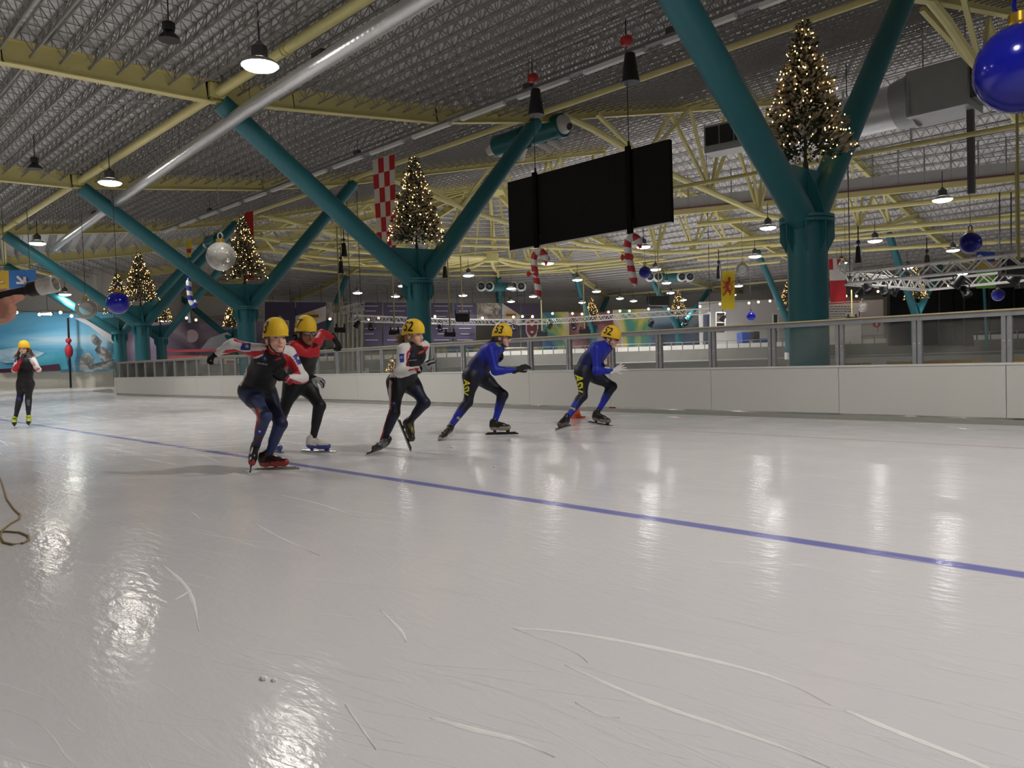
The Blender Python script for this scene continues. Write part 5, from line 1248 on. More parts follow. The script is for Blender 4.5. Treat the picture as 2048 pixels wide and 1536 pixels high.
# ------------------------------------------------------------------ flags
def cloth(name, quad, d, cols, rows, ncol, label, cat='flag', wave=0.03, group=None, yaw=0.0, parent=None):
    """quad: photo corners TL, TR, BR, BL; cols: callable(row, col) -> material"""
    TLp, TRp, BRp, BLp = [at(x, y, d + (yaw if i in (1, 2) else 0)) for i, (x, y) in enumerate(quad)]
    sub_ = 3; R, Cn = rows * sub_, ncol * sub_; mb = MB(); nrm = -CF
    for s_ in (0, 1):
        for i in range(R + 1):
            for j in range(Cn + 1):
                u, v = j / Cn, i / R; p = TLp.lerp(TRp, u).lerp(BLp.lerp(BRp, u), v)
                mb.v.append(tuple(p + nrm * (wave * math.sin(u * 5 + v * 3) * (0.3 + v) + s_ * 0.006)))
    N_ = (R + 1) * (Cn + 1)
    for i in range(R):
        for j in range(Cn):
            mb.use(cols(i // sub_, j // sub_)); a = i * (Cn + 1) + j
            mb.f.append((a, a + 1, a + Cn + 2, a + Cn + 1)); mb.m.append(mb.cur); mb.f.append((N_ + a, N_ + a + Cn + 1, N_ + a + Cn + 2, N_ + a + 1)); mb.m.append(mb.cur)
    ring = [j for j in range(Cn + 1)] + [i * (Cn + 1) + Cn for i in range(1, R + 1)] + [R * (Cn + 1) + j for j in range(Cn - 1, -1, -1)] + [i * (Cn + 1) for i in range(R - 1, 0, -1)]
    for a, b in zip(ring, ring[1:] + ring[:1]): mb.f.append((a, N_ + a, N_ + b, b)); mb.m.append(0)
    if parent is not None: return mb.build(name, None, parent, True)
    t = thing(name, label, cat, (TLp + TRp) / 2, group); mb.build('cloth', None, t, True)
    b = MB(); b.tube([TLp - (TRp - TLp) * 0.05, TRp + (TRp - TLp) * 0.05], 0.012, 6); b.build('top_pole', YEL, t)
    w2 = MB(); w2.tube([(TLp + TRp) / 2, (TLp + TRp) / 2 + Vector((0, 0, 0.9))], 0.004, 4); w2.build('wire', CABLE, t)
    return t
FR_ = mat('flag_red', (0.42, 0.018, 0.025), 0.8, 0, 0.06, 10); FW_ = mat('flag_white', (0.60, 0.57, 0.53), 0.8, 0, 0.05, 10); FY_ = mat('flag_yellow', (0.62, 0.47, 0.02), 0.8, 0, 0.06, 10)
FG_ = mat('flag_green', (0.16, 0.40, 0.06), 0.8, 0, 0.06, 10); FB_ = mat('flag_blue', (0.02, 0.06, 0.34), 0.8, 0, 0.06, 10); FO_ = mat('flag_orange', (0.50, 0.24, 0.05), 0.8, 0, 0.06, 10)
GF = 'provincial flags hung from the roof'
cloth('checkered_flag', [(745, 322), (789, 307), (793, 521), (757, 523)], 21.5, lambda r, c: FR_ if (r + c) % 2 else FW_, 7, 4, 'long red and white checkered flag hanging left of a lit tree', group=GF)
lf = cloth('lion_flag', [(1441, 544), (1470, 541), (1469, 618), (1443, 620)], 34, lambda r, c: FY_, 4, 2, 'yellow flag with a red rearing lion', group=GF)
LR = mat('lion_red', (0.36, 0.03, 0.02), 0.8, 0, 0.05, 10); mb = MB(); mb.use(LR)
lc = lambda x, y: at(x / 4.8 + 1400, y / 4.8 + 420, 33.86)
for pts, wd in (([(282, 655), (285, 685), (272, 720)], 22), ([(272, 690), (258, 725), (272, 765), (292, 785)], 28), ([(262, 705), (240, 700), (228, 685), (212, 682)], 11), ([(258, 728), (240, 742), (220, 748)], 11),
                ([(272, 765), (250, 780), (240, 805), (222, 818)], 13), ([(292, 780), (296, 800), (286, 815)], 13), ([(298, 775), (314, 750), (300, 720), (310, 695), (325, 680)], 8), ([(270, 650), (288, 648), (296, 660)], 9)):
    w_ = wd / 4.8 * 33.86 / FPX; P_ = [lc(*p) for p in pts]; mb.tube([p + CF * w_ * 0.35 for p in P_], w_ * 0.55, 8)
mb.build('lion_emblem', None, lf, True)
uf = cloth('red_white_flag', [(1657, 518), (1690, 517), (1692, 603), (1661, 605)], 30, lambda r, c: (FR_ if r >= 4 else (FR_ if (r in (0, 1) and c in (0, 2)) and True else FW_)), 8, 4, 'white over red flag with a small red and white cross canton', group=GF)
gf_ = cloth('green_flag', [(1953, 503), (1990, 503), (1990, 576), (1952, 577)], 31, lambda r, c: FB_ if r < 2 else (FO_ if r == 2 else FG_), 7, 3, 'blue, orange and green flag behind the white truss', group=GF)
fl = MB(); fl.use(FW_); q = at(1960, 514, 30.85)
for s_, h_ in ((-1, 0.7), (0, 1.0), (1, 0.7)): fl.ball(q + CR * 0.07 * s_ + CU * (0.03 * h_), 0.05, 8, 6, (0.7, 0.7, 1.6 * h_))
fl.box(q - CU * 0.06, 0.16, 0.02, 0.03, (CR, CF, CU)); fl.build('lily_emblem', None, gf_)
cloth('red_flag', [(489, 426), (506, 420), (510, 560), (487, 561)], 29.5, lambda r, c: FR_, 5, 1, 'narrow red flag mostly hidden behind a lit tree', group=GF)
cloth('yellow_flag', [(373, 482), (383, 480), (383, 514), (374, 514)], 31, lambda r, c: FY_ if r != 2 else FR_, 4, 1, 'small yellow and red flag between two teal arms', group=GF)
sg = thing('direction_sign', 'yellow and blue hanging sign with a white arrow, upper left', 'sign', at(36, 560, 20))
cloth('yellow_panel', [(-40, 543), (17, 541), (18, 580), (-40, 583)], 20, lambda r, c: mat('sign_yellow', (0.50, 0.33, 0.03), 0.7, 0, 0.08, 5), 2, 3, None, wave=0.0, parent=sg)
cloth('blue_panel', [(18, 541), (72, 539), (72, 578), (19, 580)], 20, lambda r, c: mat('sign_blue', (0.03, 0.14, 0.42), 0.7, 0, 0.25, 3), 2, 3, None, wave=0.0, parent=sg)
mb = MB(); mb.use(FW_)
for a, b in (((35, 553), (49, 566)), ((34, 566), (50, 566)), ((49, 554), (50, 567))): mb.bar(at(*a, 19.94), at(*b, 19.94), 0.055, 0.055)
mb.build('arrow', None, sg); mb = MB(); mb.use(FW_); mb.bar(at(-2, 565, 19.96), at(8, 564, 19.96), 0.03, 0.02, CF); mb.build('dash', None, sg)
mb = MB(); mb.tube([at(10, 541, 20), at(10, 541, 20) + Vector((0, 0, 1.6))], 0.01, 5); mb.tube([at(60, 539, 20), at(60, 539, 20) + Vector((0, 0, 1.6))], 0.01, 5); mb.build('hanging_wires', CABLE, sg)

# ------------------------------------------------------------------ silver spiral duct, lamp tray
DUCTM = mat('spiral_duct', (0.62, 0.63, 0.64), 0.32, 0.75, 0.08, 5)
dz = 6.15
dk = [onz(*p, dz) for p in ((1100, -160), (840, 2), (500, 215), (360, 314), (225, 410), (110, 495))]
dt = thing('spiral_duct', 'long silver spiral air duct running under the near roof', 'air duct', dk[2])
pts, rr = [], []
for a, b in zip(dk, dk[1:]):
    n_ = max(2, int((b - a).length / 0.05))
    for i in range(n_): pts.append(a.lerp(b, i / n_)); rr.append(0.138 + (0.006 if len(pts) % 3 == 0 else 0))
mb = MB(); mb.tube(pts, rr, 16); mb.build('pipe', DUCTM, dt, True)
for px, py in ((640, 108), (422, 262), (352, 314), (190, 425)):
    p = onz(px, py, dz + 0.16); mb = MB(); mb.box(p, 0.34, 0.16, 0.07); mb.build('outlet_box', mat('outlet_dark', (0.04, 0.035, 0.03), 0.6, 0, 0.1, 10), dt)
for i in range(1, 5):
    p = dk[i] if i < 5 else dk[-1]; mb = MB(); mb.tube([p + Vector((0, 0, 0.16)), p + Vector((0, 0, 0.75))], 0.006, 5); mb.build('hanger', CABLE, dt)
tr = thing('light_tray', 'long grey ceiling tray with switched-off white tube lights', 'light tray', (-14, 12.92, 6.95))
mb = MB(); mb.box((-13.5, 12.92, 7.02), 43, 0.16, 0.06); mb.build('tray', mat('tray_grey', (0.22, 0.22, 0.22), 0.5, 0.4, 0.1, 6), tr)
TUBE = mat('tube_cover', (0.70, 0.70, 0.68), 0.4, 0, 0.04, 10)
x = 7.0
while x > -34:
    mb = MB(); mb.box((x - 0.78, 12.90, 6.94), 1.56, 0.11, 0.085); mb.build('tube_light', TUBE, tr); x -= 2.02
for x in (-1, -8.5, -12.4, -19.5, -23, -30):
    mb = MB(); mb.box((x, 12.90, 7.11), 0.22, 0.12, 0.12); mb.build('junction_box', HOUS, tr); mb = MB(); mb.tube([(x, 12.92, 7.1), (x, 12.92, 7.7)], 0.008, 5); mb.build('hanger', CABLE, tr)

# ------------------------------------------------------------------ air drums with white nozzles
NOZ = mat('nozzle_white', (0.68, 0.66, 0.63), 0.4, 0, 0.05, 8); NIN = mat('nozzle_inside', (0.10, 0.08, 0.08), 0.7, 0, 0.1, 8)
def drum(c, axis, L, r, label, s=1.0, nn=4):
    axis = Vector(axis).normalized(); t = thing('air_drum', label, 'air drum', c, 'teal air drums with nozzles'); out = axis.cross(Vector((0, 0, 1))).normalized()
    if out.dot(CF) > 0: out = -out
    for sg_ in (-1, 1):
        mb = MB(); mb.tube([c + axis * sg_ * 0.18, c + axis * sg_ * L / 2], r, 22); mb.build('drum', mat('drum_teal', srgb(24, 100, 106), 0.22, 0.1, 0.05, 3), t, True)
        e = c + axis * sg_ * L / 2; dn = (axis * sg_ * 0.9 + Vector((0, 0, -0.35)) + out * 0.25).normalized()
        spots = [(e, dn, 0.85)] + [(c + axis * sg_ * L * (0.16 + 0.28 * k / (nn / 2)) + Vector((0, 0, -r * 0.75)) + out * r * -0.35, (Vector((0, 0, -0.75)) - out * 0.5 + axis * sg_ * 0.5).normalized(), 0.55) for k in range(nn // 2)]
        for p, d_, w_ in spots:
            mb = MB(); mb.lathe(p, d_, [(r * w_, -0.03), (r * w_, 0.02), (r * w_ * 0.62, 0.20), (r * w_ * 0.42, 0.42), (r * w_ * 0.40, 0.43), (r * w_ * 0.34, 0.40)], 18, False); mb.build('nozzle', NOZ, t, True)
            mb = MB(); mb.lathe(p + d_ * 0.36, d_, [(r * w_ * 0.38, 0), (r * w_ * 0.2, 0.01), (0.002, 0.012)], 14, False); mb.build('throat', NIN, t)
drum(onY(1058, 272, 17.9) , (1, 0, 0), 2.9, 0.36, 'large teal air drum with white nozzles at the arm top, left above the screen')
drum(onY(442, 478, 17.6), (1, 0.05, 0), 2.6, 0.34, 'teal air drum behind the clear bauble and teal arm')
for px, py, d, lb in ((1005, 574, 62, 'far teal air drum with round white nozzles left of the candy cane'), (1340, 555, 62, 'far teal air drum with round white nozzles right of the small blue bauble'), (1775, 512, 60, 'far teal air drum with round nozzles above the white truss')):
    c = at(px, py, d); t = thing('air_drum', lb, 'air drum', c, 'teal air drums with nozzles'); mb = MB(); mb.tube([c - CR * 1.9, c + CR * 1.9], 0.36, 16); mb.build('drum', TEAL, t, True)
    for k in (-1.7, -1.05, 0.85, 1.5):
        mb = MB(); mb.lathe(c + CR * k - CF * 0.25, -CF, [(0.40, 0), (0.40, 0.18), (0.30, 0.3), (0.28, 0.3)], 16, False); mb.build('nozzle', NOZ, t, True)
        mb = MB(); mb.lathe(c + CR * k - CF * 0.5, -CF, [(0.16, 0), (0.15, 0.06), (0.01, 0.07)], 12, False); mb.build('throat', NIN, t)

# ------------------------------------------------------------------ catwalk, ventilation unit, grille duct
ca = at(1335, 420, 36); cb_ = onz(2070, 344, ca.z); e = (cb_ - ca).normalized()
cw = thing('catwalk', 'grey steel catwalk with tube railing high above the infield', 'catwalk', ca.lerp(cb_, 0.5))
nr = Vector((-e.y, e.x, 0)); 
mb = MB(); mb.box((ca + cb_) / 2 + Vector((0, 0, 0.25)), (cb_ - ca).length, 0.05, 0.5, (e, nr, Vector((0, 0, 1)))); mb.build('side_plate', mat('catwalk_grey', (0.5, 0.5, 0.49), 0.6, 0, 0.1, 3), cw)
mb = MB(); mb.box((ca + cb_) / 2 + nr * 0.5, (cb_ - ca).length, 1.0, 0.06, (e, nr, Vector((0, 0, 1)))); mb.build('deck', GREYW, cw)
mb = MB(); mb.box((ca + cb_) / 2 - Vector((0, 0, 0.18)), (cb_ - ca).length, 0.14, 0.22, (e, nr, Vector((0, 0, 1)))); mb.build('carrier_beam', YEL, cw)
for h_ in (0.78, 1.15, 1.5):
    mb = MB(); mb.tube([ca + Vector((0, 0, h_)), cb_ + Vector((0, 0, h_))], 0.022, 6); mb.build('rail', GALV, cw)
n_ = 15
for i in range(n_ + 1):
    p = ca.lerp(cb_, i / n_); mb = MB(); mb.tube([p, p + Vector((0, 0, 1.5))], 0.03, 6); mb.build('rail_post', GALV, cw)
mb = MB(); mb.tube([ca + Vector((0, 0, -0.02)) - nr * 0.1, cb_ + Vector((0, 0, -0.02)) - nr * 0.1], 0.035, 6); mb.build('pipe_run', mat('pipe_rust', (0.16, 0.04, 0.03), 0.6, 0, 0.1, 10), cw)
for px in (1600, 1720, 1850, 1960):
    p = ca.lerp(cb_, (px - 1335) / 735); mb = MB(); mb.tube([p + Vector((0, 0, 1.4)), Vector((p.x, p.y, zb(rad(p.x, p.y))))], 0.05, 6); mb.build('hanger_bar', GALV, cw)
vy = 23.0; p0 = onY(1812, 200, vy); p1 = onY(1935, 175, vy)
vu = thing('ventilation_unit', 'grey boxy ventilation unit with round duct under the roof, right', 'ventilation unit', p0)
VG = mat('vent_grey', (0.40, 0.41, 0.41), 0.45, 0.35, 0.08, 3)
zt, zbt = onY(1870, 128, vy).z, onY(1870, 222, vy).z; zc = (zt + zbt) / 2
mb = MB(); mb.box(((p0.x + p1.x) / 2, vy + 0.7, zc), p1.x - p0.x, 1.4, zt - zbt); mb.build('casing', VG, vu)
mb = MB(); mb.box((p0.x + 0.05, vy - 0.02, zc - 0.1), 0.10, 0.04, (zt - zbt) * 0.7); mb.build('seam_flange', GALV, vu)
mb = MB(); mb.box((p1.x + 0.15, vy + 0.7, zc), 0.3, 1.0, (zt - zbt) * 0.7); mb.build('end_cover', mat('vent_dark', (0.12, 0.12, 0.12), 0.5, 0.3, 0.1, 4), vu)
mb = MB(); mb.tube([(p0.x - 3.6, vy + 0.7, zc - 0.05), (p0.x - 0.45, vy + 0.7, zc - 0.05)], 0.62, 24); mb.build('round_duct', DUCTM, vu, True)
mb = MB(); mb.tube([(p0.x - 0.5, vy + 0.7, zc - 0.05), (p0.x, vy + 0.7, zc)], [0.66, 0.75], 24); mb.build('collar', VG, vu, True)
for fx in (0.15, 0.85):
    X_ = p0.x + (p1.x - p0.x) * fx; mb = MB(); mb.tube([(X_, vy + 0.7, zt), (X_, vy + 0.7, zb(CYc - vy) + 0.5)], 0.02, 5); mb.build('hanger', GALV, vu)
X_ = onY(1942, 300, vy + 0.7).x; mb = MB(); mb.box((X_, vy + 0.7, zbt - 1.1), 0.16, 0.16, 2.3); mb.build('down_pipe', mat('vent_dark', (0.12, 0.12, 0.12)), vu)
g0 = at(1408, 280, 27); gr = thing('grille_box', 'grey duct box with a black ribbed air grille behind the teal arm', 'air grille', g0)
g1 = at(1500, 262, 26); e = (g1 - g0); e.z = 0; e.normalize(); nr = Vector((-e.y, e.x, 0)); Lg = 1.65; Z = Vector((0, 0, 1))
mb = MB(); mb.box(g0 + e * Lg / 2 + nr * 0.4, Lg, 0.8, 0.95, (e, nr, Z)); mb.build('box', VG, gr)
for k in range(3):
    mb = MB(); mb.box(g0 + e * (0.10 + 0.30 + 0.52 * k - 0.1) - nr * 0.02 + Z * 0.08, 0.46, 0.05, 0.62, (e, nr, Z)); mb.build('grille', DARK, gr)
mb = MB(); mb.tube([g0 + e * 0.8 + nr * 0.4 + Z * 0.4, g0 + e * 0.8 + nr * 0.4 + Z * 1.6], 0.02, 5); mb.build('hanger', GALV, gr)
# ------------------------------------------------------------------ far barrier with white panels
Zv = Vector((0, 0, 1))
def gp(px, d): p = at(px, 720, d); return Vector((p.x, p.y, 0))
fb = [gp(*a) for a in ((395, 50), (470, 55), (560, 59), (700, 61), (850, 62), (1000, 63), (1150, 63), (1300, 62), (1500, 60.5), (1700, 59), (1900, 57.5), (2090, 56))]
bar = thing('infield_barrier', 'far grey infield barrier topped with a row of white panels', 'barrier', fb[5])
FP = mat('far_panel_white', (0.90, 0.88, 0.83), 0.5, 0, 0.05, 2)
for p, q in zip(fb, fb[1:]):
    e = (q - p).normalized(); n = Vector((-e.y, e.x, 0)); ax = (e, n, Zv); L = (q - p).length
    mb = MB(); mb.box((p + q) / 2 + Zv * 0.62, L + 0.02, 0.25, 1.16, ax); mb.build('concrete_wall', GREYW, bar)
    mb = MB(); mb.box((p + q) / 2 + Zv * 0.30 - n * 0.14, L + 0.02, 0.04, 0.08, ax); mb.build('ledge', mat('ledge_pale', (0.5, 0.5, 0.47), 0.6, 0, 0.1, 3), bar)
    mb = MB(); mb.tube([p + Zv * 1.78, q + Zv * 1.78], 0.03, 6); mb.build('rail', GALV, bar)
    k = max(1, round(L / 0.85))
    for i in range(k):
        a, b = p.lerp(q, i / k), p.lerp(q, (i + 1) / k); m_ = (a + b) / 2
        mb = MB(); mb.box(m_ + Zv * 1.37 - n * 0.10, L / k - 0.09, 0.03, 0.36, ax); mb.build('white_panel', FP, bar)
        mb = MB(); mb.box(a + Zv * 1.48, 0.06, 0.06, 0.62, ax); mb.build('barrier_post', GALV, bar)
kw = MB(); kw.box((-14.5, 27.0, 0.265), 43, 0.25, 0.53); tag(kw.build('infield_kerb', mat('kerb_grey', (0.20, 0.20, 0.185), 0.8, 0, 0.2, 2)), 'low dark grey wall along the infield behind the yellow seats', 'low wall')
# yellow bench seats inside the near boards
SEAT = mat('seat_yellow', srgb(196, 158, 70), 0.5, 0, 0.1, 8)
for k, (x0, x1, lb) in enumerate(((1391, 1497, 'left of the thick column'), (1508, 1577, 'touching the thick column'), (1687, 1749, 'right of the thick column'), (1778, 1976, 'longest, before the dark windows'), (2021, 2075, 'at the right edge'))):
    zz = 0.36; a, b = at(x0, 700, 20), at(x1, 700, 20); a = Vector((a.x, a.y, 0)); b = Vector((b.x, b.y, 0)); e = (b - a).normalized(); n = Vector((-e.y, e.x, 0)); L = (b - a).length
    t = thing('bench_row', 'row of pale yellow seats behind the boards, ' + lb, 'bench', a.lerp(b, 0.5), 'yellow seat rows'); ns = max(2, round(L / 0.30))
    for i in range(ns):
        c = a.lerp(b, (i + 0.5) / ns); mb = MB(); mb.box(c + Zv * zz, L / ns - 0.02, 0.36, 0.05, (e, n, Zv)); mb.box(c + Zv * (zz + 0.05) + n * 0.18, L / ns - 0.02, 0.03, 0.12, (e, n, Zv)); mb.build('seat', SEAT, t)
    for i in range(2):
        c = a.lerp(b, 0.15 + 0.7 * i); mb = MB(); mb.box(c + Zv * zz / 2, 0.06, 0.3, zz, (e, n, Zv)); mb.build('leg', GALV, t)

# ------------------------------------------------------------------ murals, banners and things on the far walls
def paint_mat(name, stops, scale=1.0, dist=1.5, stretch=(1, 1, 1), seed=0.0, rough=0.6):
    m = bpy.data.materials.new(name); m.use_nodes = True; nt = m.node_tree; L = nt.links; b = nt.nodes['Principled BSDF']; b.inputs['Roughness'].default_value = rough
    tc = nt.nodes.new('ShaderNodeTexCoord'); mp = nt.nodes.new('ShaderNodeMapping'); mp.inputs['Scale'].default_value = stretch; mp.inputs['Location'].default_value = (seed, seed * 0.7, seed * 0.3)
    n = nt.nodes.new('ShaderNodeTexNoise'); n.inputs['Scale'].default_value = scale; n.inputs['Detail'].default_value = 3.5; n.inputs['Distortion'].default_value = dist
    r = nt.nodes.new('ShaderNodeValToRGB'); cr = r.color_ramp; lo, hi = 0.28, 0.72
    while len(cr.elements) < len(stops): cr.elements.new(0.5)
    for i, c in enumerate(stops): cr.elements[i].position = lo + (hi - lo) * i / (len(stops) - 1); cr.elements[i].color = c + (1,)
    L.new(tc.outputs['Object'], mp.inputs[0]); L.new(mp.outputs[0], n.inputs['Vector']); L.new(n.outputs['Fac'], r.inputs[0]); L.new(r.outputs[0], b.inputs['Base Color']); return m
def slab(name, px0, d0_, px1, d1_, yt, yb, m, label=None, cat=None, parent=None, thick=0.06, group=None, kind=None):
    """upright flat board between two photo columns; yt and yb are photo rows of its left edge top and foot"""
    a, b = gp(px0, d0_), gp(px1, d1_); zt, z0 = at(px0, yt, d0_).z, at(px0, yb, d0_).z; e = (b - a).normalized(); n = Vector((-e.y, e.x, 0))
    mb = MB(); mb.box((a + b) / 2 + Zv * ((zt + z0) / 2), (b - a).length, thick, zt - z0, (e, n, Zv)); o = mb.build(name, m, parent)
    if label: tag(o, label, cat, group, kind)
    return o
def on_slab(px, py, d): return at(px, py, d)
def blob(pts, d, m, parent, name, thick=0.04):
    mb = MB(); mb.poly([at(x, y, d) for x, y in pts], -CF * thick); return fix_normals(mb.build(name, m, parent))
B_SKY = paint_mat('mural_blue_paint', [(0.03, 0.14, 0.34), (0.08, 0.34, 0.56), (0.14, 0.46, 0.66), (0.24, 0.55, 0.72), (0.55, 0.72, 0.80)], 0.28, 1.6, (0.35, 0.35, 1.0), 3)
mu = thing('winter_mural', 'big blue winter landscape mural on the wall at the bend', 'mural', gp(100, 46.6))
for x0, d_0, x1, d_1 in ((-420, 39.2, -200, 42.6), (-200, 42.6, 0, 46.4), (0, 46.4, 120, 46.8), (120, 46.8, 232, 47.3)):
    slab('mural_panel', x0, d_0, x1, d_1, 626, 745, B_SKY, parent=mu)
SN = paint_mat('mural_snow', [(0.42, 0.44, 0.48), (0.55, 0.56, 0.58), (0.62, 0.62, 0.62)], 0.4, 1, (1, 1, 1), 1)
blob([(148, 636), (232, 640), (232, 690), (205, 672), (180, 652)], 46.5, SN, mu, 'snow_slope')
blob([(0, 700), (40, 694), (90, 706), (60, 722), (10, 726), (0, 722)], 46.2, paint_mat('mural_ice', [(0.12, 0.3, 0.42), (0.40, 0.58, 0.66), (0.6, 0.7, 0.72)], 0.6, 2, (0.5, 0.5, 1.5), 5), mu, 'ice_bank')
blob([(60, 726), (80, 712), (130, 700), (138, 738), (60, 742)], 46.2, paint_mat('mural_teal', [(0.02, 0.16, 0.24), (0.05, 0.32, 0.42), (0.10, 0.42, 0.52)], 0.5, 1, (1, 1, 1), 9), mu, 'frozen_lake')
FIR = paint_mat('mural_fir', [(0.03, 0.04, 0.045), (0.14, 0.15, 0.14), (0.5, 0.5, 0.48)], 1.6, 1, (1, 1, 1), 2)
blob([(182, 672), (190, 668), (196, 674), (204, 682), (200, 692), (190, 690), (184, 684)], 46.3, FIR, mu, 'snowy_cone'); blob([(160, 722), (166, 708), (178, 706), (188, 716), (186, 728), (205, 724), (228, 718), (232, 738), (160, 740)], 46.3, FIR, mu, 'snowy_cone')
blob([(196, 690), (222, 702), (226, 716), (208, 726), (198, 712), (190, 700)], 46.25, FIR, mu, 'snowy_cone')
blob([(0, 738), (70, 733), (118, 728), (122, 740), (0, 746)], 46.1, mat('mural_dark_red', (0.06, 0.012, 0.03), 0.6, 0, 0.3, 0.8), mu, 'dark_bank')
sk = MB(); sk.use(mat('mural_red', (0.40, 0.02, 0.03), 0.6, 0, 0.1, 2)); q = at(138, 702, 46.0); sk.ball(q, 0.28, 10, 8, (0.8, 0.8, 1.5)); sk.ball(q + Zv * 0.62, 0.17, 8, 6)
pol = thing('banner_pole', 'slim dark pole with a small red figure in front of the mural', 'pole', gp(138, 46)); sk.build('red_figure', None, pol, True)
mb = MB(); mb.tube([gp(139, 46), at(136, 636, 46)], 0.06, 6); mb.build('pole', DARK, pol)
PINK = paint_mat('mural_pink_paint', [(0.16, 0.14, 0.26), (0.30, 0.26, 0.40), (0.46, 0.36, 0.48), (0.62, 0.56, 0.62), (0.45, 0.14, 0.18)], 0.30, 1.2, (0.5, 0.5, 1.2), 6)
mp_ = thing('sunset_mural', 'pink and violet snow scene mural behind the front racers', 'mural', gp(430, 60))
for x0, d_0, x1, d_1 in ((250, 50, 330, 54.5), (330, 54.5, 400, 60.5), (400, 60.5, 540, 65.5)): slab('mural_panel', x0, d_0, x1, d_1, 640, 742, PINK, parent=mp_)
glow = mat('mural_glow', (0.72, 0.58, 0.60), 0.6, 0, 0.1, 1); blob(circ(384, 672, 13, 18), 58.3, glow, mp_, 'pale_sun')
for y_, c_ in ((702, (0.42, 0.05, 0.06)), (714, (0.5, 0.1, 0.1)), (726, (0.36, 0.03, 0.05))): blob([(330, y_ - 2), (470, y_ - 5), (475, y_), (330, y_ + 3)], 53.6, mat('mural_stripe_%d' % y_, c_, 0.6, 0, 0.2, 1), mp_, 'red_streak')
blob([(400, 700), (420, 676), (455, 664), (470, 676), (500, 700)], 58.4, SN, mp_, 'snow_hill')
COLM = paint_mat('mural_bright_paint', [(0.03, 0.06, 0.22), (0.05, 0.16, 0.38), (0.08, 0.30, 0.20), (0.55, 0.50, 0.08), (0.62, 0.58, 0.42), (0.40, 0.10, 0.06)], 0.16, 2.6, (1, 1, 0.6), 2)
COLM2 = paint_mat('mural_wine_paint', [(0.05, 0.03, 0.06), (0.16, 0.05, 0.07), (0.30, 0.12, 0.12), (0.55, 0.40, 0.35), (0.10, 0.16, 0.30)], 0.22, 1.8, (1, 1, 0.7), 8)
for x0, x1, yt, m_, lb in ((540, 700, 700, COLM, 'painted colour mural low behind the purple banners, left part'), (700, 1018, 698, COLM, 'long green and yellow painted mural low behind the boards'), (1018, 1140, 627, COLM, 'blue and yellow painted mural right of the last purple banner'),
                       (1140, 1228, 627, COLM2, 'dark wine-red painted mural behind the leading racer'), (1228, 1300, 620, COLM, 'mural with blue and orange shapes right of the leader helmet'), (1300, 1400, 618, paint_mat('mural_grey_paint', [(0.03, 0.035, 0.06), (0.10, 0.14, 0.22), (0.30, 0.40, 0.46), (0.5, 0.55, 0.5)], 0.22, 1.4, (1, 1, 1), 4), 'dim blue grey mural left of the white doors')):
    slab('wall_mural', x0, 70.5, x1, 70.5, yt, 742, m_, lb, 'mural', group='painted wall murals')
# first floodlight is real; the other two are added to brighten the murals
for px, py, d, lb in ((95, 626, 44.3, 'bright white-blue floodlight over the winter mural'), (330, 640, 51, 'small floodlight over the pink mural'), (-90, 622, 41, 'floodlight at the hidden start of the winter mural')):
    c = at(px, py, d); t = thing('mural_floodlight', lb, 'floodlight', c, 'mural floodlights'); mb = MB(); mb.box(c, 0.55, 0.2, 0.14, (CR, CF, Zv)); mb.build('housing', DARK, t)
    mb = MB(); mb.box(c - Zv * 0.08 - CF * 0.06, 0.5, 0.16, 0.06, (CR, CF, Zv)); mb.build('lens', mat('flood_glow', (0.9, 0.92, 1), 0.4, 0, 0, emit=12.0, ecol=(0.85, 0.88, 1.0)), t)
    ld = bpy.data.lights.new('flood_light', 'SPOT'); ld.energy = 130; ld.spot_size = math.radians(150); ld.spot_blend = 0.8; ld.shadow_soft_size = 0.2; lo = bpy.data.objects.new('flood_light', ld); COL.objects.link(lo); lo.parent = t; lo.location = -CF * 0.5 - Zv * 0.15
    lo.rotation_euler = (CF * 0.75 - Zv * 0.65).to_track_quat('-Z', 'Y').to_euler()
    mb = MB(); mb.tube([c, c + Zv * 1.0], 0.015, 5); mb.build('hanger', CABLE, t)
# purple banners
PUR = mat('banner_purple', (0.034, 0.026, 0.056), 0.7, 0, 0.12, 0.6); BLINE = mat('banner_text', (0.22, 0.21, 0.27), 0.7, 0, 0.1, 2)
bn = [(530, 590, 'first purple banner with a white crest, behind the front racers'), (592, 652, 'purple banner with diagonal white corner and gold oval badge, left'), (708, 764, 'purple banner of thin text lines right of white drape'), (767, 822, 'purple banner of thin text lines left of the checkered-flag column'),
      (862, 905, 'purple banner of text lines just right of the checkered-flag column'), (908, 952, 'purple banner of text lines, fifth in the row'), (1004, 1040, 'purple banner with diagonal white corner and gold badge, right'), (1043, 1085, 'last purple banner, with a white crest')]
WCR = mat('crest_white', (0.34, 0.32, 0.32), 0.7, 0, 0.05, 2); GBD = mat('badge_gold', (0.42, 0.30, 0.10), 0.7, 0, 0.1, 2); CRED = mat('crest_red', (0.10, 0.02, 0.025), 0.7, 0, 0.1, 2)
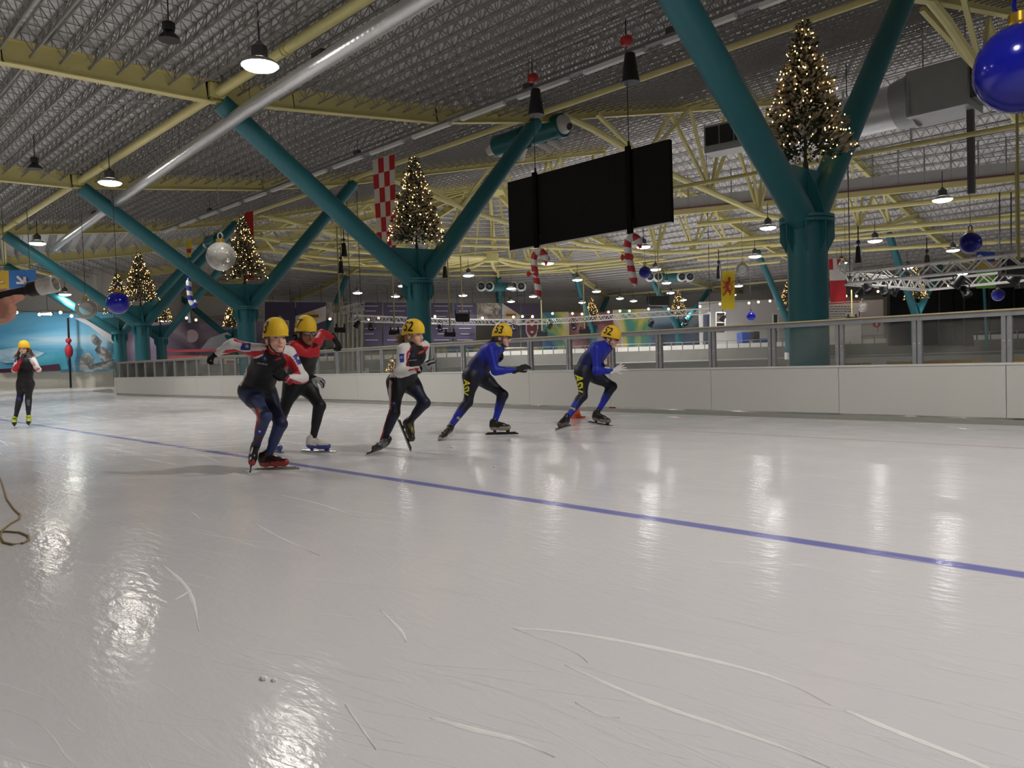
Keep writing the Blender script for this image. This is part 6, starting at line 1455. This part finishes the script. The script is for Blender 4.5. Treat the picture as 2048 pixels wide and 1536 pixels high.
for i, (x0, x1, lb) in enumerate(bn):
    d_ = 56.0; y0, y1 = 604 + (x0 - 530) * 0.006, 694; a_, b_ = at(x0, y0, d_), at(x1, y0, d_)
    t = thing('wall_banner', lb, 'banner', at((x0 + x1) / 2, y1, d_), 'purple banners'); blob([(x0, y0), (x1, y0), (x1, y1), (x0, y1)], d_, PUR, t, 'cloth', 0.03)
    for k in (0.15, 0.85):
        mb = MB(); mb.tube([at(x0 + (x1 - x0) * k, y0, d_), at(x0 + (x1 - x0) * k, y0, d_) + Zv * 1.2], 0.02, 4); mb.build('wire', CABLE, t)
    cx_, w_ = (x0 + x1) / 2, (x1 - x0)
    if 'crest' in lb:
        blob([(cx_ + w_ * u, 655 + v) for u, v in ((-0.30, -14), (-0.16, -15), (0, -24), (0.16, -15), (0.30, -14), (0.30, 8), (0.2, 18), (0, 26), (-0.2, 18), (-0.30, 8))], d_ - 0.05, WCR, t, 'crest', 0.03)
        blob([(cx_ + w_ * u, 655 + v) for u, v in ((-0.24, -10), (0, -19), (0.24, -10), (0.24, 7), (0.15, 14), (0, 20), (-0.15, 14), (-0.24, 7))], d_ - 0.09, CRED, t, 'crest_field', 0.03)
        blob(circ(cx_, 650, w_ * 0.06, 8), d_ - 0.13, WCR, t, 'crest_mark', 0.03); blob([(cx_ - w_ * 0.10, 664), (cx_, 661), (cx_ + w_ * 0.10, 664), (cx_, 667)], d_ - 0.13, WCR, t, 'crest_mark', 0.03)
    elif 'diagonal' in lb:
        if 'left' in lb: blob([(x0, 632), (x1, 612), (x1, 641), (x0, 662)], d_ - 0.05, WCR, t, 'white_corner', 0.03); cy_ = 632
        else: blob([(x0, 606), (x1, 630), (x1, 652), (x0, 640)], d_ - 0.05, WCR, t, 'white_corner', 0.03); cy_ = 630
        blob([(cx_ + w_ * 0.34 * math.cos(a), cy_ + 7 * math.sin(a)) for a in [2 * math.pi * k / 16 for k in range(16)]], d_ - 0.09, GBD, t, 'badge', 0.03); blob([(cx_ - w_ * 0.26, cy_ - 2.5), (cx_ + w_ * 0.26, cy_ - 2.5), (cx_ + w_ * 0.26, cy_ + 2.5), (cx_ - w_ * 0.26, cy_ + 2.5)], d_ - 0.13, mat('badge_dark', (0.10, 0.06, 0.04), 0.7, 0, 0.1, 2), t, 'badge_bar', 0.03)
    else:
        for k, y_ in enumerate((612, 622, 633, 645, 657, 668, 680)): hw = w_ * (0.36 - 0.08 * (k % 3)); blob([(cx_ - hw, y_ - 0.9), (cx_ + hw, y_ - 0.9), (cx_ + hw, y_ + 0.9), (cx_ - hw, y_ + 0.9)], d_ - 0.05, BLINE, t, 'text_line', 0.03)
for x0, x1, lb in ((655, 706, 'grey black rock-patterned banner above the white drape'), (954, 1002, 'grey black rock-patterned banner between purple banners')):
    o = blob([(x0, 606), (x1, 606), (x1, 640), (x0, 640)], 56.1, paint_mat('banner_rock_%d' % x0, [(0.02, 0.02, 0.02), (0.16, 0.15, 0.13), (0.45, 0.42, 0.38)], 1.2, 2, (1, 1, 1), x0), None, 'rock_banner'); tag(o, lb, 'banner', 'rock banners')
# white drape
DR = mat('drape_white', (0.80, 0.78, 0.72), 0.8, 0, 0.12, 2); mb = MB(); n = 40; vs = []
for s_ in (0, 1):
    for j in range(2):
        for i in range(n + 1): x_ = 668 + 62 * i / n; vs.append(at(x_, (627 - 14 * i / n) if j == 0 else 742, 36.5) - CF * (0.10 * math.sin(i * 1.1) + 0.04 * math.sin(i * 2.7)) + CF * 0.012 * s_)
N_ = 2 * (n + 1); mb.add(vs, [(i, i + 1, n + 2 + i, n + 1 + i) for i in range(n)] + [(N_ + i, N_ + n + 1 + i, N_ + n + 2 + i, N_ + i + 1) for i in range(n)])
tag(mb.build('stage_drape', DR, None, True), 'white hanging drape on the infield behind the red-black racer', 'drape')

# right-hand wall: white front, doors, notice board, hose reel, dark windows, blue machine
wf = slab('wall_panelled', 1400, 66.0, 1776, 65.0, 604, 745, mat('white_wall', (0.66, 0.64, 0.60), 0.6, 0, 0.04, 1), 'white panelled wall behind the infield', kind='structure'); 
for i, (x0, x1, y0, y1, m_) in enumerate(((1405, 1420, 625, 690, (0.10, 0.12, 0.18)), (1432, 1450, 625, 665, (0.09, 0.08, 0.07)), (1546, 1556, 628, 690, (0.06, 0.07, 0.10)))):
    t = thing('door_%d' % (i + 1), ('dark glazed door left of the lion flag', 'dark door panel under the lion flag', 'dark narrow door beside the blue machine')[i], None, at((x0 + x1) / 2, y1, 62.5)); t['kind'] = 'structure'
    blob([(x0, y0), (x1, y0), (x1, y1), (x0, y1)], 62.4, mat('door_leaf_%d' % i, m_, 0.3, 0, 0.1, 2), t, 'door_leaf'); mb = MB(); mb.use(WHITE)
    for a, b in (((x0, y0), (x1, y0)), ((x0, y0), (x0, y1)), ((x1, y0), (x1, y1)), ((x0, (y0 + y1) / 2), (x1, (y0 + y1) / 2))): mb.bar(at(*a, 62.3), at(*b, 62.3), 0.08, 0.08, CF)
    mb.build('door_frame', None, t)
nb = thing('notice_board', 'white notice board with red edges and lines of black text', 'notice board', at(1690, 680, 58))
blob([(1652, 603), (1722, 602), (1722, 684), (1652, 684)], 58, mat('board_white', (0.74, 0.72, 0.69), 0.5, 0, 0.03, 2), nb, 'board')
mb = MB(); mb.use(mat('edge_red', (0.45, 0.02, 0.03), 0.6, 0, 0.05, 5)); mb.bar(at(1654, 608, 57.92), at(1718, 604, 57.92), 0.06, 0.04, CF); mb.bar(at(1719, 606, 57.92), at(1719, 634, 57.92), 0.06, 0.04, CF); mb.build('red_edge', None, nb)
for k in range(6):
    y_ = 613 + 5 * k; xe = (1702, 1708, 1705, 1690, 1700, 1684)[k]; mb = MB(); mb.use(mat('print_dark', (0.12, 0.11, 0.11), 0.6, 0, 0.1, 20)); x_ = 1659.0; rd = random.Random(k)
    while x_ < xe:
        w_ = rd.uniform(3, 8); mb.bar(at(x_, y_, 57.9), at(min(x_ + w_, xe), y_, 57.9), 0.055, 0.02, CF); x_ += w_ + 1.4
    o = mb.build('print_line', None, nb); o['kind'] = 'stuff'
hr_ = thing('hose_reel', 'round red fire hose reel on the white wall', 'hose reel', at(1753, 648, 57.5)); c = at(1753, 648, 57.5); mb = MB(); mb.use(HR)
mb.tube([c + CR * 0.20 * math.cos(a) + CU * 0.20 * math.sin(a) for a in [2 * math.pi * k / 18 for k in range(18)]], 0.085, 8, False, True); mb.build('reel', None, hr_, True); mb = MB(); mb.use(WHITE); mb.lathe(c, -CF, [(0.10, -0.05), (0.10, 0.05)], 12); mb.build('hub', None, hr_)
mb = MB(); mb.tube([c - CU * 0.2 + CR * 0.1, c - CU * 0.5 + CR * 0.12, c - CU * 0.62 + CR * 0.05], 0.02, 5); mb.build('hose', DARK, hr_)
wcol = slab('wall_service', 1722, 58.5, 1776, 58.0, 600, 740, mat('white_wall2', (0.66, 0.63, 0.60), 0.6, 0, 0.05, 1), 'plain white wall section holding the hose reel', kind='structure'); wcol.location = CF * 0.6
win = thing('window_1', 'wide dark windows along the right of the far wall', None, at(1900, 690, 57)); win['kind'] = 'structure'
DGL = mat('dark_glass', (0.010, 0.010, 0.012), 0.08, 0, 0.2, 1.0)
for i in range(6):
    x0, x1 = 1778 + 50 * i, 1778 + 50 * (i + 1); blob([(x0, 578), (x1, 574), (x1, 690), (x0, 692)], 57, DGL, win, 'window_pane'); mb = MB(); mb.use(mat('mullion_dark', (0.03, 0.03, 0.03), 0.5, 0, 0.1, 5)); mb.bar(at(x0, 578, 56.9), at(x0, 692, 56.9), 0.10, 0.10, CF); mb.build('window_mullion', None, win)
mb = MB(); mb.use(TEAL); mb.tube([at(1968, 570, 55), at(1974, 690, 55)], 0.11, 10); tag(mb.build('window_post', None, None, True), 'slim teal post in front of the dark windows', 'post')
zm = thing('ice_machine', 'bright blue ice resurfacing machine parked by the white wall', 'ice resurfacer', at(1505, 692, 62.6)); BLM = mat('machine_blue', (0.02, 0.10, 0.50), 0.35, 0, 0.05, 3); BLM2 = mat('machine_navy', (0.02, 0.04, 0.16), 0.35, 0, 0.05, 3)
c = at(1505, 688, 62.6); c.z = 0.35
ax = (CR, CF, Zv); U_ = lambda x, z: c + CR * x + Zv * z
for nm, x, z, sx, sz, m_ in (('snow_tank', -0.72, 1.55, 0.65, 1.0, BLM), ('chassis', 0.2, 1.05, 2.3, 0.35, BLM2), ('hood', 0.75, 1.35, 1.0, 0.35, BLM), ('cab_seat', 0.15, 1.75, 0.40, 0.7, DARK)):
    mb = MB(); mb.box(U_(x, z), sx, 1.5, sz, ax); mb.build(nm, m_, zm)
mb = MB(); mb.tube([U_(-0.3, 1.6), U_(-0.1, 2.1)], 0.05, 6); mb.build('steering_column', DARK, zm)
for x in (-0.6, 0.9):
    mb = MB(); mb.tube([U_(x, 0.45) - CF * 0.8, U_(x, 0.45) + CF * 0.8], 0.42, 18); mb.build('wheel', DARK, zm, True)
gb_ = MB(); gb_.use(WHITE); cg = COLS[-2][0] + COLS[-2][1] * 21.65
bl = thing('column_block', 'small white block lettered G at the foot of the hidden far column', 'block', Vector((cg.x, cg.y, 0))); fwd = Vector((-CF.x, -CF.y, 0)).normalized()
q = Vector((cg.x, cg.y, 0.35)) + fwd * 0.55; gb_.box(q, 1.0, 0.5, 0.7, (CR, fwd, Zv)); gb_.build('block', None, bl)
me = text_mesh('G', 0.01); o = bpy.data.objects.new('letter', me); COL.objects.link(o); me.materials.append(NUMB); rt_ = Vector((CR.x, CR.y, 0)).normalized()
mt = Matrix(((rt_.x, 0, fwd.x, 0), (rt_.y, 0, fwd.y, 0), (0, 1, 0, 0), (0, 0, 0, 1))); me.transform(mt @ Matrix.Scale(0.6, 4)); me.transform(Matrix.Translation(q + fwd * 0.26 - bl.location)); o.parent = bl

# ------------------------------------------------------------------ lighting trusses, spotlights, speakers, festoon bulbs
TRU = mat('truss_white', (0.70, 0.69, 0.66), 0.35, 0.3, 0.05, 8)
def truss(P, w, label, r=0.035):
    t = thing('stage_truss', label, 'truss', P[len(P) // 2], 'white lighting trusses')
    for a, b in zip(P, P[1:]):
        e = (b - a).normalized(); n = Vector((-e.y, e.x, 0)).normalized(); ch = [n * (w / 2 * i) + Zv * (w / 2 * j) for i in (-1, 1) for j in (-1, 1)]
        for c_ in ch:
            mb = MB(); mb.tube([a + c_, b + c_], r, 6); mb.build('chord', TRU, t, True)
        k = max(2, round((b - a).length / (w * 1.0))); lac = MB()
        for i in range(k):
            p, q = a.lerp(b, i / k), a.lerp(b, (i + 1) / k); f1, f2 = (1, 0) if i % 2 else (0, 1)
            for s0, s1 in ((0, 1), (2, 3), (0, 2), (1, 3)):
                u, v = (s0, s1) if i % 2 else (s1, s0); lac.bar(p + ch[u], q + ch[v], r * 1.0, r * 1.0)
        lac.mats = [TRU]; o = lac.build('lacing', None, t); o['kind'] = 'stuff'
    for p in (P[0], P[-1]):
        mb = MB(); mb.tube([p, Vector((p.x, p.y, zb(rad(p.x, p.y))))], 0.015, 5); mb.build('hanging_wire', CABLE, t)
    return t
zt1 = 0.85 + 95 * 34 / FPX
truss([onz(x, y, zt1) for x, y in ((702, 636), (800, 640), (880, 643), (985, 644.5), (1090, 643), (1170, 638), (1250, 632), (1335, 627), (1420, 622))], 0.26, 'curved white lighting truss across the infield behind the racers', 0.03)
zt2 = 0.85 + 138 * 25 / FPX
truss([onz(x, y, zt2) for x, y in ((2075, 517), (1700, 556))], 0.34, 'front white lighting truss running to the right edge', 0.035)
truss([onz(x, y, zt2) for x, y in ((1700, 558), (1852, 571), (2075, 548))], 0.34, 'rear angled white lighting truss before the green flag', 0.035)
truss([onz(x, y, 3.4) for x, y in ((688, 622), (722, 612))], 0.30, 'short white truss piece above the drape', 0.03)
def spot(px, py, d, label, s=1.0, yaw=0.3, top=None):
    c = at(px, py, d); t = thing('stage_spotlight', label, 'spotlight', c, 'black stage spotlights')
    ax_ = Vector((math.sin(yaw), -0.3 * math.cos(yaw), -0.75)).normalized(); mb = MB(); mb.lathe(c, ax_, [(0.07 * s, -0.20 * s), (0.12 * s, -0.12 * s), (0.14 * s, 0.10 * s), (0.17 * s, 0.20 * s), (0.16 * s, 0.21 * s), (0.12 * s, 0.14 * s)], 14); mb.build('can', DARK, t, True)
    mb = MB(); mb.lathe(c + ax_ * 0.135 * s, ax_, [(0.12 * s, 0), (0.06 * s, 0.02 * s), (0.003, 0.025 * s)], 12, False); mb.build('lens', mat('spot_lens', (0.35, 0.35, 0.36), 0.1, 0.2, 0.05, 5), t, True)
    mb = MB(); mb.tube([c + CR * 0.15 * s, c + CR * 0.15 * s + Zv * 0.22 * s, c + Zv * 0.32 * s, c - CR * 0.15 * s + Zv * 0.22 * s, c - CR * 0.15 * s], 0.018 * s, 6); mb.build('yoke', DARK, t, True)
    mb = MB(); mb.tube([c + Zv * 0.3 * s, c + Zv * (0.5 * s if top is None else top)], 0.02 * s, 5); mb.build('clamp', DARK, t)
for i, (px, py, d, s_) in enumerate(((742, 652, 33, 0.8), (715, 648, 33, 0.8), (1027, 654, 42, 0.85), (1100, 652, 42, 0.85), (1147, 652, 42, 0.85), (1303, 648, 40, 0.85), (1370, 643, 39, 0.85), (1446, 636, 38, 0.85), (880, 655, 37, 0.8))):
    spot(px, py, d, 'black spotlight hanging from the curved white truss, number %s from left' % ('fourth second fifth sixth seventh eighth ninth tenth third'.split()[i]), s_, 0.4 * (-1) ** i)
for i, (px, py, d, s_, lb) in enumerate(((1733, 572, 25, 1.0, 'black spotlight pair under the truss corner, front one'), (1724, 582, 26, 0.9, 'black spotlight pair under the truss corner, lower one'), (1767, 580, 26, 0.9, 'black spotlight second from the truss corner'), (1791, 580, 27, 0.9, 'black spotlight third from the truss corner'), (1806, 562, 28, 1.0, 'black spotlight in front of the far teal arm'),
                                     (1916, 562, 24, 1.0, 'black spotlight with bright lens on the front truss'), (1930, 582, 24, 0.9, 'black spotlight tilted up below the front truss'), (2034, 552, 23, 1.1, 'black spotlight near the right edge on the truss'))):
    spot(px, py, d, lb, s_, 0.5 * (-1) ** i)
def pole_lamp(px0, y0, px1, y1, d, label, w_=0.5, flood=True):
    a, b = at(px0, y0, d), at(px1, y1, d); a.x, a.y = b.x, b.y; t = thing('pendant_floodlight', label, 'floodlight', b, 'pole-hung black floodlights')
    mb = MB(); mb.tube([a, b], 0.035, 7); mb.build('pole', mat('pole_cream', srgb(176, 166, 112), 0.5, 0.1, 0.06, 6), t, True)
    mb = MB(); mb.box(b - Zv * 0.18, w_, 0.3, 0.22, (CR, CF, Zv)); mb.build('lamp_body', DARK, t)
    mb = MB(); mb.box(b - Zv * 0.05 + CR * w_ * 0.35, 0.07, 0.1, 0.30, (CR, CF, Zv)); mb.box(b - Zv * 0.05 - CR * w_ * 0.35, 0.07, 0.1, 0.30, (CR, CF, Zv)); mb.build('bracket', DARK, t)
for a in ((673, 455, 681, 652, 34, 'black floodlight on a pole in front of the white drape', 0.5), (783, 528, 789, 658, 36, 'black floodlight on a pole just left of racer 52 head', 0.5), (893, 520, 900, 662, 37, 'black floodlight on a pole right of the checkered-flag column', 0.55), (1078, 600, 1084, 662, 40, 'black floodlight on a pole below the lower candy cane', 0.55),
          (1162, 560, 1169, 657, 41, 'black floodlight on a pole left of the leading racer head', 0.6), (1698, 580, 1704, 632, 42, 'dark flat floodlight hanging before the notice board', 0.6)):
    pole_lamp(*a)
def speaker(px, py, d, w_, h_, label):
    c = at(px, py, d); t = thing('hanging_speaker', label, 'speaker', c, 'hanging black speakers'); mb = MB(); ax_ = (CR, CF, Zv); mb.box(c, w_, 0.4, h_, ax_); mb.build('cabinet', DARK, t)
    mb = MB(); mb.box(c - CF * 0.21, w_ * 0.9, 0.02, h_ * 0.8, ax_); mb.build('grille', mat('speaker_grille', (0.02, 0.02, 0.02), 0.8, 0, 0.2, 60), t)
    for s_ in (-1, 1):
        mb = MB(); mb.box(c + CR * w_ * 0.52 * s_ + Zv * 0.12, 0.05, 0.1, h_ * 1.2, ax_); mb.build('bracket', DARK, t)
    mb = MB(); mb.tube([c + Zv * h_ * 0.5, c + Zv * 3.0], 0.03, 6); mb.build('pole', mat('pole_cream', srgb(176, 166, 112)), t, True)
speaker(925, 636, 37, 0.62, 0.40, 'black speaker on a pole above the curved truss'); speaker(1318, 602, 40, 0.98, 0.48, 'wide black speaker hanging right of the candy canes'); speaker(2034, 535, 22, 0.85, 0.46, 'black speaker box on the front truss at the right edge')
mb = MB(); mb.tube([at(2034, 224, 18), at(2038, 520, 18)], 0.035, 7); tag(mb.build('pendant_pole', mat('pole_cream', srgb(176, 166, 112)), None, True), 'long cream hanging pole below the huge blue bauble', 'pole')
for px, y0, y1, d, lb in ((1999, 385, 500, 24, 'black cable bundle left of the cream pole'), (2022, 385, 500, 24, 'dark red cable bundle beside the cream pole')):
    mb = MB(); mb.tube([at(px, y0, d), at(px, y1, d)], 0.022, 5); tag(mb.build('cable_drop', CABLE), lb, 'cable')
for px, py, d, lb in ((688, 500, 30, 'upper black chain bag hanging left of the checkered-flag arm'), (682, 535, 33, 'lower black chain bag beside the cream pole'), (1717, 510, 24, 'black chain bag right of the thick teal column'), (1438, 545, 30, 'small black chain bag left of the lion flag'), (1854, 525, 28, 'dark chain bag above the front truss'), (890, 545, 34, 'black chain bag hanging by the right teal arm')):
    c = at(px, py, d); t = thing('chain_bag', lb, 'chain bag', c, 'hanging black chain bags'); mb = MB(); mb.lathe(c - Zv * 0.25, (0, 0, 1), [(0.13, 0), (0.12, 0.05), (0.075, 0.5), (0.06, 0.52)], 12); mb.build('bag', DARK, t, True)
    mb = MB(); mb.tube([c + Zv * 0.25, c + Zv * 0.9], 0.02, 5); mb.ball(c + Zv * 0.4, 0.07, 8, 6); mb.build('hook', DARK, t, True)
BULB = mat('festoon_bulb', (1, 0.8, 0.55), 0.4, 0, 0, emit=7.0, ecol=(1.0, 0.62, 0.30))
def festoon(pts, d, label):
    P = [at(x, y, d) for x, y in pts]; t = thing('festoon_lights', label, 'string lights', P[0], 'festoon bulb strings'); mb = MB(); mb.tube([p + Zv * 0.12 for p in P], 0.012, 4); mb.build('cable', CABLE, t)
    for p in P:
        mb = MB(); mb.ball(p, 0.085, 8, 6); mb.build('bulb', BULB, t, True)
festoon([(33, 625), (79, 629), (101, 628), (121, 625), (143, 632), (160, 631)], 44, 'warm bulb string along the top of the winter mural')
festoon([(333, 638), (373, 636), (392, 640), (455, 634), (550, 640)], 52, 'warm bulb string over the pink mural'); festoon([(660, 638), (737, 640), (757, 636), (870, 633), (935, 634), (965, 636), (1027, 634), (1045, 633), (1065, 633)], 55, 'warm bulb string across the purple banners')
festoon([(1105, 627), (1145, 627), (1164, 628), (1217, 624), (1240, 622), (1259, 622), (1297, 618), (1337, 618), (1357, 615)], 60, 'warm bulb string over the painted murals'); festoon([(1400, 613), (1440, 608), (1498, 606), (1517, 604), (1540, 602), (1692, 592), (1713, 592), (1756, 583), (1897, 571)], 57, 'warm bulb string over the white wall')
mb = MB(); mb.use(mat('pole_red', (0.45, 0.02, 0.02), 0.5, 0, 0.05, 10)); mb.tube([Vector((onY(1222, 720, BY + 0.6).x, BY + 0.6, 0)), Vector((onY(1220, 690, BY + 0.6).x, BY + 0.6, onY(1220, 688, BY + 0.6).z))], 0.055, 8); tag(mb.build('red_post', None, None, True), 'red post behind the glass at the leading racer chest', 'post')
# orange cone on the ice beyond the leader
p = onz(1152, 836); mb = MB(); t = thing('marker_cone', 'small orange marker cone on the ice behind the leading racer', 'cone', p); ORM = mat('cone_orange', (0.75, 0.10, 0.02), 0.5, 0, 0.05, 10)
mb.lathe(p, (0, 0, 1), [(0.075, 0.02), (0.02, 0.24), (0.012, 0.245)], 14); mb.build('cone', ORM, t, True); mb = MB(); mb.box(p + Zv * 0.012, 0.19, 0.19, 0.02); mb.build('base', ORM, t)
# brown door / dark structure on wall behind bend
